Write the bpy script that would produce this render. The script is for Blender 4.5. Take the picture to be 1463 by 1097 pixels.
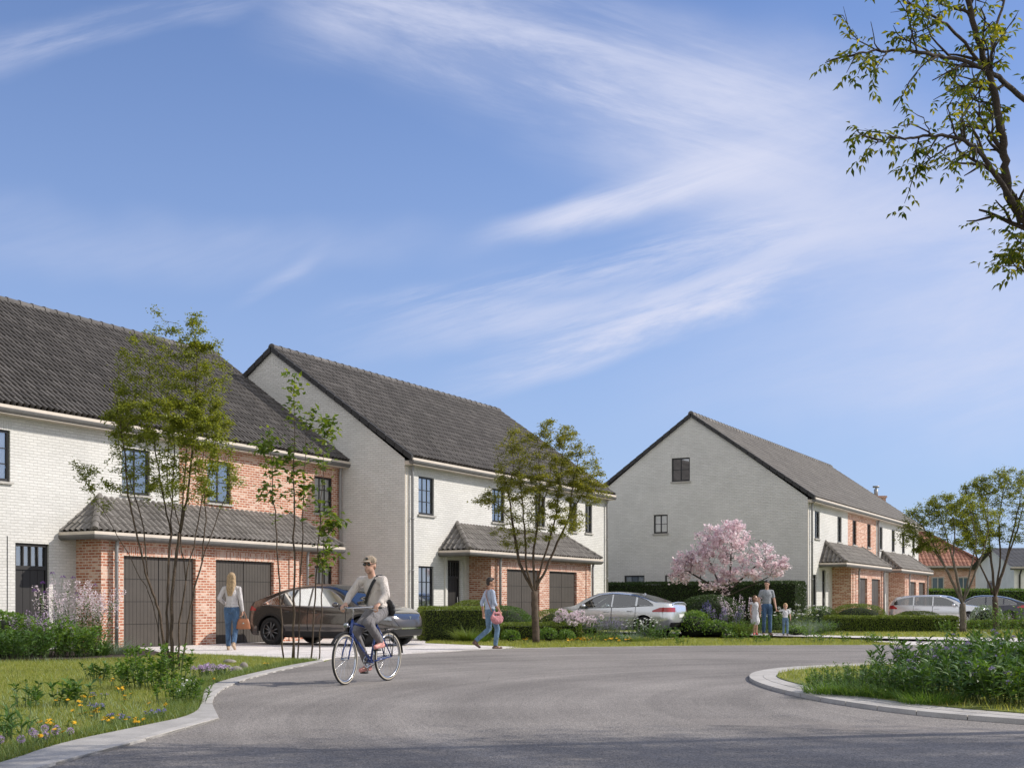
import bpy, bmesh, math, random
import numpy as np
from mathutils import Vector, Matrix, Euler

for o in list(bpy.data.objects):
    bpy.data.objects.remove(o)
SC = bpy.context.scene
COL = SC.collection
R = math.radians
PI = math.pi

# ------------------------------------------------------------------ camera
cam_d = bpy.data.cameras.new("camera")
cam = bpy.data.objects.new("camera", cam_d)
COL.objects.link(cam)
cam.location = (0, 0, 1.1)
cam.rotation_euler = (R(90), 0, 0)
cam_d.sensor_width = 36
cam_d.lens = 36 * 1757 / 1463
cam_d.shift_y = (861 - 548.5) / 1463
cam_d.clip_end = 3000
SC.camera = cam

# ------------------------------------------------------------------ sun, sky, exposure
TO_SUN = Vector((1.26, 0.22, 0.92)).normalized()
sun_d = bpy.data.lights.new("sun", 'SUN')
sun_d.energy = 4.6
sun_d.angle = R(0.5)
sun_d.color = (1.0, 0.93, 0.83)
sun = bpy.data.objects.new("sun", sun_d)
COL.objects.link(sun)
sun.rotation_euler = (-TO_SUN).to_track_quat('-Z', 'Y').to_euler()

SC.view_settings.view_transform = 'Standard'
SC.view_settings.look = 'None'
SC.view_settings.exposure = 0.0
SC.view_settings.gamma = 1
SC.view_settings.use_curve_mapping = False
SC.cycles.max_bounces = 6
SC.cycles.transparent_max_bounces = 12
SC.cycles.use_denoising = True
SC.cycles.use_adaptive_sampling = False
SC.cycles.sample_clamp_indirect = 6


class NT:
    """tiny helper for node trees"""
    def __init__(s, tree):
        s.t = tree
    def n(s, kind, ins=None, **props):
        nd = s.t.nodes.new(kind)
        for k, v in props.items():
            setattr(nd, k, v)
        for k, v in (ins or {}).items():
            s.put(nd.inputs[k], v)
        return nd
    def put(s, sock, v):
        if isinstance(v, bpy.types.NodeSocket):
            s.t.links.new(v, sock)
        elif isinstance(v, bpy.types.Node):
            s.t.links.new(v.outputs[0], sock)
        else:
            if sock.type == 'RGBA' and hasattr(v, '__len__') and len(v) == 3:
                v = (*v, 1)
            sock.default_value = v
    def math(s, op, a, b=0.0, c=0.0, clamp=False):
        nd = s.t.nodes.new('ShaderNodeMath')
        nd.operation = op
        nd.use_clamp = clamp
        for i, v in enumerate((a, b, c)):
            s.put(nd.inputs[i], v)
        return nd.outputs[0]
    def mix(s, fac, a, b, mode='MIX'):
        nd = s.t.nodes.new('ShaderNodeMix')
        nd.data_type = 'RGBA'
        nd.blend_type = mode
        nd.clamp_factor = True
        s.put(nd.inputs[0], fac)
        s.put(nd.inputs[6], a)
        s.put(nd.inputs[7], b)
        return nd.outputs[2]
    def ramp(s, fac, stops):
        nd = s.t.nodes.new('ShaderNodeValToRGB')
        el = nd.color_ramp.elements
        while len(el) < len(stops):
            el.new(0.5)
        for e, (p, c) in zip(el, stops):
            e.position = p
            e.color = (*c, 1) if len(c) == 3 else c
        s.put(nd.inputs[0], fac)
        return nd.outputs[0]
    def smooth(s, x, lo, hi, a=0.0, b=1.0):
        nd = s.t.nodes.new('ShaderNodeMapRange')
        nd.interpolation_type = 'SMOOTHSTEP'
        for i, v in enumerate((x, lo, hi, a, b)):
            s.put(nd.inputs[i], v)
        return nd.outputs[0]


# world: Nishita sky with cirrus drifting across it (both are functions of direction only)
W = bpy.data.worlds.new("World")
SC.world = W
W.use_nodes = True
W.node_tree.nodes.clear()
q = NT(W.node_tree)
sky = q.n('ShaderNodeTexSky', sky_type='NISHITA', sun_disc=False)
sky.sun_elevation = math.asin(TO_SUN.z)
sky.sun_rotation = math.atan2(TO_SUN.x, TO_SUN.y)
sky.air_density = 1.0
sky.dust_density = 0.6
sky.ozone_density = 3.0
tc = q.n('ShaderNodeTexCoord')
sep = q.n('ShaderNodeSeparateXYZ', {0: tc.outputs['Generated']})
yy = q.math('MAXIMUM', sep.outputs[1], 0.05)
cu = q.math('DIVIDE', sep.outputs[0], yy)
cw = q.math('DIVIDE', sep.outputs[2], yy)
uw = q.n('ShaderNodeCombineXYZ', {0: cu, 1: cw})
front = q.smooth(sep.outputs[1], 0.05, 0.35)


def cloud_noise(rot, sx, sy, detail=7, rough=0.6, dist=0.6, off=0.0):
    mp = q.n('ShaderNodeMapping', {0: uw, 1: (off, off * 0.7, 0), 2: (0, 0, rot)})
    mp2 = q.n('ShaderNodeMapping', {0: mp, 3: (sx, sy, 1)})
    nz = q.n('ShaderNodeTexNoise', {'Vector': mp2, 'Scale': 1.0, 'Detail': detail, 'Roughness': rough, 'Distortion': dist})
    return nz.outputs[0]


warp = q.math('SUBTRACT', cloud_noise(0, 5, 5, 3, 0.5, 0, 3.1), 0.5)


def band(a, b, w0, w1, warp_amt=0.08, ends=(0.06, 0.06)):
    """soft streak from a to b in (x/y, z/y) of the view direction"""
    ax, ay = (a[0] - 731.5) / 1757, (861 - a[1]) / 1757
    bx, by = (b[0] - 731.5) / 1757, (861 - b[1]) / 1757
    L = math.hypot(bx - ax, by - ay)
    dx, dy = (bx - ax) / L, (by - ay) / L
    al = q.math('ADD', q.math('MULTIPLY', cu, dx), q.math('MULTIPLY_ADD', cw, dy, -(ax * dx + ay * dy)))
    ac = q.math('ADD', q.math('MULTIPLY', cu, -dy), q.math('MULTIPLY_ADD', cw, dx, (ax * dy - ay * dx)))
    ac = q.math('MULTIPLY_ADD', warp, warp_amt, ac)
    wd = q.math('MULTIPLY_ADD', q.math('DIVIDE', al, L, clamp=True), (w1 - w0) / 1757, w0 / 1757)
    f = q.math('DIVIDE', q.math('ABSOLUTE', ac), wd)
    m = q.smooth(f, 0.1, 1.0, 1.0, 0.0)
    e = q.math('MULTIPLY', q.smooth(al, -ends[0], ends[0]), q.smooth(al, L - ends[1], L + ends[1], 1.0, 0.0))
    return q.math('MULTIPLY', m, e)


fib1 = q.smooth(cloud_noise(R(16), 3.4, 21, 12, 0.68, 0.4), 0.34, 0.68)
fib2 = q.smooth(cloud_noise(R(-15), 3.4, 26, 12, 0.68, 0.4, 1.7), 0.36, 0.66)
soft = q.smooth(cloud_noise(R(-14), 3, 12, 12, 0.66, 0.4, 5.2), 0.30, 0.72)


def amul(*xs):
    r = xs[0]
    for x in xs[1:]:
        r = q.math('MULTIPLY', r, x)
    return r


dens = [
    amul(band((440, -50), (1180, 240), 150, 200, 0.10, (0.05, 0.1)), q.math('MULTIPLY_ADD', fib1, 0.62, 0.26), 0.86),
    amul(band((960, 170), (1560, 400), 210, 290, 0.12, (0.12, 0.1)), q.math('MULTIPLY_ADD', soft, 0.45, 0.38), 0.86),
    amul(band((735, 330), (1120, 225), 26, 60, 0.05), q.math('MULTIPLY_ADD', fib2, 0.7, 0.35), 0.88),
    amul(band((690, 400), (1180, 318), 22, 64, 0.06), fib2, 0.7),
    amul(band((560, 470), (1180, 400), 60, 120, 0.10, (0.1, 0.1)), q.math('MULTIPLY_ADD', fib2, 0.75, 0.15), 0.66),
    amul(band((700, 540), (1120, 405), 38, 60, 0.06, (0.08, 0.06)), q.math('MULTIPLY_ADD', fib2, 0.8, 0.22), 0.95),
    amul(band((1050, 560), (1560, 470), 120, 230, 0.12, (0.15, 0.1)), q.math('MULTIPLY_ADD', soft, 0.4, 0.30), 0.72),
    amul(band((-80, 330), (620, 350), 95, 50, 0.12, (0.1, 0.14)), q.math('MULTIPLY_ADD', soft, 0.4, 0.2), 0.42),
    amul(band((360, 408), (450, 358), 16, 22, 0.08, (0.04, 0.03)), fib2, 0.30),
    amul(band((-60, 110), (330, -20), 45, 30, 0.08), q.math('MULTIPLY_ADD', fib2, 0.6, 0.1), 0.55),
    amul(band((520, 440), (720, 415), 24, 30, 0.05, (0.05, 0.05)), fib2, 0.4),
]
inv = 1.0
for d in dens:
    one = q.math('SUBTRACT', 1.0, d, clamp=True)
    inv = one if inv == 1.0 else q.math('MULTIPLY', inv, one)
cover = q.math('MULTIPLY', q.math('SUBTRACT', 1.0, inv, clamp=True), front)
hsv = q.n('ShaderNodeHueSaturation', {'Hue': 0.5, 'Saturation': 1.0, 'Value': 1.0, 'Color': sky})
clear = q.mix(1.0, hsv, (0.88, 1.0, 1.30), 'MULTIPLY')
veil = q.smooth(sep.outputs[2], 0.0, 0.50, 0.66, 0.12)
clear = q.mix(veil, clear, (3.75, 4.85, 7.3))
# unseen white cloud added behind the viewer as neutral fill light
clear = q.mix(q.smooth(sep.outputs[1], 0.15, -0.45, 0.0, 0.75), clear, (9.6, 9.3, 8.9))
col = q.mix(cover, clear, (6.1, 6.4, 7.9))
bg = q.n('ShaderNodeBackground', {'Color': col, 'Strength': 0.115})
wo = q.n('ShaderNodeOutputWorld', {0: bg})

# ------------------------------------------------------------------ plan of the place
U = Vector((0.48255, 0.87587, 0))        # along the facades
V = Vector((-0.87587, 0.48255, 0))       # into the houses
ROT = R(61.148)
C2 = Vector((-3.30, 37.78, 0))           # front corner of the middle house
C1 = C2 + V * 2.42                       # right end of the left house
C3 = Vector((12.48, 51.90, 0))           # front corner of the far row


def G(px, py):
    """ground point surveyed from the photograph"""
    Y = 1.1 * 1757 / (py - 861.0)
    return ((px - 731.5) / 1757 * Y, Y)


# ------------------------------------------------------------------ objects
def tag(o, label=None, cat=None, group=None, kind=None):
    if label: o['label'] = label
    if cat: o['category'] = cat
    if group: o['group'] = group
    if kind: o['kind'] = kind
    return o


def empty(name, loc=(0, 0, 0), rz=0, label=None, cat=None, group=None):
    o = bpy.data.objects.new(name, None)
    o.empty_display_size = 0.2
    COL.objects.link(o)
    o.location = loc
    o.rotation_euler = (0, 0, rz)
    return tag(o, label, cat, group)


def link(name, me, parent=None, mats=()):
    for m in mats:
        me.materials.append(m)
    o = bpy.data.objects.new(name, me)
    COL.objects.link(o)
    if parent is not None:
        o.parent = parent
    return o


def copy_tree(o, parent=None):
    c = o.copy()
    COL.objects.link(c)
    if parent is not None:
        c.parent = parent
    for ch in list(o.children):
        copy_tree(ch, c)
    return c


def box_uv(me):
    n = len(me.polygons)
    if not n: return
    uv = me.uv_layers.new(name="UVMap")
    co = np.empty(len(me.vertices) * 3); me.vertices.foreach_get('co', co); co = co.reshape(-1, 3)
    nr = np.empty(n * 3); me.polygons.foreach_get('normal', nr); nr = np.abs(nr.reshape(-1, 3))
    lt = np.empty(n, int); me.polygons.foreach_get('loop_total', lt)
    li = np.empty(len(me.loops), int); me.loops.foreach_get('vertex_index', li)
    nn = np.repeat(nr, lt, axis=0)
    p = co[li]
    u = np.where(nn[:, 0] > nn[:, 1], p[:, 1], p[:, 0])
    v = p[:, 2].copy()
    top = nn[:, 2] > 0.75
    u[top] = p[top, 0]; v[top] = p[top, 1]
    uv.data.foreach_set('uv', np.stack([u, v], 1).ravel())


class MB:
    """collects shapes into one mesh"""
    def __init__(s):
        s.v = []; s.f = []; s.m = []; s.sm = []
    def add(s, vs, fs, m=0, smooth=False):
        b = len(s.v)
        s.v.extend(tuple(p) for p in vs)
        for f in fs:
            s.f.append([b + i for i in f]); s.m.append(m); s.sm.append(smooth)
    def box(s, x0, x1, y0, y1, z0, z1, m=0, rot=None, at=None):
        vs = [Vector((x, y, z)) for z in (z0, z1) for y in (y0, y1) for x in (x0, x1)]
        if rot is not None:
            vs = [rot @ p for p in vs]
        if at is not None:
            vs = [p + Vector(at) for p in vs]
        s.add(vs, [(0, 2, 3, 1), (4, 5, 7, 6), (0, 1, 5, 4), (2, 6, 7, 3), (0, 4, 6, 2), (1, 3, 7, 5)], m)
    def quad(s, a, b, c, d, m=0):
        s.add([a, b, c, d], [(0, 1, 2, 3)], m)
    def prism(s, poly, z0, z1, m=0):
        n = len(poly)
        vs = [(p[0], p[1], z0) for p in poly] + [(p[0], p[1], z1) for p in poly]
        fs = [tuple(range(n, 2 * n)), tuple(range(n - 1, -1, -1))]
        fs += [(i, (i + 1) % n, n + (i + 1) % n, n + i) for i in range(n)]
        s.add(vs, fs, m)
    def tube(s, pts, rad, n=6, m=0, caps=True, smooth=True):
        pts = [Vector(p) for p in pts]
        if not hasattr(rad, '__len__'):
            rad = [rad] * len(pts)
        vs = []; fs = []
        ref = None
        for i, p in enumerate(pts):
            d = (pts[min(i + 1, len(pts) - 1)] - pts[max(i - 1, 0)])
            if d.length < 1e-9: d = Vector((0, 0, 1))
            d.normalize()
            if ref is None:
                ref = Vector((0, 0, 1)) if abs(d.z) < 0.9 else Vector((1, 0, 0))
            a = d.cross(ref)
            if a.length < 1e-5:
                a = d.cross(Vector((0.3, 1, 0.2)))
            a.normalize()
            b = a.cross(d).normalized()
            ref = b
            for k in range(n):
                t = 2 * PI * k / n
                vs.append(p + (a * math.cos(t) + b * math.sin(t)) * rad[i])
        for i in range(len(pts) - 1):
            for k in range(n):
                fs.append((i * n + k, i * n + (k + 1) % n, (i + 1) * n + (k + 1) % n, (i + 1) * n + k))
        s.add(vs, fs, m, smooth)
        if caps:
            b0 = len(s.v) - len(vs)
            s.f.append([b0 + k for k in range(n - 1, -1, -1)]); s.m.append(m); s.sm.append(False)
            e0 = b0 + (len(pts) - 1) * n
            s.f.append([e0 + k for k in range(n)]); s.m.append(m); s.sm.append(False)
    def lathe(s, prof, n=16, axis='z', m=0, at=(0, 0, 0), closed=False):
        """prof: list of (r, h)"""
        vs = []; fs = []
        for r, h in prof:
            for k in range(n):
                t = 2 * PI * k / n
                c, d = r * math.cos(t), r * math.sin(t)
                p = {'z': (c, d, h), 'y': (c, h, d), 'x': (h, c, d)}[axis]
                vs.append((p[0] + at[0], p[1] + at[1], p[2] + at[2]))
        N = len(prof)
        for i in range(N if closed else N - 1):
            j = (i + 1) % N
            for k in range(n):
                fs.append((i * n + k, i * n + (k + 1) % n, j * n + (k + 1) % n, j * n + k))
        s.add(vs, fs, m, True)
    def ball(s, c, r, nu=10, nv=7, m=0, rot=None):
        if not hasattr(r, '__len__'): r = (r, r, r)
        vs = []; fs = []
        for j in range(nv + 1):
            ph = PI * j / nv - PI / 2
            for i in range(nu):
                t = 2 * PI * i / nu
                p = Vector((r[0] * math.cos(ph) * math.cos(t), r[1] * math.cos(ph) * math.sin(t), r[2] * math.sin(ph)))
                if rot is not None: p = rot @ p
                vs.append(p + Vector(c))
        for j in range(nv):
            for i in range(nu):
                fs.append((j * nu + i, j * nu + (i + 1) % nu, (j + 1) * nu + (i + 1) % nu, (j + 1) * nu + i))
        s.add(vs, fs, m, True)
    def grid(s, P, m=0, smooth=True, closed_u=False):
        """P: rows of points"""
        nr = len(P); nc = len(P[0])
        vs = [p for row in P for p in row]
        fs = []
        for i in range(nr - 1):
            for j in range(nc - 1):
                fs.append((i * nc + j, i * nc + j + 1, (i + 1) * nc + j + 1, (i + 1) * nc + j))
        s.add(vs, fs, m, smooth)
    def build(s, name, mats, parent=None, uv=False, fix=False):
        me = bpy.data.meshes.new(name)
        me.from_pydata([tuple(p) for p in s.v], [], s.f)
        me.polygons.foreach_set('material_index', s.m)
        me.polygons.foreach_set('use_smooth', s.sm)
        if fix:
            bm = bmesh.new(); bm.from_mesh(me)
            bmesh.ops.remove_doubles(bm, verts=bm.verts, dist=1e-5)
            bmesh.ops.recalc_face_normals(bm, faces=bm.faces)
            bm.to_mesh(me); bm.free()
        me.update()
        if uv: box_uv(me)
        if not isinstance(mats, (list, tuple)): mats = [mats]
        return link(name, me, parent, mats)


def np_mesh(name, V_, F_, mats, parent=None, mi=None, smooth=False):
    """big mesh from arrays; F_ is (n,3) or (n,4)"""
    V_ = np.asarray(V_, dtype=np.float32); F_ = np.asarray(F_, dtype=np.int32)
    me = bpy.data.meshes.new(name)
    k = F_.shape[1]
    me.vertices.add(len(V_)); me.vertices.foreach_set('co', V_.ravel())
    me.loops.add(F_.size); me.loops.foreach_set('vertex_index', F_.ravel())
    me.polygons.add(len(F_))
    me.polygons.foreach_set('loop_start', np.arange(0, F_.size, k, dtype=np.int32))
    me.polygons.foreach_set('loop_total', np.full(len(F_), k, dtype=np.int32))
    if mi is not None: me.polygons.foreach_set('material_index', np.asarray(mi, dtype=np.int32))
    if smooth: me.polygons.foreach_set('use_smooth', np.ones(len(F_), dtype=bool))
    me.update(calc_edges=True)
    if not isinstance(mats, (list, tuple)): mats = [mats]
    return link(name, me, parent, mats)


# ------------------------------------------------------------------ materials
def new_mat(name):
    m = bpy.data.materials.new(name)
    m.use_nodes = True
    m.node_tree.nodes.clear()
    t = NT(m.node_tree)
    out = t.n('ShaderNodeOutputMaterial')
    return m, t, out


def plain(name, col, rough=0.6, metal=0.0, var=0.12, vscale=3.0, bump=0.0, bscale=40.0, coat=0.0, spec=0.5, sheen=0.0):
    m, t, out = new_mat(name)
    tc = t.n('ShaderNodeTexCoord')
    c = tuple(col)
    base = c
    if var > 0:
        nz = t.n('ShaderNodeTexNoise', {'Vector': tc.outputs['Object'], 'Scale': vscale, 'Detail': 5, 'Roughness': 0.6})
        f = t.smooth(nz.outputs[0], 0.3, 0.7, 1 - var, 1 + var)
        base = t.mix(1.0, c, t.n('ShaderNodeCombineColor', {0: f, 1: f, 2: f}), 'MULTIPLY')
    b = t.n('ShaderNodeBsdfPrincipled', {'Base Color': base, 'Roughness': rough, 'Metallic': metal, 'Specular IOR Level': spec, 'Coat Weight': coat, 'Coat Roughness': 0.04, 'Sheen Weight': sheen})
    if bump > 0:
        nz2 = t.n('ShaderNodeTexNoise', {'Vector': tc.outputs['Object'], 'Scale': bscale, 'Detail': 4, 'Roughness': 0.6})
        bp = t.n('ShaderNodeBump', {'Strength': bump, 'Distance': 0.02, 'Height': nz2.outputs[0]})
        t.put(b.inputs['Normal'], bp)
    t.put(out.inputs[0], b)
    return m


def brick_mat(name, c1, c2, mortar, pale=None, vertical=False, mortar_size=0.010, bw=0.215, rh=0.068, bstr=0.6, wash=0.0, soft=0.1):
    m, t, out = new_mat(name)
    uvn = t.n('ShaderNodeUVMap')
    vec = uvn.outputs[0]
    if vertical:
        vec = t.n('ShaderNodeMapping', {0: vec, 2: (0, 0, R(90))}).outputs[0]
    wob = t.n('ShaderNodeTexNoise', {'Vector': vec, 'Scale': 9.0, 'Detail': 3})
    vec2 = t.n('ShaderNodeVectorMath', {0: vec, 1: t.n('ShaderNodeVectorMath', {0: wob.outputs[1], 1: (0.006, 0.006, 0)}, operation='MULTIPLY').outputs[0]}, operation='ADD').outputs[0]
    br = t.n('ShaderNodeTexBrick', {'Vector': vec2, 'Color1': c1, 'Color2': c2, 'Mortar': mortar, 'Scale': 1.0, 'Mortar Size': mortar_size, 'Mortar Smooth': soft, 'Bias': 0.0, 'Brick Width': bw, 'Row Height': rh}, offset=0.5)
    col = br.outputs[0]
    big = t.n('ShaderNodeTexNoise', {'Vector': vec, 'Scale': 0.9, 'Detail': 6, 'Roughness': 0.65})
    fine = t.n('ShaderNodeTexNoise', {'Vector': vec, 'Scale': 26.0, 'Detail': 5, 'Roughness': 0.7})
    if pale is not None:
        # a per-brick random cell picks pale and dark bricks
        sc = t.n('ShaderNodeVectorMath', {0: vec2, 1: (1 / bw, 1 / rh, 1)}, operation='MULTIPLY').outputs[0]
        sp = t.n('ShaderNodeSeparateXYZ', {0: sc})
        row = t.math('FLOOR', sp.outputs[1])
        odd = t.math('MULTIPLY', t.math('MODULO', row, 2.0), 0.5)
        cx = t.math('FLOOR', t.math('ADD', sp.outputs[0], odd))
        wn = t.n('ShaderNodeTexWhiteNoise', {'Vector': t.n('ShaderNodeCombineXYZ', {0: cx, 1: row})}, noise_dimensions='2D')
        pf = t.smooth(wn.outputs[0], 0.55, 0.95)
        pf = t.math('MULTIPLY', pf, t.math('SUBTRACT', 1.0, br.outputs[1]))
        col = t.mix(pf, col, pale)
        smear = t.math('MULTIPLY', t.smooth(fine.outputs[0], 0.5, 0.75), wash)
        col = t.mix(smear, col, mortar)
    f = t.smooth(big.outputs[0], 0.3, 0.7, 0.95, 1.05)
    f2 = t.smooth(fine.outputs[0], 0.3, 0.7, 0.92, 1.06)
    ff = t.math('MULTIPLY', f, f2)
    col = t.mix(1.0, col, t.n('ShaderNodeCombineColor', {0: ff, 1: ff, 2: ff}), 'MULTIPLY')
    b = t.n('ShaderNodeBsdfPrincipled', {'Base Color': col, 'Roughness': 0.85, 'Specular IOR Level': 0.25})
    hgt = t.math('MULTIPLY_ADD', fine.outputs[0], 0.35, t.math('SUBTRACT', 1.0, br.outputs[1]))
    bp = t.n('ShaderNodeBump', {'Strength': bstr, 'Distance': 0.012, 'Height': hgt})
    t.put(b.inputs['Normal'], bp)
    t.put(out.inputs[0], b)
    return m


def leaf_mat(name, cols, trans=0.35, rough=0.5, spec=0.4, k=1.55):
    petal = name.startswith('petal')
    if petal: k = 1.0
    cols = [tuple(min(.9, x * k) for x in c_) for c_ in cols]
    m, t, out = new_mat(name)
    ge = t.n('ShaderNodeNewGeometry')
    n = len(cols)
    c = t.ramp(ge.outputs['Random Per Island'], [((i + 0.5) / n, k) for i, k in enumerate(cols)])
    b = t.n('ShaderNodeBsdfPrincipled', {'Base Color': c, 'Roughness': rough, 'Specular IOR Level': spec})
    if trans > 0:
        tr = t.n('ShaderNodeBsdfTranslucent', {'Color': t.mix(1.0, c, (1.0, 1.0, 1.0) if petal else (1.5, 1.35, 0.6), 'MULTIPLY')})
        mx = t.n('ShaderNodeMixShader', {0: trans, 1: b, 2: tr})
        t.put(out.inputs[0], mx)
    else:
        t.put(out.inputs[0], b)
    return m


def glass_mat(name, tint=(0.55, 0.6, 0.62), base=0.10, rough=0.02):
    m, t, out = new_mat(name)
    tr = t.n('ShaderNodeBsdfTransparent', {'Color': tint})
    gl = t.n('ShaderNodeBsdfGlossy', {'Color': (0.95, 0.97, 1.0), 'Roughness': rough})
    lw = t.n('ShaderNodeFresnel', {'IOR': 1.55})
    f = t.math('ADD', t.math('MULTIPLY', lw, 0.9), base, clamp=True)
    t.put(out.inputs[0], t.n('ShaderNodeMixShader', {0: f, 1: tr, 2: gl}))
    return m


M = {}
M['white_brick'] = brick_mat('white_brick', (0.625, 0.615, 0.59), (0.69, 0.68, 0.655), (0.55, 0.54, 0.515), bstr=0.7, mortar_size=0.008, soft=0.35)
M['red_brick'] = brick_mat('red_brick', (0.36, 0.115, 0.065), (0.50, 0.20, 0.115), (0.66, 0.55, 0.46), pale=(0.66, 0.43, 0.33), wash=0.35, mortar_size=0.012)
M['lintel_brick'] = brick_mat('lintel_brick', (0.38, 0.125, 0.075), (0.55, 0.25, 0.16), (0.66, 0.55, 0.46), pale=(0.68, 0.46, 0.37), wash=0.3, vertical=True, mortar_size=0.012)
M['white_lintel'] = brick_mat('white_lintel', (0.615, 0.605, 0.58), (0.66, 0.65, 0.625), (0.52, 0.51, 0.485), vertical=True, mortar_size=0.008)
M['zinc'] = plain('zinc', (0.30, 0.30, 0.305), 0.5, 0.3, 0.10, 6)
M['gutter'] = plain('gutter', (0.15, 0.145, 0.14), 0.55, 0.2, 0.10, 6)  # zinc darkened to paint in shade on the down-facing half-round
M['cream_band'] = plain('cream_band', (0.60, 0.53, 0.45), 0.6, 0, 0.06, 4)  # cream paints in sunlight on the gutter face; also colours soffit and trim
M['black_frame'] = plain('black_frame', (0.014, 0.014, 0.015), 0.45, 0, 0.1)
M['door_paint'] = plain('door_paint', (0.020, 0.018, 0.017), 0.5, 0, 0.1)
M['garage_paint'] = plain('garage_paint', (0.062, 0.052, 0.043), 0.6, 0, 0.10, 2)
M['sill'] = plain('sill', (0.42, 0.40, 0.37), 0.8, 0, 0.12, 8)
M['curtain'] = plain('curtain', (0.80, 0.80, 0.78), 0.9, 0, 0.05)
M['dark_room'] = plain('dark_room', (0.12, 0.115, 0.11), 0.9, 0, 0.1)
M['pane'] = glass_mat('pane', (0.92, 0.94, 0.95), 0.30)
M['verge'] = plain('verge', (0.032, 0.031, 0.032), 0.7, 0, 0.2, 5)


def roof_mat(name, cols, moss=(0.10, 0.10, 0.085)):
    m, t, out = new_mat(name)
    uvn = t.n('ShaderNodeUVMap')
    fl = t.n('ShaderNodeVectorMath', {0: uvn.outputs[0]}, operation='FLOOR')
    wn = t.n('ShaderNodeTexWhiteNoise', {'Vector': fl.outputs[0]}, noise_dimensions='2D')
    c = t.ramp(wn.outputs[0], [((i + 0.5) / len(cols), k) for i, k in enumerate(cols)])
    tc = t.n('ShaderNodeTexCoord')
    nz = t.n('ShaderNodeTexNoise', {'Vector': tc.outputs['Object'], 'Scale': 0.8, 'Detail': 7, 'Roughness': 0.7})
    c = t.mix(t.math('MULTIPLY', t.smooth(nz.outputs[0], 0.48, 0.7), 0.5), c, moss)
    n2 = t.n('ShaderNodeTexNoise', {'Vector': tc.outputs['Object'], 'Scale': 30, 'Detail': 4, 'Roughness': 0.7})
    f = t.smooth(n2.outputs[0], 0.3, 0.7, 0.8, 1.2)
    c = t.mix(1.0, c, t.n('ShaderNodeCombineColor', {0: f, 1: f, 2: f}), 'MULTIPLY')
    b = t.n('ShaderNodeBsdfPrincipled', {'Base Color': c, 'Roughness': 0.75, 'Specular IOR Level': 0.3})
    bp = t.n('ShaderNodeBump', {'Strength': 0.3, 'Distance': 0.01, 'Height': n2.outputs[0]})
    t.put(b.inputs['Normal'], bp)
    t.put(out.inputs[0], b)
    return m


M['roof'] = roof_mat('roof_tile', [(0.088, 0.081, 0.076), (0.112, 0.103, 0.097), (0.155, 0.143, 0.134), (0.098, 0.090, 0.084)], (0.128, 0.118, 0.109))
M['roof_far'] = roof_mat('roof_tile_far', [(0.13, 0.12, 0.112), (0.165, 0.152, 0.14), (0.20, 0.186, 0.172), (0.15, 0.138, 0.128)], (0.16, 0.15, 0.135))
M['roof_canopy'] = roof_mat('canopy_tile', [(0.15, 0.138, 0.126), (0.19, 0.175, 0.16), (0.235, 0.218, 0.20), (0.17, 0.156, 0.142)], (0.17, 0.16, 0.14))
M['roof_orange'] = roof_mat('orange_tile', [(0.25, 0.11, 0.075), (0.30, 0.135, 0.09), (0.34, 0.16, 0.105), (0.22, 0.098, 0.07)], (0.2, 0.1, 0.07))  # orange muted to put distance haze into the tile colours
M['slate'] = roof_mat('slate', [(0.07, 0.072, 0.078), (0.09, 0.09, 0.097), (0.08, 0.08, 0.085)], (0.08, 0.08, 0.08))
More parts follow.
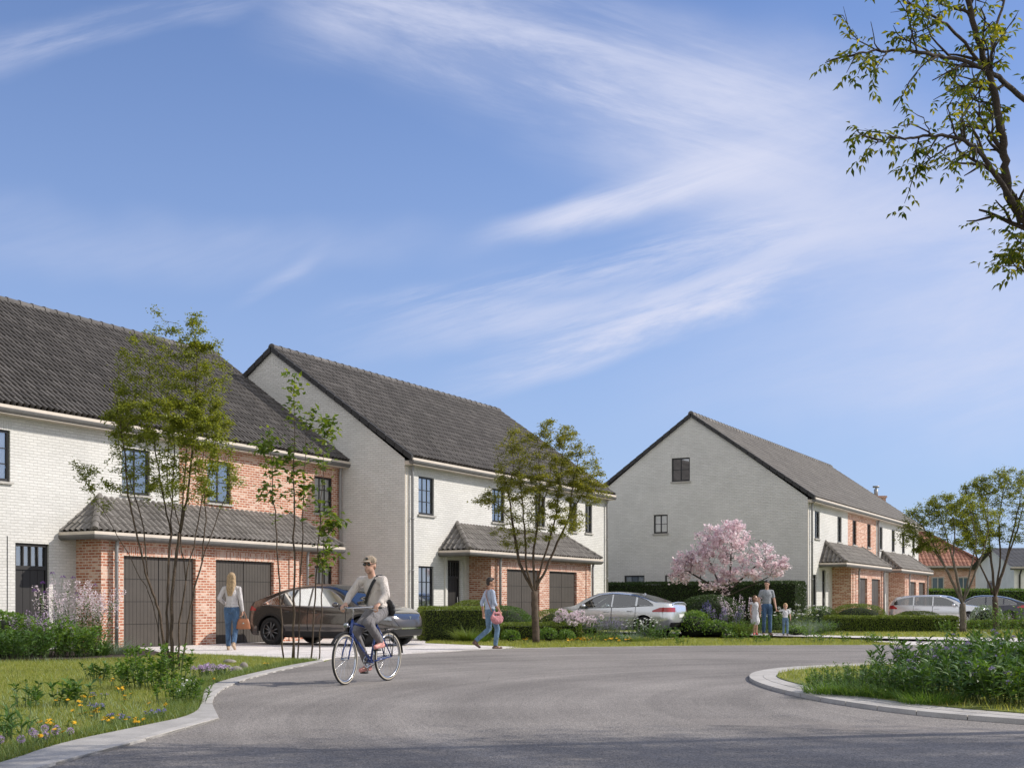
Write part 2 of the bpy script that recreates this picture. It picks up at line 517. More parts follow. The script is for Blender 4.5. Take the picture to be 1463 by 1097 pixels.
# ------------------------------------------------------------------ ground, road, kerbs, gravel
def asphalt():
    m, t, out = new_mat('asphalt')
    tc = t.n('ShaderNodeTexCoord'); P = tc.outputs['Object']
    fine = t.n('ShaderNodeTexVoronoi', {'Vector': P, 'Scale': 75.0, 'Randomness': 1.0})
    mid = t.n('ShaderNodeTexNoise', {'Vector': P, 'Scale': 28.0, 'Detail': 5, 'Roughness': 0.75})
    big = t.n('ShaderNodeTexNoise', {'Vector': P, 'Scale': 0.35, 'Detail': 6, 'Roughness': 0.6})
    # tyre-polished arcs round the bend
    rel = t.n('ShaderNodeVectorMath', {0: P, 1: (-7.5, -13.0, 0)}, operation='ADD')
    dist = t.n('ShaderNodeVectorMath', {0: rel.outputs[0]}, operation='LENGTH').outputs['Value']
    sp = t.n('ShaderNodeSeparateXYZ', {0: P})
    st = t.n('ShaderNodeCombineXYZ', {0: t.math('MULTIPLY', dist, 1.3), 1: t.math('MULTIPLY', sp.outputs[0], 0.10)})
    streak = t.n('ShaderNodeTexNoise', {'Vector': st, 'Scale': 1.0, 'Detail': 7, 'Roughness': 0.65})
    c = t.ramp(fine.outputs[0], [(0.0, (0.40, 0.362, 0.327)), (0.35, (0.29, 0.264, 0.24)), (0.8, (0.16, 0.147, 0.136))])
    f = t.math('MULTIPLY', t.smooth(big.outputs[0], 0.3, 0.7, 0.84, 1.14), t.smooth(streak.outputs[0], 0.3, 0.7, 0.80, 1.12))
    f = t.math('MULTIPLY', f, t.smooth(mid.outputs[0], 0.25, 0.75, 0.72, 1.28))
    c = t.mix(1.0, c, t.n('ShaderNodeCombineColor', {0: f, 1: f, 2: f}), 'MULTIPLY')
    # old patch seams and hairline cracks
    cr = t.n('ShaderNodeTexVoronoi', {'Vector': t.n('ShaderNodeVectorMath', {0: P, 1: t.n('ShaderNodeVectorMath', {0: mid.outputs[1], 1: (0.06, 0.06, 0)}, operation='MULTIPLY').outputs[0]}, operation='ADD').outputs[0], 'Scale': 0.16}, feature='DISTANCE_TO_EDGE')
    crm = t.math('MULTIPLY', t.smooth(cr.outputs[0], 0.0, 0.0016, 1.0, 0.0), t.smooth(big.outputs[0], 0.5, 0.6))
    c = t.mix(t.math('MULTIPLY', crm, 0.45), c, (0.06, 0.058, 0.056))
    # an old utility trench with a sealed, wandering edge beside the island
    wob = t.math('MULTIPLY', t.math('SUBTRACT', big.outputs[0], 0.5), 0.5)
    wob2 = t.math('MULTIPLY_ADD', t.math('SUBTRACT', mid.outputs[0], 0.5), 0.10, wob)
    ln = t.math('ADD', t.math('MULTIPLY_ADD', sp.outputs[0], 0.388, sp.outputs[1]), t.math('ADD', -11.75, wob2))
    side = t.math('MULTIPLY', t.smooth(ln, -0.02, 0.02), t.smooth(sp.outputs[0], 1.4, 2.0))
    c = t.mix(t.math('MULTIPLY', side, t.smooth(ln, 1.0, 0.5, 0.0, 0.22)), c, (0.34, 0.30, 0.27))
    seam = t.math('MULTIPLY', t.smooth(t.math('ABSOLUTE', ln), 0.004, 0.030, 1.0, 0.0), t.smooth(sp.outputs[0], 1.2, 2.2))
    c = t.mix(t.math('MULTIPLY', seam, 0.6), c, (0.05, 0.047, 0.045))
    b = t.n('ShaderNodeBsdfPrincipled', {'Base Color': c, 'Roughness': 0.82, 'Specular IOR Level': 0.25})
    h = t.math('MULTIPLY_ADD', mid.outputs[0], 0.5, t.math('MULTIPLY', fine.outputs[0], -1.0))
    bp = t.n('ShaderNodeBump', {'Strength': 0.55, 'Distance': 0.008, 'Height': h})
    t.put(b.inputs['Normal'], bp)
    t.put(out.inputs[0], b)
    return m


def gravel():
    m, t, out = new_mat('gravel')
    P = t.n('ShaderNodeTexCoord').outputs['Object']
    v = t.n('ShaderNodeTexVoronoi', {'Vector': P, 'Scale': 42.0})
    nz = t.n('ShaderNodeTexNoise', {'Vector': P, 'Scale': 1.2, 'Detail': 6})
    c = t.ramp(t.n('ShaderNodeSeparateColor', {0: v.outputs['Color']}).outputs[0], [(0.0, (0.60, 0.56, 0.535)), (0.35, (0.74, 0.69, 0.655)), (0.8, (0.84, 0.79, 0.75)), (1.0, (0.48, 0.435, 0.40))])
    f = t.smooth(nz.outputs[0], 0.3, 0.7, 0.85, 1.08)
    c = t.mix(1.0, c, t.n('ShaderNodeCombineColor', {0: f, 1: f, 2: f}), 'MULTIPLY')
    b = t.n('ShaderNodeBsdfPrincipled', {'Base Color': c, 'Roughness': 0.9, 'Specular IOR Level': 0.2})
    bp = t.n('ShaderNodeBump', {'Strength': 0.8, 'Distance': 0.02, 'Height': v.outputs[0]})
    t.put(b.inputs['Normal'], bp)
    t.put(out.inputs[0], b)
    return m


def turf():
    m, t, out = new_mat('turf')
    P = t.n('ShaderNodeTexCoord').outputs['Object']
    n1 = t.n('ShaderNodeTexNoise', {'Vector': P, 'Scale': 1.1, 'Detail': 6, 'Roughness': 0.6})
    n2 = t.n('ShaderNodeTexNoise', {'Vector': P, 'Scale': 24, 'Detail': 5, 'Roughness': 0.7})
    c = t.ramp(n1.outputs[0], [(0.3, (0.16, 0.18, 0.045)), (0.5, (0.21, 0.24, 0.060)), (0.72, (0.28, 0.285, 0.10))])
    f = t.smooth(n2.outputs[0], 0.25, 0.75, 0.55, 1.3)
    c = t.mix(1.0, c, t.n('ShaderNodeCombineColor', {0: f, 1: f, 2: f}), 'MULTIPLY')
    b = t.n('ShaderNodeBsdfPrincipled', {'Base Color': c, 'Roughness': 0.9, 'Specular IOR Level': 0.15})
    bp = t.n('ShaderNodeBump', {'Strength': 0.9, 'Distance': 0.03, 'Height': n2.outputs[0]})
    t.put(b.inputs['Normal'], bp)
    t.put(out.inputs[0], b)
    return m


def concrete(name, c0, c1):
    m, t, out = new_mat(name)
    P = t.n('ShaderNodeTexCoord').outputs['Object']
    n1 = t.n('ShaderNodeTexNoise', {'Vector': P, 'Scale': 2.2, 'Detail': 8, 'Roughness': 0.7})
    n2 = t.n('ShaderNodeTexNoise', {'Vector': P, 'Scale': 90, 'Detail': 4, 'Roughness': 0.7})
    f = t.math('MULTIPLY_ADD', n2.outputs[0], 0.5, t.math('MULTIPLY', n1.outputs[0], 0.6))
    c = t.ramp(f, [(0.40, c0), (0.68, c1)])
    b = t.n('ShaderNodeBsdfPrincipled', {'Base Color': c, 'Roughness': 0.85, 'Specular IOR Level': 0.25})
    bp = t.n('ShaderNodeBump', {'Strength': 0.35, 'Distance': 0.006, 'Height': n2.outputs[0]})
    t.put(b.inputs['Normal'], bp)
    t.put(out.inputs[0], b)
    return m


M['asphalt'] = asphalt()
M['gravel'] = gravel()
M['turf'] = turf()
M['concrete'] = concrete('concrete', (0.30, 0.285, 0.265), (0.46, 0.44, 0.415))
M['concrete_lip'] = concrete('concrete_lip', (0.36, 0.34, 0.315), (0.54, 0.515, 0.48))
M['mulch'] = plain('mulch', (0.040, 0.026, 0.020), 0.95, 0, 0.5, 14, 0.9, 60)

b = MB()
b.quad((-400, -60, -.012), (400, -60, -.012), (400, 700, -.012), (-400, 700, -.012))
tag(b.build('ground', M['turf']), kind='structure')

left_out = [(-3.0, 1.0)] + [G(*p) for p in [(66, 1096), (197, 1061), (313, 1028), (303, 1007), (306, 994), (325, 981), (361, 968), (410, 956), (463, 945)]]
left_in = [(-3.75, 1.0)] + [G(*p) for p in [(0, 1094), (82, 1064), (197, 1040), (279, 1023), (289, 1004), (292, 984), (315, 974), (354, 964), (410, 951.5), (459, 943.2)]]
far_edge = [G(*p) for p in [(480, 939), (530, 936.2), (590, 933.2), (640, 930.6), (690, 927.6), (770, 925.8), (860, 924.4), (1000, 922.6), (1150, 922), (1290, 921.6)]] + [(16.5, 32.3), (24, 31.6), (45, 30.5)]


def chaikin(p, n=2, keep=()):
    for _ in range(n):
        r = [p[0]]
        for i in range(len(p) - 1):
            a, c = p[i], p[i + 1]
            r.append((a[0] * .75 + c[0] * .25, a[1] * .75 + c[1] * .25))
            r.append((a[0] * .25 + c[0] * .75, a[1] * .25 + c[1] * .75))
        r.append(p[-1]); p = r
    return p


lo_curve = left_out[:4] + chaikin(left_out[4:], 2)
li_curve = chaikin(left_in, 2)
far_curve = chaikin(far_edge, 2)
road_poly = [(-3.0, -12)] + lo_curve + far_curve + [(45, -12)]
b = MB()
b.prism(road_poly, -.03, 0.0)
tag(b.build('road', M['asphalt']), kind='structure')

# left kerb: wide flush concrete band with a pale raised lip on the road side
def offset_line(p, d):
    r = []
    for i in range(len(p)):
        a = Vector(p[max(i - 1, 0)]); c = Vector(p[min(i + 1, len(p) - 1)])
        t = (c - a).normalized()
        r.append((p[i][0] - t.y * d, p[i][1] + t.x * d))
    return r


def stones(mbd, a, c, z0, z1, n, gap=.007, seed=0):
    """kerb stones with open joints between two polylines"""
    rr = random.Random(seed)
    a = resample(a, n * 3 + 1); c = resample(c, n * 3 + 1)
    for k in range(n):
        sa = [Vector((*p, 0)) for p in a[3 * k:3 * k + 4]]; sc_ = [Vector((*p, 0)) for p in c[3 * k:3 * k + 4]]
        for s_ in (sa, sc_):
            s_[0] = s_[0] + (s_[1] - s_[0]).normalized() * gap; s_[-1] = s_[-1] + (s_[-2] - s_[-1]).normalized() * gap
        strip(mbd, [(p.x, p.y) for p in sa], [(p.x, p.y) for p in sc_], z0, z1 + rr.uniform(-.001, .001))


def strip(mbd, a, c, z0, z1, m=0):
    """solid band between two polylines of equal length"""
    n = len(a)
    for i in range(n - 1):
        mbd.quad((*a[i], z1), (*c[i], z1), (*c[i + 1], z1), (*a[i + 1], z1), m)
        mbd.quad((*a[i], z0), (*a[i], z1), (*a[i + 1], z1), (*a[i + 1], z0), m)
        mbd.quad((*c[i], z1), (*c[i], z0), (*c[i + 1], z0), (*c[i + 1], z1), m)
    for i in (0, n - 1):
        mbd.quad((*a[i], z0), (*c[i], z0), (*c[i], z1), (*a[i], z1), m)


def resample(p, n):
    d = [0]
    for i in range(1, len(p)):
        d.append(d[-1] + math.dist(p[i - 1], p[i]))
    t = np.linspace(0, d[-1], n)
    return list(zip(np.interp(t, d, [q_[0] for q_ in p]), np.interp(t, d, [q_[1] for q_ in p])))


mb_ = MB()
poly = li_curve + lo_curve[::-1]
mb_.prism([(x, y) for x, y in poly][::-1], -.03, 0.018, 0)
kerb_left = mb_.build('kerb', M['concrete'])
tag(kerb_left, kind='structure')
mb_ = MB()
tip = lo_curve[3]
stones(mb_, lo_curve[:4], offset_line(lo_curve[:4], 0.09), 0, 0.024, 12, seed=3)
mb_2 = lo_curve[4:]
stones(mb_, mb_2, offset_line(mb_2, 0.07), 0, 0.022, 17, seed=4)
lip = mb_.build('kerb_lip', M['concrete_lip'])
tag(lip, kind='structure')

# thin pale edging along the far side of the road
mb_ = MB()
fe = far_curve[10:]
strip(mb_, fe, offset_line(fe, 0.16), -.02, 0.012)
tag(mb_.build('kerb_far', M['concrete_lip']), kind='structure')


def hl(C, x, y):
    p = C + U * x + V * y
    return (p.x, p.y)


# gravel forecourt of the left house
gp = [G(190, 922.6), G(223, 931.5), G(282, 934), G(377, 938), G(459, 943)] + [G(*p) for p in [(480, 939), (530, 936.2), (590, 933.2), (640, 930.6), (690, 927.6)]] + [G(745, 924.2), G(690, 922), G(607, 918.6), hl(C2, 0.6, -0.4), hl(C2, 0, 0), hl(C1, 0, 0.05), hl(C1, -3, 0.05), hl(C1, -3, -0.8), hl(C1, -10.2, -0.8)]
mb_ = MB(); mb_.prism(gp, -.02, 0.006)
tag(mb_.build('driveway', M['gravel']), kind='structure')
# gravel path and drive of the houses further right
pth = [G(935, 911.5), G(1040, 912.4), G(1160, 911.6), G(1230, 914.5), G(1292, 921.2), (16.5, 32.5), (24, 31.8), (40, 31), (40, 38), (20.5, 37.3), G(1290, 909.4), G(1180, 907.2), G(1120, 904.3), G(1050, 903.4), G(960, 903.0), hl(C2, 11.6, -1.0), hl(C2, 4.2, -1.0), G(818, 901)]
mb_ = MB(); mb_.prism(pth, -.02, 0.006)
tag(mb_.build('path', M['gravel']), kind='structure')
mb_ = MB(); mb_.prism([hl(C3, 4, -0.9), hl(C3, 4, -7), hl(C3, 8, -16), hl(C3, 21, -16), hl(C3, 24, -7), hl(C3, 24, -0.9)], -.02, 0.006)
tag(mb_.build('driveway_far', M['gravel']), kind='structure')

# planted island: kerb ring of two paver bands
isl_out = [G(1463 + 200, 1051)] + [G(*p) for p in [(1463, 1034), (1380, 1028), (1300, 1020.5), (1200, 1006.5), (1140, 995), (1098, 984.5), (1074, 975), (1069, 969), (1076, 963.5), (1100, 958.5), (1140, 955), (1200, 952), (1290, 949), (1400, 947)]] + [(20, 22), (30, 22.5)]
isl_in = [G(1463 + 200, 1043)] + [G(*p) for p in [(1463, 1026), (1380, 1019.5), (1300, 1011), (1220, 999), (1170, 989), (1135, 981), (1114, 974.5), (1108, 970), (1114, 966), (1130, 962.5), (1160, 959.5), (1210, 956.5), (1290, 953.5), (1400, 951)]] + [(20, 20.8), (30, 21.3)]
io = resample(chaikin(isl_out, 2), 90); ii = resample(chaikin(isl_in, 2), 90)
im = [((a[0] + c[0]) / 2, (a[1] + c[1]) / 2) for a, c in zip(io, ii)]
im0 = [(a[0] * .985 + c[0] * .015, a[1] * .985 + c[1] * .015) for a, c in zip(im, io)]
mb_ = MB(); stones(mb_, io, im0, -.02, 0.046, 62, seed=1); stones(mb_, im, ii, -.02, 0.050, 62, seed=2)
lp = lambda f: [(a[0] * (1 - f) + c[0] * f, a[1] * (1 - f) + c[1] * f) for a, c in zip(io, ii)]
strip(mb_, lp(.04), lp(.96), -.02, 0.034)
k2 = mb_.build('kerb_island', M['concrete_lip'])
tag(k2, kind='structure')
mb_ = MB(); mb_.prism([(x, y) for x, y in ii][::-1], -.02, 0.060)
tag(mb_.build('island_ground', M['turf']), kind='structure')

# mulch bed by the left house and under the right-hand trees
def blob_poly(c, rx, ry, seed, n=26, rot=0):
    rr = random.Random(seed)
    ph = [rr.uniform(0, 6.28) for _ in range(4)]
    pts = []
    for i in range(n):
        t = 2 * PI * i / n
        k = 1 + .10 * math.sin(2 * t + ph[0]) + .07 * math.sin(3 * t + ph[1]) + .05 * math.sin(5 * t + ph[2])
        x, y = rx * k * math.cos(t), ry * k * math.sin(t)
        pts.append((c[0] + x * math.cos(rot) - y * math.sin(rot), c[1] + x * math.sin(rot) + y * math.cos(rot)))
    return pts


mb_ = MB()
mb_.prism([G(-60, 944), G(20, 943), G(110, 942), G(170, 940), G(215, 937), G(232, 933), G(215, 929.5), G(190, 924.5), hl(C1, -10.6, -0.3), hl(C1, -11.2, -0.2), hl(C1, -14, -0.2)], -.02, 0.02)
mb_.prism(blob_poly((18.3, 47.0), 2.6, 1.6, 3), -.02, 0.018)
tag(mb_.build('soil_beds', M['mulch']), kind='structure')


# ------------------------------------------------------------------ houses
def corrugated(name, O, A, B, width, run, rise, mats, parent, clipL=None, clipR=None, wave=0.2, course=0.34, amp=0.040, per=8, roll=False):
    """pantiles: a wavy, stepped sheet from the eave line O+a*A up along B"""
    O, A, B = Vector(O), Vector(A).normalized(), Vector(B).normalized()
    slope = math.hypot(run, rise)
    nrm = (Vector((0, 0, 1)) * run - B * rise).normalized()
    ROLL = [(0.0, .0), (.28, -.008), (.42, .0), (.345, .085), (.43, .100), (.58, .108), (.74, .092), (.90, .045)]
    if roll: per = len(ROLL)
    nw = max(2, int(round(width / wave)) * per)
    pitch = width / (nw / per)
    nc = max(1, int(round(slope / course)))
    rows = []
    for j in range(nc):
        rows.append((j / nc, 0.020)); rows.append(((j + 1) / nc - 1e-4, 0.0))
    vs = []; uvs = []
    for f, lift in rows:
        for i in range(nw + 1):
            a = width * i / nw
            if roll: a = (i // per + ROLL[i % per][0]) * pitch
            lim = 1.0
            if clipL: lim = min(lim, max(0.0, a / clipL))
            if clipR: lim = min(lim, max(0.0, (width - a) / clipR))
            g = min(f, lim)
            ph = 2 * PI * (i % per) / per
            w = ROLL[i % per][1] * wave / .17 - .04 if roll else amp * (2.2 * abs(math.cos(ph / 2 + 0.35)) - 1.2)
            p = O + A * a + B * (run * g) + Vector((0, 0, rise * g)) + nrm * (w + lift)
            vs.append(p); uvs.append((a / wave + (0.05 if roll else 0.25), f * nc + 0.0005))
    fs = []
    m = nw + 1
    for r in range(len(rows) - 1):
        for i in range(nw):
            q_ = (r * m + i, r * m + i + 1, (r + 1) * m + i + 1, (r + 1) * m + i)
            p = [vs[k] for k in q_]
            if (p[0] - p[3]).length < 1e-6 and (p[1] - p[2]).length < 1e-6:
                continue
            fs.append(q_)
    me = bpy.data.meshes.new(name)
    me.from_pydata([tuple(p) for p in vs], [], fs)
    uv = me.uv_layers.new(name='UVMap')
    for l in me.loops:
        uv.data[l.index].uv = uvs[l.vertex_index]
    # face-constant tile id: use the min corner of each face
    for pl in me.polygons:
        us = [uvs[me.loops[k].vertex_index] for k in pl.loop_indices]
        cu_ = sum(x[0] for x in us) / 4; cv_ = min(x[1] for x in us)
        for k in pl.loop_indices:
            uv.data[k].uv = (cu_, cv_ + 0.4)
        pl.use_smooth = False
    return link(name, me, parent, mats if isinstance(mats, (list, tuple)) else [mats])


def ridge_caps(name, P0, P1, mat, parent, r=0.105, L=0.36, up=(0, 0, 1)):
    P0, P1 = Vector(P0), Vector(P1)
    d = P1 - P0; n = max(2, int(d.length / L)); t = d.normalized()
    s_ = t.cross(Vector(up)).normalized(); w = s_.cross(t)
    mb = MB()
    for i in range(n):
        a = P0 + d * (i / n); c = P0 + d * ((i + 1) / n + 0.02 / d.length)
        rows = []
        for p, rr in ((a, r * 1.10), (a + t * 0.05, r * 1.10), (a + t * 0.055, r * 0.98), (c, r * 0.92)):
            rows.append([p + s_ * (rr * math.cos(x)) + w * (rr * math.sin(x) - 0.02) for x in np.linspace(-0.25, PI + 0.25, 9)])
        mb.grid(rows)
        mb.add([a, *rows[0]], [(0, k, k + 1) for k in range(1, 9)])
    return mb.build(name, mat, parent, uv=True)


def wall_strip(mb, x0, x1, ztop, holes, reveal=0.075, m=0, z0=0.0, flip=False, T=lambda x, y, z: (x, y, z)):
    """wall in the plane y=0 (outside towards -y) with rectangular openings (xa, xb, za, zb)"""
    xs = sorted({x0, x1, *[h[0] for h in holes if x0 < h[0] < x1], *[h[1] for h in holes if x0 < h[1] < x1]})
    zt = ztop if callable(ztop) else (lambda x: ztop)
    extra = [x for x in getattr(zt, 'knots', ()) if x0 < x < x1]
    xs = sorted({*xs, *extra})
    for xa, xb in zip(xs[:-1], xs[1:]):
        hs = sorted([h for h in holes if h[0] <= xa + 1e-6 and h[1] >= xb - 1e-6], key=lambda h: h[2])
        lo = z0
        for h in hs:
            if h[2] > lo + 1e-4:
                mb.quad(T(xa, 0, lo), T(xb, 0, lo), T(xb, 0, h[2]), T(xa, 0, h[2]), m)
            lo = h[3]
        mb.quad(T(xa, 0, lo), T(xb, 0, lo), T(xb, 0, zt(xb)), T(xa, 0, zt(xa)), m)
    for xa, xb, za, zb in holes:
        if xa < x0 - 1e-6 or xb > x1 + 1e-6: continue
        r_ = reveal
        mb.quad(T(xa, 0, za), T(xa, 0, zb), T(xa, r_, zb), T(xa, r_, za), m)
        mb.quad(T(xb, r_, za), T(xb, r_, zb), T(xb, 0, zb), T(xb, 0, za), m)
        mb.quad(T(xa, 0, zb), T(xb, 0, zb), T(xb, r_, zb), T(xa, r_, zb), m)
        if za > z0 + 0.02:
            mb.quad(T(xa, r_, za), T(xb, r_, za), T(xb, 0, za), T(xa, 0, za), m)


def window(parent, x0, x1, z0, z1, cols, rows, T, curtain='sides', lintel=None, sill=True, reveal=0.075, rnd=random.Random(4)):
    """frame + muntins, pane, curtain, sill; T maps (x, y, z) of the wall plane to house coordinates"""
    def bx(mb, a0, a1, b0, b1, c0, c1, m=0):
        ps = [T(x, y, z) for z in (c0, c1) for y in (b0, b1) for x in (a0, a1)]
        mb.add(ps, [(0, 2, 3, 1), (4, 5, 7, 6), (0, 1, 5, 4), (2, 6, 7, 3), (0, 4, 6, 2), (1, 3, 7, 5)], m)
    mb = MB()
    fw = 0.055; y0, y1 = reveal - 0.030, reveal + 0.02
    bx(mb, x0 + .004, x0 + fw, y0, y1, z0 + .004, z1 - .004); bx(mb, x1 - fw, x1 - .004, y0, y1, z0 + .004, z1 - .004)
    bx(mb, x0 + fw, x1 - fw, y0, y1, z0 + .004, z0 + fw + .02); bx(mb, x0 + fw, x1 - fw, y0, y1, z1 - fw, z1 - .004)
    iw = x1 - x0 - 2 * fw; ih = z1 - z0 - 2 * fw
    for i in range(1, cols):
        c = x0 + fw + iw * i / cols; w = 0.024 if (cols == 2 and i == 1) else 0.012
        bx(mb, c - w, c + w, reveal - .012, y1, z0 + fw, z1 - fw)
    for j in range(1, rows):
        c = z0 + fw + ih * j / rows
        bx(mb, x0 + fw, x1 - fw, reveal - .010, y1 - .004, c - .012, c + .012)
    w = mb.build('window', M['black_frame'], parent)
    mb = MB(); yp = reveal + 0.004
    mb.quad(T(x0 + fw, yp, z0 + fw), T(x1 - fw, yp, z0 + fw), T(x1 - fw, yp, z1 - fw), T(x0 + fw, yp, z1 - fw))
    mb.build('pane', M['pane'], w)
    mb = MB()
    yc = reveal + 0.065
    spans = {'sides': [(x0 + .02, x0 + .05 + iw * .30), (x1 - .05 - iw * .30, x1 - .02)], 'left': [(x0 + .02, x0 + .06 + iw * .42)], 'full': [(x0 + .01, x1 - .01)], 'none': []}[curtain]
    for a, c in spans:
        n = max(6, int((c - a) / 0.02))
        rows_ = [[T(a + (c - a) * i / n, yc + 0.025 * math.sin(i * 1.15 + a * 7) + .008 * math.sin(i * .37), z) for i in range(n + 1)] for z in (z0 - .02, (z0 + z1) / 2, z1 + .02)]
        mb.grid(rows_)
    if spans:
        mb.build('curtain', M['curtain'], w)
    if sill:
        mb = MB(); bx(mb, x0 - .05, x1 + .05, -.06, reveal - .02, z0 - .055, z0 - .002)
        mb.build('sill', M['sill'], w)
    if lintel:
        mb = MB(); bx(mb, x0 - .06, x1 + .06, -.004, .03, z1 + .003, z1 + .215)
        mb.build('lintel', M[lintel], w, uv=True)
    return w


def garage_door(parent, x0, x1, z1, y):
    mb = MB()
    mb.box(x0 + .002, x1 - .002, y + .10, y + .13, 0.0, z1 - .002, 1)
    half = (x0 + x1) / 2
    rows = 4; g = .012
    for a, c in ((x0 + .012, half - .012), (half + .012, x1 - .012)):
        for r_ in range(rows):
            za = .015 + (z1 - .03) * r_ / rows + (g if r_ else 0); zb = .015 + (z1 - .03) * (r_ + 1) / rows
            n = max(6, int((c - a) / .115))
            for i in range(n):
                xa = a + (c - a) * i / n + .004; xb = a + (c - a) * (i + 1) / n - .004
                mb.box(xa, xb, y + .085, y + .101, za, zb, 0)
    d = mb.build('garage_door', [M['garage_paint'], M['black_frame']], parent)
    return d


def handle_on(parent, x, y, z, vertical=True, L=0.18):
    mb = MB()
    mb.tube([(x, y - .05, z - L / 2), (x, y - .05, z + L / 2)], .011, 8)
    for q_ in (-L / 2 + .02, L / 2 - .02):
        mb.tube([(x, y, z + q_), (x, y - .05, z + q_)], .008, 6)
    return mb.build('handle', M['zinc'], parent)


def front_door(parent, x0, x1, z1, reveal=0.10, leafs=4):
    y = reveal
    mb = MB()
    mb.box(x0 + .003, x0 + .06, y - .05, y + .03, 0, z1 - .003); mb.box(x1 - .06, x1 - .003, y - .05, y + .03, 0, z1 - .003)
    mb.box(x0 + .06, x1 - .06, y - .05, y + .03, z1 - .07, z1 - .003)
    zt = z1 - .52
    mb.box(x0 + .06, x1 - .06, y - .05, y + .03, zt - .09, zt)
    n = leafs
    for i in range(n):
        a = x0 + .065 + (x1 - x0 - .13) * i / n + .005; c = x0 + .065 + (x1 - x0 - .13) * (i + 1) / n - .005
        mb.box(a, c, y - .02, y + .02, .02, zt - .095)
    for i in range(1, n):
        a = x0 + .065 + (x1 - x0 - .13) * i / n
        mb.box(a - .016, a + .016, y - .04, y + .02, zt, z1 - .07)
    mb.box(x0 + .06, x1 - .06, y + .021, y + .028, .0, zt - .09)
    d = mb.build('front_door', M['door_paint'], parent)
    mb = MB(); mb.quad((x0 + .06, y + .005, zt), (x1 - .06, y + .005, zt), (x1 - .06, y + .005, z1 - .07), (x0 + .06, y + .005, z1 - .07))
    mb.build('pane', M['pane'], d)
    mb = MB(); mb.quad((x0, y + .25, zt - .1), (x1, y + .25, zt - .1), (x1, y + .25, z1), (x0, y + .25, z1))
    mb.build('blind', M['curtain'], d)
    handle_on(d, x1 - .14, y - .02, 1.05, L=.5)
    return d


def downpipe(parent, x, y, z1, r=0.045, z0=0.0):
    mb = MB()
    mb.tube([(x, y, z0), (x, y, z1 - .18), (x, y - .02, z1 - .05), (x, y - .06, z1 + .05)], r, 12)
    for z in np.arange(z0 + .5, z1 - .3, 1.6):
        mb.lathe([(r + .002, -.02), (r + .012, -.02), (r + .012, .02), (r + .002, .02)], 12, 'z', 0, (x, y, float(z)))
    return mb.build('downpipe', M['zinc'], parent)


def gutter_line(parent, pts, name='gutter', close=True):
    """cream band painting the sunlit gutter face, with a half-round zinc gutter in painted shade under it, along a polyline (x, y, z of the tile edge); outside on the right-hand side"""
    pts = [Vector(p) for p in pts]
    prof_f = [(-.02, -.02), (.045, -.02), (.045, -.095), (-.02, -.095)]
    prof_g = [(.055, -.092)] + [(-.035 + .10 * math.cos(a), -.098 - .115 * math.sin(a)) for a in np.linspace(0.02, PI - .02, 9)] + [(-.14, -.092)]
    for nm, prof, mat in (('cream_band', prof_f, 'cream_band'), (name, prof_g, 'gutter')):
        rows = []
        for i, p in enumerate(pts):
            if i == 0: d0 = d1 = (pts[1] - p).normalized()
            elif i == len(pts) - 1: d0 = d1 = (p - pts[i - 1]).normalized()
            else: d0 = (p - pts[i - 1]).normalized(); d1 = (pts[i + 1] - p).normalized()
            n0 = Vector((d0.y, -d0.x, 0)); n1 = Vector((d1.y, -d1.x, 0))
            nn = (n0 + n1); nn = nn / max(1e-6, nn.dot(n0)) if i not in (0, len(pts) - 1) else n0
            rows.append([p + nn * o + Vector((0, 0, h)) for o, h in prof] + [p + nn * prof[0][0] + Vector((0, 0, prof[0][1]))])
        mb = MB(); mb.grid(rows, smooth=False)
        for r_ in (rows[0], rows[-1]):
            mb.add(r_[:-1], [tuple(range(len(r_) - 1))])
        mb.build(nm, M[mat], parent)


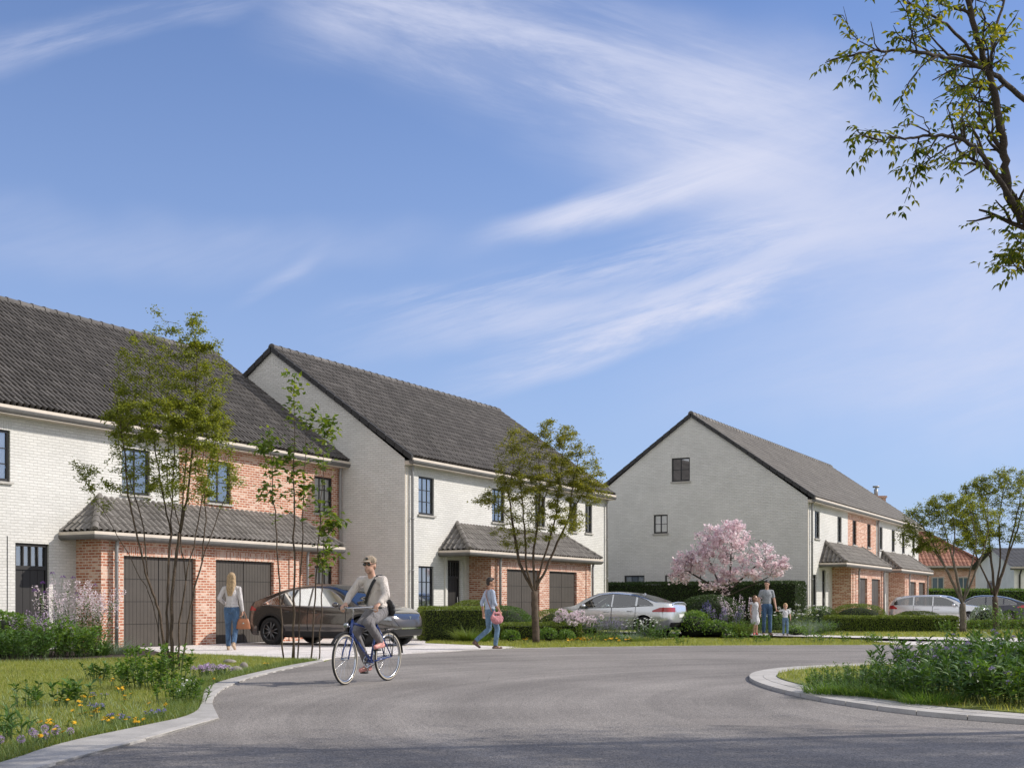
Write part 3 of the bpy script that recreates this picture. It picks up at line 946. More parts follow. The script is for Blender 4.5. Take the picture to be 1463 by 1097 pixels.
def canopy(root, xl, xr, hipl, hipr, gx0, gx1, doors, gz=2.25, proj=1.15, z_eave=2.80, z_top=3.72, roofm='roof_canopy', wave=.2, pil=True):
    """lean-to tiled canopy with hipped ends over the brick garage"""
    run = proj; rise = z_top - z_eave
    corrugated('canopy_roof', (xl, -proj, z_eave), (1, 0, 0), (0, 1, 0), xr - xl, run, rise, M[roofm], root, hipl, hipr, wave=wave, course=.30)
    corrugated('canopy_roof', (xl, 0, z_eave), (0, -1, 0), (1, 0, 0), proj, hipl, rise, M[roofm], root, None, proj, wave=wave, course=.30)
    corrugated('canopy_roof', (xr, -proj, z_eave), (0, 1, 0), (-1, 0, 0), proj, hipr, rise, M[roofm], root, proj, None, wave=wave, course=.30)
    ridge_caps('hip_tiles', (xl - .01, -proj - .01, z_eave + .03), (xl + hipl, 0, z_top + .03), M[roofm], root, r=.085, L=.30)
    ridge_caps('hip_tiles', (xr + .01, -proj - .01, z_eave + .03), (xr - hipr, 0, z_top + .03), M[roofm], root, r=.085, L=.30)
    gutter_line(root, [(xl, 0, z_eave), (xl, -proj, z_eave), (xr, -proj, z_eave), (xr, 0, z_eave)])
    mb = MB(); mb.prism([(xl + .02, -.001), (xl + .02, -proj + .02), (xr - .02, -proj + .02), (xr - .02, -.001)], z_eave - .10, z_eave - .07)
    mb.build('soffit', M['cream_band'], root)
    yf = -.85; zt = z_eave - .10
    mb = MB()
    holes = [(a, c, 0.0, gz) for a, c in doors]
    wall_strip(mb, gx0, gx1, zt, holes, reveal=.13, T=lambda x, y, z: (x, yf + y, z))
    mb.quad((gx0, -.002, 0), (gx0, yf, 0), (gx0, yf, zt), (gx0, -.002, zt)); mb.quad((gx1, yf, 0), (gx1, -.002, 0), (gx1, -.002, zt), (gx1, yf, zt))
    # stepped pilaster edges
    mb.box(gx0 + .26, gx0 + .47, yf - .035, yf + .02, 0, zt - .01); mb.box(gx1 - .47, gx1 - .26, yf - .035, yf + .02, 0, zt - .01)
    mb.build('garage_wall', M['red_brick'], root, uv=True)
    for a, c in doors:
        garage_door(root, a, c, gz, yf)
        mb = MB(); mb.box(a - .06, c + .06, yf - .005, yf + .03, gz + .003, gz + .225)
        mb.build('lintel', M['lintel_brick'], root, uv=True)


class Knot:
    def __init__(s, pts): s.p = pts; s.knots = [a for a, _ in pts]
    def __call__(s, x): return float(np.interp(x, [a for a, _ in s.p], [c for _, c in s.p]))


SL = 0.703
EAVE_Y, EAVE_Z, RIDGE_Y = -0.32, 5.56, 5.2
RIDGE_Z = EAVE_Z + SL * (RIDGE_Y - EAVE_Y)
DEPTH = 10.4


def shell(root, length, segs, windows, gable_windows=(), ground=(), doors=(), roofm='roof', wave=.2, x_start=0.0, brick_from=None, amp=.044, roll=False):
    """walls, roof, eaves of one row; segs: (x0, x1, material, upper_only)"""
    T0 = lambda x, y, z: (x, y, z)
    allh = [(w[0], w[1], w[2], w[3]) for w in windows] + [(d[0], d[1], 0.0, d[2]) for d in doors]
    zt = EAVE_Z - 0.06
    for a, c, mat, zlo in segs:
        mb = MB()
        hs = [h for h in allh if h[0] >= a - 1e-6 and h[1] <= c + 1e-6 and h[3] > zlo]
        wall_strip(mb, a, c, zt, hs, z0=zlo)
        mb.build('front_wall' if 'white' in mat else 'brick_wall', M[mat], root, uv=True)
    gz = Knot([(0, EAVE_Z - .02), (RIDGE_Y, RIDGE_Z - .05), (DEPTH, EAVE_Z - .02)])
    TL = lambda x, y, z: (x_start + y, DEPTH - x, z)
    mb = MB()
    # left gable: seen from outside its horizontal axis runs from the back to the front
    gzr = Knot([(0, EAVE_Z - .02), (DEPTH - RIDGE_Y, RIDGE_Z - .05), (DEPTH, EAVE_Z - .02)])
    gh = [(DEPTH - w[1], DEPTH - w[0], w[2], w[3]) for w in gable_windows]
    wall_strip(mb, 0, DEPTH, gzr, gh, T=TL)
    mb.build('gable_wall', M['white_brick'], root, uv=True)
    mb = MB()
    wall_strip(mb, 0, DEPTH, gz, [], T=lambda x, y, z: (length - y, x, z))
    mb.build('gable_wall', M['white_brick'], root, uv=True)
    mb = MB()
    mb.quad((length, DEPTH, 0), (x_start, DEPTH, 0), (x_start, DEPTH, zt), (length, DEPTH, zt))
    mb.build('back_wall', M['white_brick'], root, uv=True)
    for w in gable_windows:
        window(root, DEPTH - w[1], DEPTH - w[0], w[2], w[3], w[4], w[5], TL, curtain=w[6], lintel='white_lintel')
    for w in windows:
        window(root, w[0], w[1], w[2], w[3], w[4], w[5], T0, curtain=w[6], lintel=w[7])
    for d in doors:
        front_door(root, *d)
    run = RIDGE_Y - EAVE_Y
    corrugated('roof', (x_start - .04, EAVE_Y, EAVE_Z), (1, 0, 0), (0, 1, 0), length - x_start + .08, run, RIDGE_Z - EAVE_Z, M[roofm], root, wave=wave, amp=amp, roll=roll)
    corrugated('roof', (length + .04, DEPTH - EAVE_Y, EAVE_Z), (-1, 0, 0), (0, -1, 0), length - x_start + .08, DEPTH - EAVE_Y - RIDGE_Y, RIDGE_Z - EAVE_Z, M[roofm], root, wave=.4, per=6)
    ridge_caps('ridge_tiles', (x_start - .05, RIDGE_Y, RIDGE_Z + .03), (length + .05, RIDGE_Y, RIDGE_Z + .03), M[roofm], root, r=.12, L=.42)
    for xx, s_ in ((x_start, -1), (length, 1)):
        mb = MB()
        for y0, z0, y1, z1 in ((EAVE_Y, EAVE_Z, RIDGE_Y, RIDGE_Z), (DEPTH - EAVE_Y, EAVE_Z, RIDGE_Y, RIDGE_Z)):
            n = 17
            for i in range(n):
                a, c = i / n, (i + 1) / n - .004
                ps = []
                for f, up in ((a, .012), (c, 0)):
                    y = y0 + (y1 - y0) * f; z = z0 + (z1 - z0) * f + up
                    for dx in (s_ * .10, -s_ * .03):
                        for dz in (-.13, .055):
                            ps.append((xx + dx, y, z + dz))
                mb.add(ps, [(0, 1, 5, 4), (2, 6, 7, 3), (1, 3, 7, 5), (0, 4, 6, 2), (0, 2, 3, 1), (4, 5, 7, 6)])
        mb.build('verge_tiles', M['verge'], root)
    gutter_line(root, [(x_start - .06, EAVE_Y, EAVE_Z), (length + .06, EAVE_Y, EAVE_Z)])
    mb = MB(); mb.box(x_start + .0, length, EAVE_Y, .0, EAVE_Z - .22, EAVE_Z - .10)
    mb.build('soffit', M['cream_band'], root)


M['white_render0'] = plain('door_surround', (0.62, 0.60, 0.56), 0.8, 0, 0.06)
# left house
h1 = empty('row_house', C1, ROT, 'white brick house with red brick right end and two brown garage doors, leftmost', 'house', 'white brick row houses')
WZ = (3.85, 5.02)
shell(h1, -.005, [(-16, -7.12, 'white_brick', 0.0), (-7.12, -.005, 'red_brick', 0.0)],
      [(-13.45, -12.47, *WZ, 2, 3, 'sides', 'white_lintel'), (-9.12, -8.17, *WZ, 2, 2, 'left', 'white_lintel'),
       (-6.05, -5.10, *WZ, 2, 2, 'left', 'lintel_brick'), (-1.33, -.44, 3.87, 5.0, 3, 3, 'full', 'lintel_brick'),
       (-1.33, -.44, 1.15, 2.24, 3, 2, 'full', 'lintel_brick')],
      doors=[(-12.33, -11.38, 2.48)], x_start=-16, wave=.17, roll=True)
canopy(h1, -11.05, -1.42, 1.2, 1.1, -10.58, -3.15, [(-9.87, -7.40), (-6.64, -4.28)])
downpipe(h1, -10.22, -.98, 2.60); downpipe(h1, -2.92, -.98, 2.60, .04); downpipe(h1, -.16, -.09, 5.36)
mb = MB(); mb.box(-12.56, -12.535, -.003, .02, 0, 2.62); mb.build('expansion_joint', M['black_frame'], h1)

# middle house
h2 = empty('row_house', C2, ROT, 'white brick house in the middle with one hipped canopy over red brick garages', 'house', 'white brick row houses')
shell(h2, 15.05, [(0, 15.05, 'white_brick', 0.0)],
      [(.78, 1.68, 3.87, 5.07, 3, 3, 'full', 'white_lintel'), (5.41, 6.30, 3.90, 5.07, 3, 3, 'sides', 'white_lintel'),
       (8.57, 9.42, 3.92, 5.07, 3, 3, 'sides', 'white_lintel'), (11.43, 12.12, 3.88, 5.05, 2, 3, 'sides', 'white_lintel'),
       (12.89, 13.54, 3.90, 5.05, 2, 3, 'sides', 'white_lintel'), (.78, 1.66, .36, 2.26, 3, 4, 'full', None)],
      doors=[(2.51, 3.30, 2.50)], wave=.18, roll=True)
canopy(h2, 1.97, 11.95, 1.12, 1.2, 3.86, 11.62, [(4.94, 7.32), (8.09, 10.36)])
downpipe(h2, 4.25, -.98, 2.60); downpipe(h2, 11.5, -.98, 2.60); downpipe(h2, .30, -.09, 5.36); downpipe(h2, 14.8, -.09, 5.36)
mb = MB(); mb.box(2.30, 2.36, -.05, .0, 0, 2.66); mb.box(3.50, 3.56, -.05, 0, 0, 2.66); mb.build('door_surround', M['white_render0'], h2)
mb = MB(); mb.box(.02, .07, -.012, .0, 0, 5.3); mb.box(.15, .18, -.012, .0, 0, 5.3); mb.build('corner_trim', M['cream_band'], h2)

# far row
h3 = empty('row_house', C3, ROT, 'white brick row behind the pink tree with a wide windowed gable and two canopies', 'house', 'white brick row houses')
wz = (3.88, 5.06)
shell(h3, 24.2, [(0, 6.95, 'white_brick', 0), (6.95, 12.94, 'red_brick', 0), (12.94, 24.2, 'white_brick', 0)],
      [(1.11, 1.91, *wz, 2, 4, 'sides', 'white_lintel'), (5.01, 5.77, *wz, 2, 4, 'sides', 'white_lintel'),
       (7.88, 8.67, *wz, 2, 4, 'sides', 'lintel_brick'), (10.94, 11.71, *wz, 2, 4, 'sides', 'lintel_brick'),
       (13.63, 14.46, *wz, 2, 4, 'sides', None), (16.71, 17.51, *wz, 2, 4, 'sides', None),
       (19.43, 20.22, *wz, 2, 4, 'sides', None), (22.37, 23.10, *wz, 2, 4, 'sides', None),
       (.66, 1.38, .2, 2.32, 2, 4, 'none', None)],
      gable_windows=[(5.26, 6.12, 6.49, 7.54, 2, 2, 'none'), (6.31, 6.98, 4.21, 5.05, 2, 2, 'full'), (7.43, 8.41, 1.3, 2.34, 3, 2, 'sides'), (5.49, 6.44, 1.3, 2.34, 3, 2, 'sides')],
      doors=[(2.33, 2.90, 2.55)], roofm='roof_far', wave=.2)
canopy(h3, 1.85, 10.95, 1.0, 1.1, 4.05, 10.7, [(5.46, 7.18), (8.11, 9.94)], z_eave=2.86, z_top=3.80)
canopy(h3, 13.35, 22.2, 1.0, 1.1, 15.9, 22.0, [(17.06, 18.94), (19.77, 21.6)], z_eave=2.86, z_top=3.80)
for x_ in (5.0, 10.2): downpipe(h3, x_, -.98, 2.66)
for x_ in (16.5, 21.7): downpipe(h3, x_, -.98, 2.66)
downpipe(h3, .35, -.09, 5.36); downpipe(h3, 13.05, -.09, 5.36, .06)
mb = MB(); mb.box(.02, .09, -.012, 0, 0, 5.3); mb.build('corner_trim', M['cream_band'], h3)


# ------------------------------------------------------------------ houses in the distance
def simple_window(parent, x0, x1, z0, z1, y, bars=2):
    mb = MB()
    mb.box(x0, x1, y - .05, y - .01, z0, z0 + .08); mb.box(x0, x1, y - .05, y - .01, z1 - .08, z1)
    for i in range(bars + 1):
        c = x0 + .03 + (x1 - x0 - .06) * i / bars
        mb.box(c - .04, c + .04, y - .06, y - .008, z0, z1)
    w = mb.build('window', M['sill'], parent)
    mb = MB(); mb.quad((x0, y - .015, z0), (x1, y - .015, z0), (x1, y - .015, z1), (x0, y - .015, z1))
    mb.build('pane', M['far_glass'], w)


M['far_glass'] = plain('far_glass', (0.10, 0.14, 0.18), 0.05, 0, 0.0, spec=1.0)
bh = empty('brick_house', (33.0, 95.0, 0), 0, 'distant brick house with an orange tiled hipped roof beyond the hedge', 'house')
mb = MB(); mb.box(-7.5, 3.2, 0, 9, 0, 3.95); mb.build('wall', M['red_brick'], bh, uv=True)
for a, c in ((-3.0, -2.0), (-.6, .35), (1.4, 2.3)):
    simple_window(bh, a, c, 1.2, 3.1, 0)
rise_b = 4.55
corrugated('roof', (-8, -.4, 3.95), (1, 0, 0), (0, 1, 0), 11.7, 4.9, rise_b, M['roof_orange'], bh, 5.0, 6.6, wave=.3, course=.4, amp=.016)
corrugated('roof', (3.7, -.4, 3.95), (0, 1, 0), (-1, 0, 0), 9.8, 6.6, rise_b, M['roof_orange'], bh, 4.9, 4.9, wave=.3, course=.4, amp=.016)
corrugated('roof', (3.7, 9.4, 3.95), (-1, 0, 0), (0, -1, 0), 11.7, 4.9, rise_b, M['roof_orange'], bh, 6.6, 5.0, wave=.3, course=.4, amp=.016)
corrugated('roof', (-8, 9.4, 3.95), (0, -1, 0), (1, 0, 0), 9.8, 5.0, rise_b, M['roof_orange'], bh, 4.9, 4.9, wave=.3, course=.4, amp=.016)
ridge_caps('ridge_tiles', (3.72, -.42, 4.0), (-2.9, 4.5, 3.98 + rise_b), M['roof_orange'], bh, r=.14)
gutter_line(bh, [(-8, -.4, 3.95), (3.7, -.4, 3.95)])
mb = MB(); mb.box(-3.9, -2.9, 4.0, 5.0, 7.9, 9.55); mb.box(-3.98, -2.82, 3.92, 5.08, 9.55, 9.72)
ch = mb.build('chimney', M['red_brick'], bh, uv=True)
mb = MB(); mb.tube([(-3.55, 4.5, 9.7), (-3.55, 4.5, 10.3)], .16, 10); mb.tube([(-3.55, 4.5, 10.42), (-3.55, 4.5, 10.55)], .26, 10); mb.tube([(-3.55, 4.5, 10.25), (-3.55, 4.5, 10.45)], .06, 6)
mb.build('chimney_pot', M['zinc'], ch)
mb = MB(); mb.tube([(-4.9, 4.4, 7.6), (-4.9, 4.4, 9.5)], .28, 10)
mb.build('vent_pipe', M['verge'], bh)

gh_ = empty('outbuilding', hl(C3, 24.6, 1.2) + (0,), ROT, 'grey rendered outbuilding with a sloping top past the far end of the white row', 'outbuilding')
M['grey_render'] = plain('grey_render', (0.30, 0.29, 0.28), 0.9, 0, 0.2, 3, 0.3, 30)
mb = MB(); mb.add([(0, 0, 0), (5.5, 0, 0), (5.5, 0, 2.6), (0, 0, 4.6), (0, 6, 0), (5.5, 6, 0), (5.5, 6, 2.6), (0, 6, 4.6)], [(0, 1, 2, 3), (5, 4, 7, 6), (1, 5, 6, 2), (4, 0, 3, 7)])
mb.build('wall', M['grey_render'], gh_)
mb = MB(); mb.add([(-.05, -.2, 4.66), (5.7, -.2, 2.57), (5.7, 6.2, 2.57), (-.05, 6.2, 4.66), (-.05, -.2, 4.78), (5.7, -.2, 2.69), (5.7, 6.2, 2.69), (-.05, 6.2, 4.78)], [(0, 1, 2, 3), (4, 7, 6, 5), (0, 4, 5, 1), (1, 5, 6, 2), (2, 6, 7, 3), (3, 7, 4, 0)])
mb.build('roof', M['slate'], gh_)

M['white_render'] = plain('white_render', (0.78, 0.77, 0.74), 0.85, 0, 0.06, 1.5, 0.15, 30)
wh = empty('white_house', (34.3, 84.0, 0), 0, 'white rendered house with a dark slate roof at the right edge', 'house')
mb = MB()
mb.quad((0, 0, 0), (12, 0, 0), (12, 0, 3.6), (0, 0, 3.6))
mb.add([(0, 7, 0), (0, 0, 0), (0, 0, 3.6), (0, 3.5, 4.9), (0, 7, 3.6)], [(0, 1, 2, 3, 4)])
mb.build('wall', M['white_render'], wh)
simple_window(wh, .9, 1.8, .3, 2.9, 0, 2); simple_window(wh, 2.6, 3.6, .3, 2.9, 0, 2)
mb = MB(); mb.box(-.05, -.005, 3.6, 4.7, 1.1, 2.7); w_ = mb.build('window', M['sill'], wh)
mb = MB(); mb.box(-.06, -.051, 3.72, 4.58, 1.22, 2.58); mb.build('pane', M['far_glass'], w_)
corrugated('roof', (-.4, -.4, 3.56), (1, 0, 0), (0, 1, 0), 13, 3.9, 1.45, M['slate'], wh, wave=.3, course=.3, amp=.008)
corrugated('roof', (12.6, 7.4, 3.56), (-1, 0, 0), (0, -1, 0), 13, 3.9, 1.45, M['slate'], wh, wave=.3, course=.3, amp=.008)
gutter_line(wh, [(-.4, -.4, 3.56), (12.6, -.4, 3.56)])
mb = MB(); mb.tube([(.35, -.08, 0), (.35, -.08, 3.0), (.35, -.35, 3.35)], .06, 8); mb.build('downpipe', M['verge'], wh)
# ------------------------------------------------------------------ plant tools
RNG = np.random.default_rng(11)


def unit(a):
    return a / np.maximum(np.linalg.norm(a, axis=1, keepdims=True), 1e-9)


def rand_dirs(n, rng=RNG):
    return unit(rng.normal(size=(n, 3)))


def leaf_quads(P, D, L, W, rng=RNG, droop=0.18, roll=None):
    """kite-shaped leaves from base P along D"""
    n = len(P)
    L = np.broadcast_to(np.asarray(L, float), (n,))[:, None]; W = np.broadcast_to(np.asarray(W, float), (n,))[:, None]
    up = np.tile([[0., 0., 1.]], (n, 1)) if roll is None else roll
    up = up + rng.normal(size=(n, 3)) * 0.45
    S = unit(np.cross(D, up))
    N = unit(np.cross(S, D))
    mid = P + D * L * 0.45 + N * L * 0.06
    tip = P + D * L - N * L * droop
    Vv = np.stack([P, mid + S * W / 2, tip, mid - S * W / 2], 1).reshape(-1, 3)
    F = np.arange(4 * n).reshape(n, 4)
    return Vv, F


def blade_tris(P, D, L, W, bend, rng=RNG, seg=3):
    """arching grass blades as strips of quads ending in a point"""
    n = len(P)
    L = np.broadcast_to(np.asarray(L, float), (n,)); W = np.broadcast_to(np.asarray(W, float), (n,)); bend = np.broadcast_to(np.asarray(bend, float), (n,))
    az = np.arctan2(D[:, 1], D[:, 0])
    S = np.stack([-np.sin(az), np.cos(az), np.zeros(n)], 1)
    rows = []
    hor = unit(np.stack([D[:, 0], D[:, 1], np.zeros(n)], 1) + 1e-6)
    for k in range(seg + 1):
        t = k / seg
        d = P + D * (L * t)[:, None] + hor * (bend * L * t * t)[:, None] - np.array([0, 0, 1]) * (bend * 0.55 * L * t * t)[:, None]
        w = (W * (1 - t) * (0.7 + 0.3 * (t < 0.4)))[:, None] / 2
        rows.append((d - S * w, d + S * w))
    Vs = np.stack([x for r in rows for x in r], 1)
    m = 2 * (seg + 1)
    base = (np.arange(n) * m)[:, None]
    Fs = np.concatenate([base + np.array([[2 * k, 2 * k + 1, 2 * k + 3, 2 * k + 2]]) for k in range(seg)], 0)
    return Vs.reshape(-1, 3), Fs


class Bag:
    """joins quad arrays"""
    def __init__(s): s.V = []; s.F = []; s.n = 0
    def add(s, VF):
        Vv, F = VF
        s.V.append(Vv); s.F.append(F + s.n); s.n += len(Vv)
    def build(s, name, mat, parent=None, smooth=False):
        return np_mesh(name, np.concatenate(s.V), np.concatenate(s.F), mat, parent, smooth=smooth)


M['leaf_box'] = leaf_mat('leaf_box', [(0.058, 0.090, 0.012), (0.098, 0.138, 0.019), (0.150, 0.188, 0.030), (0.072, 0.110, 0.015)], 0.25)
M['leaf_hedge_dark'] = leaf_mat('leaf_hedge_dark', [(0.016, 0.034, 0.007), (0.026, 0.050, 0.010), (0.038, 0.066, 0.014)], 0.15)
M['leaf_fresh'] = leaf_mat('leaf_fresh', [(0.055, 0.115, 0.018), (0.085, 0.150, 0.028), (0.045, 0.095, 0.015), (0.11, 0.175, 0.035)], 0.35)
M['leaf_mid'] = leaf_mat('leaf_mid', [(0.032, 0.075, 0.014), (0.050, 0.100, 0.020), (0.068, 0.125, 0.026), (0.040, 0.085, 0.018)], 0.3)
M['leaf_tree'] = leaf_mat('leaf_tree', [(0.105, 0.132, 0.018), (0.145, 0.172, 0.026), (0.19, 0.208, 0.038), (0.12, 0.146, 0.020)], 0.42)
M['leaf_tree_olive'] = leaf_mat('leaf_tree_olive', [(0.125, 0.138, 0.022), (0.165, 0.172, 0.030), (0.11, 0.130, 0.022), (0.20, 0.195, 0.038)], 0.40)
M['leaf_sapling'] = leaf_mat('leaf_sapling', [(0.055, 0.095, 0.014), (0.090, 0.135, 0.022), (0.14, 0.18, 0.030), (0.045, 0.080, 0.014)], 0.45)
M['leaf_near'] = leaf_mat('leaf_near', [(0.040, 0.066, 0.008), (0.075, 0.100, 0.010), (0.15, 0.16, 0.016), (0.22, 0.21, 0.02), (0.055, 0.080, 0.009)], 0.55)
M['leaf_blue'] = leaf_mat('leaf_blue', [(0.15, 0.20, 0.17), (0.20, 0.25, 0.21), (0.12, 0.17, 0.13)], 0.2)
M['leaf_grassy'] = leaf_mat('leaf_grassy', [(0.075, 0.115, 0.028), (0.10, 0.145, 0.036), (0.13, 0.165, 0.055)], 0.35)
M['lawn_blade'] = leaf_mat('lawn_blade', [(0.11, 0.135, 0.024), (0.15, 0.18, 0.034), (0.19, 0.22, 0.050), (0.24, 0.24, 0.095)], 0.45)
M['pale_blade'] = leaf_mat('pale_blade', [(0.17, 0.22, 0.13), (0.22, 0.27, 0.17), (0.13, 0.19, 0.08)], 0.3)
M['bark_grey'] = plain('bark_grey', (0.14, 0.115, 0.092), 0.9, 0, 0.3, 9, 0.8, 50)
M['bark_brown'] = plain('bark_brown', (0.085, 0.060, 0.042), 0.9, 0, 0.3, 9, 0.8, 50)
M['bark_dark'] = plain('bark_dark', (0.055, 0.042, 0.033), 0.9, 0, 0.3, 9, 0.8, 40)
M['stem_green'] = plain('stem_green', (0.07, 0.11, 0.03), 0.7)
M['petal_pink'] = leaf_mat('petal_pink', [(0.88, 0.72, 0.75), (0.90, 0.80, 0.82), (0.82, 0.60, 0.65), (0.90, 0.85, 0.86)], 0.42)
M['petal_palepink'] = leaf_mat('petal_palepink', [(0.80, 0.68, 0.72), (0.86, 0.78, 0.80), (0.74, 0.60, 0.67)], 0.25)
M['petal_lilac'] = leaf_mat('petal_lilac', [(0.50, 0.38, 0.55), (0.60, 0.48, 0.63), (0.42, 0.30, 0.48)], 0.2)
M['petal_purple'] = leaf_mat('petal_purple', [(0.16, 0.05, 0.26), (0.22, 0.08, 0.34), (0.12, 0.04, 0.22)], 0.2)
M['petal_blue'] = leaf_mat('petal_blue', [(0.20, 0.18, 0.48), (0.28, 0.24, 0.56), (0.16, 0.13, 0.42)], 0.2)
M['petal_lavender'] = leaf_mat('petal_lavender', [(0.30, 0.24, 0.42), (0.38, 0.32, 0.50), (0.24, 0.20, 0.36)], 0.2)
M['petal_yellow'] = leaf_mat('petal_yellow', [(0.80, 0.46, 0.02), (0.85, 0.55, 0.03), (0.75, 0.38, 0.02)], 0.2)
M['petal_white'] = leaf_mat('petal_white', [(0.80, 0.80, 0.76), (0.72, 0.72, 0.68)], 0.25)
M['rock'] = plain('rock', (0.24, 0.215, 0.19), 0.9, 0, 0.25, 5, 0.6, 20)


def surface_pts_box(sx, sy, sz, n, rng, rnd=0.12):
    """points + normals on a rounded box standing on z=0"""
    areas = np.array([sx * sy, sx * sz, sx * sz, sy * sz, sy * sz])
    k = rng.choice(5, n, p=areas / areas.sum())
    u, v = rng.random(n), rng.random(n)
    P = np.zeros((n, 3)); N = np.zeros((n, 3))
    for i in range(5):
        s = k == i
        if i == 0: P[s] = np.stack([(u[s] - .5) * sx, (v[s] - .5) * sy, np.full(s.sum(), sz)], 1); N[s] = (0, 0, 1)
        elif i in (1, 2):
            sg = -1 if i == 1 else 1
            P[s] = np.stack([(u[s] - .5) * sx, np.full(s.sum(), sg * sy / 2), v[s] * sz], 1); N[s] = (0, sg, 0)
        else:
            sg = -1 if i == 3 else 1
            P[s] = np.stack([np.full(s.sum(), sg * sx / 2), (u[s] - .5) * sy, v[s] * sz], 1); N[s] = (sg, 0, 0)
    # round the edges
    h = np.array([sx / 2, sy / 2, sz])
    inner = np.stack([np.clip(P[:, 0], -sx / 2 + rnd, sx / 2 - rnd), np.clip(P[:, 1], -sy / 2 + rnd, sy / 2 - rnd), np.minimum(P[:, 2], sz - rnd)], 1)
    d = P - inner
    ln = np.linalg.norm(d, axis=1, keepdims=True)
    on = (ln[:, 0] > 1e-6)
    Nn = np.where(ln > 1e-6, d / np.maximum(ln, 1e-6), N)
    P = np.where(ln > 1e-6, inner + Nn * rnd, P)
    return P, Nn


def bumpy(P, N, amp, freq, seed):
    r = np.random.default_rng(seed)
    ph = r.random((6, 3)) * 6.28; k = r.normal(size=(6, 3)) * freq
    s = sum(np.sin(P @ k[i] + ph[i, 0]) for i in range(6)) / 6
    return P + N * (s * amp)[:, None]


def hedge(name, loc, rz, sx, sy, sz, label, cat='hedge', group=None, mat='leaf_box', dens=1500, leaf=0.034, seed=1, shaggy=0.022):
    rng = np.random.default_rng(seed)
    root = empty(name, (loc[0], loc[1], 0), rz, label, cat, group)
    area = sx * sy + 2 * (sx + sy) * sz
    n = int(min(60000, area * dens))
    P, N = surface_pts_box(sx, sy, sz, n, rng)
    P = bumpy(P, N, shaggy, 3.0, seed)
    P -= N * (rng.random(n) ** 2 * 0.10)[:, None]
    D = unit(N * 0.8 + rand_dirs(n, rng) * 0.75 + np.array([0, 0, .35]))
    b = Bag(); b.add(leaf_quads(P, D, leaf * (0.7 + 0.6 * rng.random(n)), leaf * 0.55, rng, roll=N))
    # loose tips sticking out
    k = n // 25
    b.add(leaf_quads(P[:k] + N[:k] * 0.01, unit(N[:k] + np.array([0, 0, .8])), leaf * 1.3, leaf * .5, rng))
    b.build('foliage', M[mat], root)
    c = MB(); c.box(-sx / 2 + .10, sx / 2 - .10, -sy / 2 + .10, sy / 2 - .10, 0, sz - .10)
    c.build('dark_core', M['leaf_core'], root)
    return root


M['leaf_core'] = plain('leaf_core', (0.010, 0.015, 0.005), 0.95, 0, 0.4, 10)  # near-black solid core painting in the shaded inside of hedges and domes


def dome(name, loc, rx, ry, rz_, label, cat='shrub', group=None, mat='leaf_box', dens=1500, leaf=0.036, seed=1, shaggy=0.035, flat=1.0, parent=None):
    rng = np.random.default_rng(seed)
    root = empty(name, (loc[0], loc[1], 0), rng.random() * 6, label, cat, group)
    n = int(min(40000, dens * 2 * PI * ((rx * ry + rx * rz_ + ry * rz_) / 3)))
    N = rand_dirs(n, rng); N[:, 2] = np.abs(N[:, 2]) * 1.25 - .25
    N = unit(N)
    ex = 2.6
    k = (np.abs(N[:, 0]) ** ex + np.abs(N[:, 1]) ** ex + np.abs(N[:, 2]) ** ex) ** (-1 / ex)
    Pn = N * k[:, None]
    P = Pn * np.array([rx, ry, rz_ * .62]) + np.array([0, 0, rz_ * .38])
    P = bumpy(P, N, shaggy, 2.6 / max(rx, .3), seed)
    P[:, 2] = np.maximum(P[:, 2], 0.02)
    P -= N * (rng.random(n) ** 2 * 0.12)[:, None]
    D = unit(N * 0.8 + rand_dirs(n, rng) * 0.8 + np.array([0, 0, .35]))
    b = Bag(); b.add(leaf_quads(P, D, leaf * (0.7 + 0.6 * rng.random(n)), leaf * 0.55, rng, roll=N))
    b.build('foliage', M[mat], root)
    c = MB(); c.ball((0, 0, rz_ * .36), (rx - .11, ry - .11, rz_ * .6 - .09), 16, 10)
    c.build('dark_core', M['leaf_core'], root)
    return root


# ---- trees by space colonisation
def colonise(stems, attr, step=0.12, infl=1.0, kill=0.22, iters=140, up=0.10, rng=RNG):
    pos = []; par = []
    for st in stems:
        for i, p in enumerate(st):
            p = np.array(p, float)
            if i == 0 and pos:
                d0 = np.linalg.norm(np.array(pos) - p, axis=1)
                if d0.min() < .2: par.append(int(d0.argmin())); pos.append(p + 1e-4); continue
            pos.append(p); par.append(-1 if i == 0 else len(pos) - 2)
    A = np.array(attr, float)
    alive = np.ones(len(A), bool)
    def upd(new, i0):
        d2 = ((A[:, None, :] - np.array(new)[None]) ** 2).sum(2)
        m = d2.argmin(1); v = d2[np.arange(len(A)), m]
        s_ = v < dmin
        dmin[s_] = v[s_]; near[s_] = m[s_] + i0
    dmin = np.full(len(A), 1e9); near = np.zeros(len(A), int)
    upd(pos, 0)
    for it in range(iters):
        alive &= dmin > kill ** 2
        if not alive.any(): break
        lim = (infl if it > 6 else infl * 3) ** 2
        ok = alive & (dmin < lim)
        if not ok.any():
            ok = alive & (dmin < dmin[alive].min() + .3)
        new = []; npar = []
        for i in np.unique(near[ok]):
            s = ok & (near == i)
            d = (unit(A[s] - pos[i])).mean(0)
            d = d + np.array([0, 0, up]) + rng.normal(size=3) * 0.12
            nrm = np.linalg.norm(d)
            if nrm < 1e-3: continue
            p = pos[i] + d / nrm * step
            new.append(p); npar.append(int(i))
        if not new: break
        i0 = len(pos)
        pos.extend(new); par.extend(npar)
        upd(new, i0)
    return np.array(pos), np.array(par)


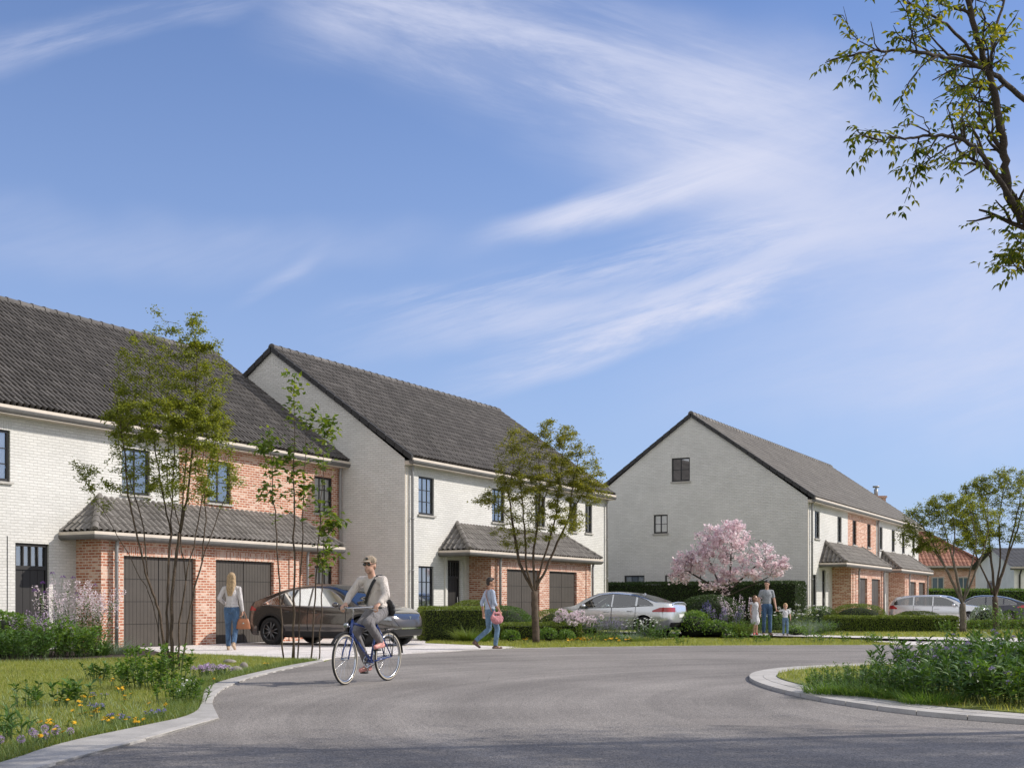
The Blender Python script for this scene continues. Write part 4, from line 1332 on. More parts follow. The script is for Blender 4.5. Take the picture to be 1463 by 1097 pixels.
def branch_mesh(name, pos, par, r_tip, expo, mat, parent, r_max=None, sides=(7, 5, 4)):
    n = len(pos)
    kids = [[] for _ in range(n)]
    for i, p in enumerate(par):
        if p >= 0: kids[p].append(i)
    rad = np.zeros(n)
    for i in range(n - 1, -1, -1):
        rad[i] = max(r_tip, (sum(rad[k] ** expo for k in kids[i])) ** (1 / expo)) if kids[i] else r_tip
    if r_max is not None:
        top = rad.max()
        if top > 0: 
            f = np.log(r_max / r_tip) / max(1e-6, np.log(top / r_tip))
            rad = r_tip * (rad / r_tip) ** f
        rad = np.maximum(r_tip, rad * (1 - .5 * np.clip(pos[:, 2] / max(.1, pos[:, 2].max() * .85), 0, 1)))
    mb = MB()
    for i in range(n):
        start = par[i] < 0
        p = par[i]
        if not start:
            main = max(kids[p], key=lambda k: rad[k])
            if main == i and par[p] >= 0 or (main == i and par[p] < 0):
                continue
        chain = [i] if start else [p, i]
        c = i
        while kids[c]:
            c = max(kids[c], key=lambda k: rad[k]); chain.append(c)
        if len(chain) < 2: continue
        rr = [float(rad[k]) for k in chain]
        if not start: rr[0] = rr[1]
        ns = sides[0] if rr[0] > .03 else (sides[1] if rr[0] > .012 else sides[2])
        mb.tube([pos[k] for k in chain], rr, ns, caps=True)
    o = mb.build(name, M[mat] if isinstance(mat, str) else mat, parent)
    return o, rad, kids


def crown_pts(ells, n, rng, shell=0.35):
    """random points in a union of ellipsoids (cx, cy, cz, rx, ry, rz, weight)"""
    w = np.array([e[6] if len(e) > 6 else e[3] * e[4] * e[5] for e in ells]); w = w / w.sum()
    k = rng.choice(len(ells), n, p=w)
    d = rand_dirs(n, rng) * (rng.random(n) ** shell)[:, None]
    E = np.array([e[:6] for e in ells])
    return E[k, :3] + d * E[k, 3:6]


def tree(name, loc, stems, ells, n_attr, leaf, n_leaf, label, group=None, mat='leaf_tree', bark='bark_brown', seed=1, step=0.12, kill=0.2, infl=0.9, r_tip=0.004, r_max=0.09, expo=2.2, leaf_w=0.5, twig_r=0.011, spread=0.10, cat='tree', z_leaf=0.0, droop=0.25, clump=None, scale=1.0, tip_h=6, cluster=0, low_z=-1):
    rng = np.random.default_rng(seed)
    root = empty(name, (loc[0], loc[1], 0), 0, label, cat, group)
    A = crown_pts(ells, n_attr, rng)
    pos, par = colonise(stems, A, step, infl, kill, rng=rng)
    tr, rad, kids = branch_mesh('trunk', pos, par, r_tip, expo, bark, root, r_max)
    n_ = len(pos); hgt = np.zeros(n_, int)
    for i in range(n_ - 1, -1, -1):
        if par[i] >= 0: hgt[par[i]] = max(hgt[par[i]], hgt[i] + 1)
    thin = np.where((hgt <= tip_h) & (pos[:, 2] > z_leaf) & (par >= 0) & (rad < .02))[0]
    if clump is not None:
        # leave some twigs bare and crowd others so the crown has gaps and clots
        ph = rng.random(3) * 6.28
        s = np.sin(pos[thin, 0] * clump + ph[0]) + np.sin(pos[thin, 1] * clump + ph[1]) + np.sin(pos[thin, 2] * clump * 1.4 + ph[2])
        wgt = np.where(pos[thin, 2] < low_z, .22, 1.0) * np.clip(s * 0.32 + 0.68, 0.34, 1.5) * rng.gamma(1.3, 1.0, len(thin))
    else:
        wgt = np.ones(len(thin))
    if cluster:
        cn = rng.choice(thin, cluster, p=wgt / wgt.sum())
        pick = rng.choice(cn, n_leaf)
    else:
        pick = rng.choice(thin, n_leaf, p=wgt / wgt.sum())
    ax = unit(pos[pick] - pos[par[pick]])
    f = rng.random(n_leaf)[:, None]
    P = pos[par[pick]] * (1 - f) + pos[pick] * f + rng.normal(size=(n_leaf, 3)) * spread * np.array([1, 1, .65 if not cluster else .8])
    D = unit(ax * 0.5 + rand_dirs(n_leaf, rng) * np.array([1, 1, .45]) + np.array([0, 0, -.08]))
    b = Bag(); b.add(leaf_quads(P, D, leaf * (0.6 + 0.8 * rng.random(n_leaf)), leaf * leaf_w, rng, droop))
    b.build('crown', M[mat], root)
    return root, pos, par, rad


def lean(p0, p1, n=10, wob=0.02, rng=RNG, bow=(0, 0, 0)):
    p0, p1 = np.array(p0, float), np.array(p1, float)
    t = np.linspace(0, 1, n)[:, None]
    q_ = p0 * (1 - t) + p1 * t + np.array(bow) * (4 * t * (1 - t))
    q_[1:-1] += rng.normal(size=(n - 2, 3)) * wob * np.array([1, 1, .3])
    return [tuple(x) for x in q_]


def gx(px, Y):
    return (px - 731.5) / 1757 * Y


def limbs(chains, base, scale, seed, dep=.35):
    """main limbs surveyed as (x, y) marks, given depth and real size"""
    rng = np.random.default_rng(seed); out = []; known = {}
    for ch in chains:
        pts = []; dy = rng.uniform(-dep, dep); n = len(ch)
        for i, (x, y) in enumerate(ch):
            if (x, y) in known: pts.append(known[(x, y)]); y0 = pts[-1][1]; continue
            if i == 0: p = ((x - base[0]) / scale, rng.uniform(-.05, .05), 0.0 if y >= base[1] - 4 else 1.1 + (861 - y) / scale)
            else:
                st_ = pts[0][1]
                p = ((x - base[0]) / scale, st_ + (dy - st_) * (i / (n - 1)) ** 1.1, 1.1 + (861 - y) / scale)
            known[(x, y)] = p; pts.append(p)
        P = np.array(pts); t = np.arange(n); k = 6
        tt = np.linspace(0, n - 1, (n - 1) * k + 1)
        q_ = np.stack([np.interp(tt, t, P[:, j]) for j in range(3)], 1)
        for _ in range(2): q_[1:-1] = q_[1:-1] * .5 + (q_[:-2] + q_[2:]) * .25
        q_[1:-1] += rng.normal(size=(len(q_) - 2, 3)) * .008
        out.append([tuple(v_) for v_ in q_])
    return out


# T1: many-stemmed tree in the left lawn (crown from 2.6 m to 6 m)
x0 = G(243, 957)
st1 = limbs([[(238, 955), (232, 880), (215, 830), (200, 760), (190, 700), (185, 620), (172, 545)],
             [(241, 955), (236, 860), (240, 760), (243, 650), (238, 560), (225, 480)],
             [(246, 955), (244, 850), (255, 760), (262, 650), (258, 540), (247, 455)],
             [(256, 955), (254, 900), (262, 830), (280, 730), (300, 640), (310, 560)],
             [(260, 955), (268, 880), (285, 800), (312, 720), (335, 665)],
             [(236, 953), (222, 860), (190, 790), (150, 720), (122, 665)],
             [(255, 760), (270, 690), (280, 600), (285, 510), (279, 455)],
             [(215, 830), (204, 740), (168, 650), (152, 575)],
             [(240, 760), (222, 680), (208, 600), (203, 500)],
             [(285, 800), (292, 730), (284, 660), (298, 590)],
             [(262, 830), (250, 740), (230, 690), (232, 610)]], (243, 957), 87.4, 3, .55)
ell1 = [(0.0, 0, 3.9, 1.1, .9, .85), (-.4, .1, 4.8, .6, .5, .8), (.42, 0, 4.8, .62, .5, .8), (.15, 0, 3.1, 1.0, .8, .5, .35), (-1.1, .0, 3.0, .35, .3, .4, .03), (.95, .0, 3.1, .3, .3, .5, .05), (-.2, .1, 5.6, .22, .2, .45, .03), (.4, .1, 5.6, .2, .2, .4, .03)]
T1 = tree('ornamental_tree', x0, st1, ell1, 2200, .047, 30000, 'many-stemmed young tree with a feathery crown in the left lawn before the garages', mat='leaf_tree', seed=5, step=.085, kill=.125, infl=.7, r_tip=.003, r_max=.052, low_z=2.9, expo=2.1, clump=3.0, spread=.05, leaf_w=.55)

# T2: clump of thin saplings with big fresh leaves
x0 = G(422, 941)
rg = np.random.default_rng(8)
st2 = []
for bx_, tx_, h_ in ((-.22, -.55, 4.6), (-.02, -.02, 5.6), (.06, .20, 4.7), (.30, .62, 4.6), (.48, .55, 2.6)):
    st2.append(lean((bx_, rg.uniform(-.15, .15), 0), (tx_, rg.uniform(-.2, .2), h_), 20, .012, rg))
ell2 = [(-.45, 0, 4.0, .45, .4, .45), (0, 0, 5.2, .35, .35, .55), (-.05, 0, 3.3, .4, .4, .5), (.55, .0, 4.4, .45, .4, .5), (.8, 0, 2.7, .5, .35, .25), (-.55, 0, 3.2, .5, .35, .3), (.1, 0, 1.6, .4, .35, .4, .05), (.7, 0, 2.0, .55, .3, .25, .05)]
T2 = tree('sapling', x0, st2, ell2, 210, .125, 950, 'clump of five thin saplings with broad fresh green leaves beside the dark parked car', mat='leaf_sapling', bark='bark_brown', seed=12, step=.13, kill=.25, infl=.8, r_tip=.004, r_max=.036, expo=2.6, tip_h=9, leaf_w=.62, spread=.09, droop=.35, z_leaf=.8, clump=2.5)

# T3: single trunk forking low, in the hedge of the middle house
x0 = G(766, 919)
st3 = limbs([[(766, 917), (765, 880), (764, 845)],
             [(764, 845), (742, 805), (732, 745), (727, 700), (708, 645)],
             [(764, 845), (762, 790), (770, 735), (772, 690), (768, 630)],
             [(764, 845), (788, 795), (815, 735), (842, 690), (858, 655)],
             [(764, 845), (752, 815), (750, 760), (745, 705), (738, 640)],
             [(764, 845), (776, 800), (795, 740), (800, 690), (806, 630)],
             [(732, 745), (715, 725), (695, 712)], [(815, 735), (818, 690), (828, 645)], [(770, 735), (785, 690), (790, 640)], [(727, 700), (735, 660), (728, 625)]], (766, 919), 52.7, 5, .6)
ell3 = [(-.1, 0, 4.7, 1.1, .95, 1.0), (-.55, 0, 4.0, .85, .8, .8), (1.1, .1, 4.6, .8, .7, .9), (.5, 0, 5.5, .8, .7, .6), (-.5, 0, 5.4, .5, .5, .7), (-1.35, 0, 3.85, .45, .4, .25, .08), (1.6, 0, 4.2, .45, .4, .6, .2), (.3, 0, 3.3, 1.2, .8, .5, .6), (-.5, 0, 2.9, .8, .6, .4, .25)]
T3 = tree('ornamental_tree', x0, st3, ell3, 2000, .060, 25000, 'olive green tree with a forked trunk standing in the low hedge before the middle house', mat='leaf_tree_olive', seed=7, step=.095, kill=.15, infl=.8, r_tip=.0038, r_max=.105, expo=2.1, clump=2.4, spread=.06, bark='bark_brown', leaf_w=.55)

# T4, T5: the pair at the right
x0 = (gx(1376, 46.0), 46.0)
st4 = limbs([[(1376, 902), (1376, 862)],
             [(1376, 862), (1352, 812), (1328, 768), (1305, 735)], [(1376, 862), (1362, 800), (1350, 755), (1338, 718)],
             [(1376, 862), (1385, 812), (1391, 770), (1376, 722)], [(1376, 862), (1398, 805), (1410, 760), (1406, 715)],
             [(1352, 812), (1334, 785), (1312, 765), (1296, 752)], [(1362, 800), (1368, 755), (1360, 715)]], (1376, 903), 38.2, 6, .6)
ell4 = [(-1.6, 0, 4.0, .8, .7, .7), (-.9, 0, 4.5, .8, .8, .75), (.1, 0, 4.5, .8, .8, .75), (.8, 0, 4.2, .7, .6, .6), (-2.2, 0, 3.6, .5, .5, .5, .15), (-1.2, 0, 3.3, .8, .5, .5, .25), (.4, 0, 3.5, .8, .6, .4, .25)]
T4 = tree('ornamental_tree', x0, st4, ell4, 1400, .078, 11000, 'leaning vase-shaped tree before the silver estate car, left one of the right pair', group='pair of trees at the right', mat='leaf_tree', seed=9, step=.12, kill=.19, infl=1.0, r_tip=.005, r_max=.13, expo=2.1, clump=1.9, spread=.08, bark='bark_grey', leaf_w=.55)
x0 = (gx(1424, 49.0), 49.0)
st5 = limbs([[(1424, 896), (1424, 852)],
             [(1424, 852), (1402, 802), (1388, 765), (1372, 728)], [(1424, 852), (1419, 800), (1414, 750), (1404, 698)],
             [(1424, 852), (1441, 800), (1457, 760), (1468, 722)], [(1424, 852), (1433, 800), (1431, 742), (1441, 690)],
             [(1402, 802), (1385, 790), (1365, 770)], [(1441, 800), (1448, 750), (1452, 705)], [(1419, 800), (1400, 755), (1392, 712)]], (1424, 896), 35.9, 7, .7)
ell5 = [(-.3, 0, 5.3, 1.2, 1.0, 1.0), (.4, 0, 6.0, .9, .7, .6), (-1.3, 0, 4.6, .9, .7, .7), (1.2, 0, 5.0, 1.1, .9, .9), (-.6, 0, 4.2, 1.2, .8, .6), (1.8, 0, 4.2, .7, .5, .6), (.6, 0, 4.0, 1.0, .6, .6, .5), (-.8, 0, 3.6, .9, .6, .5, .35)]
T5 = tree('ornamental_tree', x0, st5, ell5, 2000, .080, 20000, 'taller dense tree before the dark navy car, right one of the right pair', group='pair of trees at the right', mat='leaf_tree', seed=10, step=.12, kill=.19, infl=1.0, r_tip=.005, r_max=.125, expo=2.1, clump=1.9, spread=.08, bark='bark_brown', leaf_w=.55)

# pink magnolia
x0 = (gx(1036, 46.5), 46.5)
rg = np.random.default_rng(61)
st6 = [lean((0, 0, 0), (0, 0, 1.35), 8, .01, rg),
       [(0, 0, 1.35), (-.4, 0, 1.7), (-.9, .05, 2.0), (-1.4, .1, 2.3)],
       [(0, 0, 1.35), (-.25, .1, 1.9), (-.5, .1, 2.5)], [(0, 0, 1.35), (.15, -.1, 1.9), (.2, -.1, 2.7)],
       [(0, 0, 1.35), (.4, 0, 1.8), (.85, .1, 2.2), (1.3, .1, 2.6)], [(0, 0, 1.3), (.5, .1, 1.55), (1.1, .1, 1.8), (1.7, .1, 2.1)]]
ell6 = [(-.2, 0, 3.3, 1.0, .9, .9), (.35, 0, 3.5, .7, .7, .75), (1.2, 0, 3.0, .9, .8, .65), (-1.15, 0, 2.6, .85, .8, .6), (-1.75, 0, 2.1, .55, .5, .4, .35), (1.9, 0, 2.5, .55, .5, .5, .3), (.6, 0, 2.2, 1.1, .7, .25, .2), (-.5, 0, 1.75, .9, .6, .2, .1)]
T6 = tree('magnolia_tree', x0, st6, ell6, 1300, .115, 8200, 'spreading tree covered in pink blossom before the grey gable wall', mat='petal_pink', seed=14, cluster=520, step=.11, kill=.17, infl=1.0, r_tip=.006, r_max=.12, expo=2.1, clump=2.0, spread=.075, bark='bark_dark', leaf_w=.8, droop=-.1)
for ch in T6[0].children:
    if ch.name.startswith('crown'):
        ch.name = 'blossom'

# near tree whose limbs reach in at the upper right; its trunk stands on the island beyond the frame
def near_tree():
    rng = np.random.default_rng(71)
    root = empty('street_tree', (6.35, 10.8, 0), 0, 'near tree reaching in at the upper right with long limbs and drooping leaflets', 'tree')
    def W_(px, py, Y):
        return np.array([gx(px, Y) - 6.35, Y - 10.8, 1.1 + (861 - py) / 1757 * Y])
    limbs = [
        ([(0, 0, 0), (-.05, 0, 1.5), (-.25, -.1, 2.6), (-.75, -.3, 3.5), W_(1500, 345, 10.2)], .15, .085),
        ([W_(1500, 345, 10.2), W_(1463, 315, 10.1), W_(1440, 280, 10.0), W_(1436, 230, 9.9), W_(1430, 180, 9.8), W_(1415, 110, 9.7), W_(1395, 50, 9.6), W_(1380, -10, 9.5), W_(1370, -90, 9.5)], .085, .035),
        ([W_(1463, 315, 10.1), W_(1425, 252, 9.8), W_(1400, 216, 9.6), W_(1375, 199, 9.4), W_(1340, 194, 9.3), W_(1300, 198, 9.2), W_(1255, 200, 9.1)], .05, .012),
        ([W_(1560, 190, 10.6), W_(1480, 155, 10.2), W_(1430, 112, 9.8), W_(1400, 95, 9.6), W_(1350, 80, 9.4), W_(1300, 73, 9.2), W_(1250, 73, 9.1), W_(1215, 80, 9.0)], .055, .012),
        ([W_(1500, 345, 10.2), W_(1530, 250, 10.4), W_(1560, 190, 10.6), W_(1600, 60, 10.8), W_(1640, -120, 11)], .08, .04),
        ([W_(1432, 190, 9.8), W_(1412, 110, 10.2), W_(1420, 50, 10.4), W_(1440, -20, 10.5)], .035, .02),
        ([W_(1415, 110, 9.7), W_(1370, 50, 9.5), W_(1330, 20, 9.3), W_(1290, 0, 9.2), W_(1250, -20, 9.2)], .03, .010),
        ([W_(1500, 345, 10.2), W_(1490, 370, 9.8), W_(1475, 350, 9.6), W_(1455, 345, 9.4)], .03, .008),
        ([W_(1490, 370, 9.8), W_(1480, 395, 9.6), W_(1462, 385, 9.5), W_(1445, 380, 9.4)], .022, .007),
        ([W_(1375, 199, 9.4), W_(1372, 170, 9.5), W_(1385, 150, 9.7), W_(1400, 130, 9.9)], .02, .008),
        ([W_(1640, -120, 11), W_(1600, -250, 11), W_(1500, -320, 10.8)], .04, .02),
        ([W_(1370, -90, 9.5), W_(1340, -180, 9.5), W_(1290, -260, 9.4)], .035, .015),
        ([W_(1600, 60, 10.8), (1.2, -.6, 5.8), (2.0, -1.0, 6.6)], .05, .02),
    ]
    mb = MB(); twigs = []
    def smooth(pts, k=6):
        P = np.array([np.array(p, float) for p in pts]); t = np.arange(len(P)); tt = np.linspace(0, len(P) - 1, (len(P) - 1) * k + 1)
        out = np.stack([np.interp(tt, t, P[:, i]) for i in range(3)], 1)
        for _ in range(3):
            out[1:-1] = out[1:-1] * .5 + (out[:-2] + out[2:]) * .25
        out[1:-1] += rng.normal(size=(len(out) - 2, 3)) * .006
        return out
    def twig(p, d, L, r, depth):
        n = max(3, int(L / .07)); pts = [p.copy()]; d = d.copy()
        for i in range(n):
            d = d + rng.normal(size=3) * .16 + np.array([0, 0, .02]); d /= np.linalg.norm(d)
            pts.append(pts[-1] + d * L / n)
        mb.tube(pts, list(np.linspace(r, r * .35, len(pts))), 5)
        if depth > 0:
            for i in range(1, len(pts)):
                if rng.random() < .42:
                    s_ = rng.normal(size=3); s_ -= d * s_.dot(d); s_ /= np.linalg.norm(s_) + 1e-6
                    twig(pts[i], (d * .7 + s_ * .8) / np.linalg.norm(d * .7 + s_ * .8), L * rng.uniform(.35, .6), r * .55, depth - 1)
        else:
            twigs.append(pts)
        if depth > 0: twigs.append(pts[1:])
    for li, (pts, r0, r1) in enumerate(limbs):
        P = smooth(pts); rr = np.linspace(r0, r1, len(P))
        mb.tube(P, [float(x) * (.48 if li else .8) for x in rr], 9)
        if li == 0: continue
        for i in range(3, len(P)):
            f = i / len(P)
            if rng.random() < .22 + .34 * f:
                d = P[i] - P[i - 1]; d /= np.linalg.norm(d)
                s_ = rng.normal(size=3) * np.array([1, .7, 1]); s_ -= d * s_.dot(d); s_ /= np.linalg.norm(s_)
                v_ = d * .8 + s_ * .75 + np.array([-.1, 0, .05]); v_ /= np.linalg.norm(v_)
                twig(P[i], v_, rng.uniform(.24, .52) * (1.1 - .4 * f) * (.45 if li in (7, 8) else 1), max(.006, rr[i] * .32), 1)
        d = P[-1] - P[-2]; d /= np.linalg.norm(d)
        twig(P[-1], d, .22, r1 * .8, 1)
    mb.build('trunk', M['bark_dark'], root)
    Ps = []; Ds = []
    for pts in twigs:
        pts = np.array(pts)
        for i in range(1, len(pts)):
            ax = pts[i] - pts[i - 1]; ax /= np.linalg.norm(ax)
            for s_ in (-1, 1):
                if rng.random() < .33:
                    side = np.cross(ax, [0, 0, 1]); side /= np.linalg.norm(side) + 1e-6
                    # a short rachis of paired leaflets that hang a little
                    rd = ax * .55 + side * s_ * .8 + np.array([0, 0, -.25]) + rng.normal(size=3) * .2; rd /= np.linalg.norm(rd)
                    Lr = rng.uniform(.07, .15); k = rng.integers(2, 4)
                    for j in range(k):
                        b_ = pts[i] + rd * Lr * (j + .5) / k + np.array([0, 0, -.02 * (j / k) ** 2])
                        sd = np.cross(rd, [0, 0, 1]); sd /= np.linalg.norm(sd) + 1e-6
                        for s2 in (-1, 1):
                            dd = rd * .45 + sd * s2 * .75 + np.array([0, 0, -.5]) + rng.normal(size=3) * .22
                            Ps.append(b_); Ds.append(dd / np.linalg.norm(dd))
                    Ps.append(pts[i] + rd * Lr); Ds.append(rd)
    Ps = np.array(Ps); Ds = np.array(Ds)
    n = len(Ps)
    b = Bag(); b.add(leaf_quads(Ps, Ds, .060 * (0.65 + .6 * rng.random(n)), .025, rng, .2))
    ex = crown_pts([(1.4, -.5, 7.6, 1.5, 1.2, 1.0), (1.6, -.2, 5.6, 1.1, 1.0, 1.0)], 2600, rng, .45)
    b.add(leaf_quads(ex, unit(rand_dirs(len(ex), rng) + np.array([0, 0, -.4])), .085, .042, rng, .2))
    b.build('crown', M['leaf_near'], root)
    return n


near_tree()

# the big tree beyond the right edge whose shade falls across the near road
rg = np.random.default_rng(77)
stS = [lean((0, 0, 0), (0, 0, 6.0), 14, .03, rg), [(0, 0, 6), (-.8, .2, 8), (-1.3, .3, 11)], [(0, 0, 6), (.7, -.2, 8), (1.2, -.3, 11)], [(0, 0, 5.8), (.1, .6, 8.5), (.0, .5, 12.5)], [(0, 0, 6.1), (-.2, -.7, 9), (-.3, -.6, 12)]]
tree('street_tree', (18.6, 11.7), stS, [(0, -.2, 12.3, 2.7, 1.8, 3.4), (-1.4, -.5, 10.0, 2.1, 1.5, 1.7), (1.3, .0, 10.4, 1.9, 1.5, 1.8), (-2.2, -1.0, 9.2, 1.8, 1.2, 1.2)], 1000, .14, 11000, 'tall tree past the right edge whose dappled shade crosses the near road', mat='leaf_near', bark='bark_dark', seed=78, step=.35, kill=.55, infl=2.5, r_tip=.012, r_max=.22, expo=2.1, clump=1.1, spread=.75, leaf_w=.5)


# ------------------------------------------------------------------ shrubs, hedges and flowers
def at(px, Y):
    return (gx(px, Y), Y)


hedge('boxwood_hedge', at(648, 36.6), R(8), 2.05, 2.0, .98, 'tall square-clipped hedge block beside the nose of the dark car', group='clipped hedges', mat='leaf_box', seed=2)
hedge('boxwood_hedge', at(772, 36.0), R(2), 2.35, .95, .52, 'low clipped hedge around the foot of the olive tree', group='clipped hedges', mat='leaf_box', seed=3)
ha = C3 - U * 1.25 + V * 4.7
hedge('yew_hedge', (ha.x, ha.y), ROT, 1.5, 9.6, 1.98, 'tall dark clipped hedge along the windowed gable wall', mat='leaf_hedge_dark', seed=4, leaf=.06, dens=700)
hedge('boxwood_hedge', at(1272, 46.8), R(0), 5.0, .85, .60, 'long low hedge on the lawn before the far brick garages', group='clipped hedges', mat='leaf_box', seed=5, leaf=.05)
hedge('privet_hedge', at(1420, 78.0), R(0), 12.6, 1.0, 1.95, 'long bright hedge before the distant brick house', mat='leaf_fresh', seed=6, leaf=.09, dens=300)
hedge('boxwood_hedge', at(1440, 50.3), R(0), 3.4, .5, .38, 'short low hedge right of the right pair of trees', group='clipped hedges', mat='leaf_box', seed=16, leaf=.05)

dome('round_shrub', at(676, 40.2), .95, .85, 1.18, 'large rounded shrub before the black front door', group='clipped round shrubs', seed=21)
dome('round_shrub', at(718, 39.6), .95, .8, 1.0, 'rounded shrub behind the walking man, under the first garage door', group='clipped round shrubs', seed=22, mat='leaf_mid')
dome('round_shrub', at(742, 40.0), .60, .6, .72, 'small rounded shrub left of the olive tree trunk', group='clipped round shrubs', seed=27, mat='leaf_mid')
dome('round_shrub', at(795, 37.6), .82, .7, .92, 'rounded shrub right of the olive tree trunk', group='clipped round shrubs', seed=23)
dome('round_shrub', at(1014, 44.0), 1.28, 1.0, 1.36, 'large dark rounded shrub under the pink tree', group='clipped round shrubs', seed=24, mat='leaf_hedge_dark', leaf=.05)
dome('leafy_shrub', at(990, 41.3), .62, .55, .82, 'bright broad-leaved shrub behind the silver car', seed=25, mat='leaf_fresh', leaf=.075, shaggy=.10, dens=500)
dome('leafy_shrub', at(1022, 41.0), .52, .45, .48, 'low bright shrub under the dark rounded shrub', seed=28, mat='leaf_fresh', leaf=.07, shaggy=.10, dens=500)
dome('round_shrub', at(1172, 50.0), .68, .6, .95, 'small rounded shrub at the corner of the windowed gable', group='clipped round shrubs', seed=26, mat='leaf_mid')
dome('round_shrub', at(1226, 49.4), 1.15, .8, 1.05, 'wide rounded shrub before the first far garage', group='clipped round shrubs', seed=29)
dome('round_shrub', at(1258, 49.2), .6, .5, .62, 'low rounded shrub filling the gap behind the long low hedge', group='clipped round shrubs', seed=30)
dome('round_shrub', at(1310, 48.6), 1.0, .7, .78, 'rounded shrub before the silver estate car', group='clipped round shrubs', seed=31)
dome('leafy_shrub', at(1410, 53.0), .75, .6, .95, 'pale green shrub between the pair of trees', seed=32, mat='leaf_blue', leaf=.08, dens=350, shaggy=.1)
dome('leafy_shrub', at(730, 34.6), .24, .22, .32, 'small pale shrub in front of the low hedge, left of the trunk', seed=33, mat='leaf_fresh', leaf=.05, shaggy=.06)
dome('leafy_shrub', at(784, 34.7), .24, .22, .38, 'small bright shrub at the foot of the olive tree', seed=34, mat='leaf_fresh', leaf=.05, shaggy=.08)
dome('leafy_shrub', at(811, 34.7), .22, .20, .34, 'small bright shrub at the right end of the low hedge', seed=35, mat='leaf_fresh', leaf=.05, shaggy=.08)


def tuft(name, loc, n, h, label, mat='leaf_grassy', spread=.18, bend=.55, w=.012, cat='grass tuft', group=None, seed=1, lean_=.55):
    rng = np.random.default_rng(seed)
    root = empty(name, (loc[0], loc[1], 0), 0, label, cat, group)
    root['kind'] = 'thing'
    a = rng.random(n) * 2 * PI
    r = np.sqrt(rng.random(n)) * spread
    P = np.stack([r * np.cos(a), r * np.sin(a), np.zeros(n)], 1)
    D = unit(np.stack([np.cos(a) * lean_ * rng.random(n), np.sin(a) * lean_ * rng.random(n), np.ones(n)], 1))
    b = Bag(); b.add(blade_tris(P, D, h * (0.55 + .5 * rng.random(n)), w * (0.7 + .6 * rng.random(n)), bend * (.4 + .9 * rng.random(n)), rng, 4))
    b.build('blades', M[mat], root)
    return root


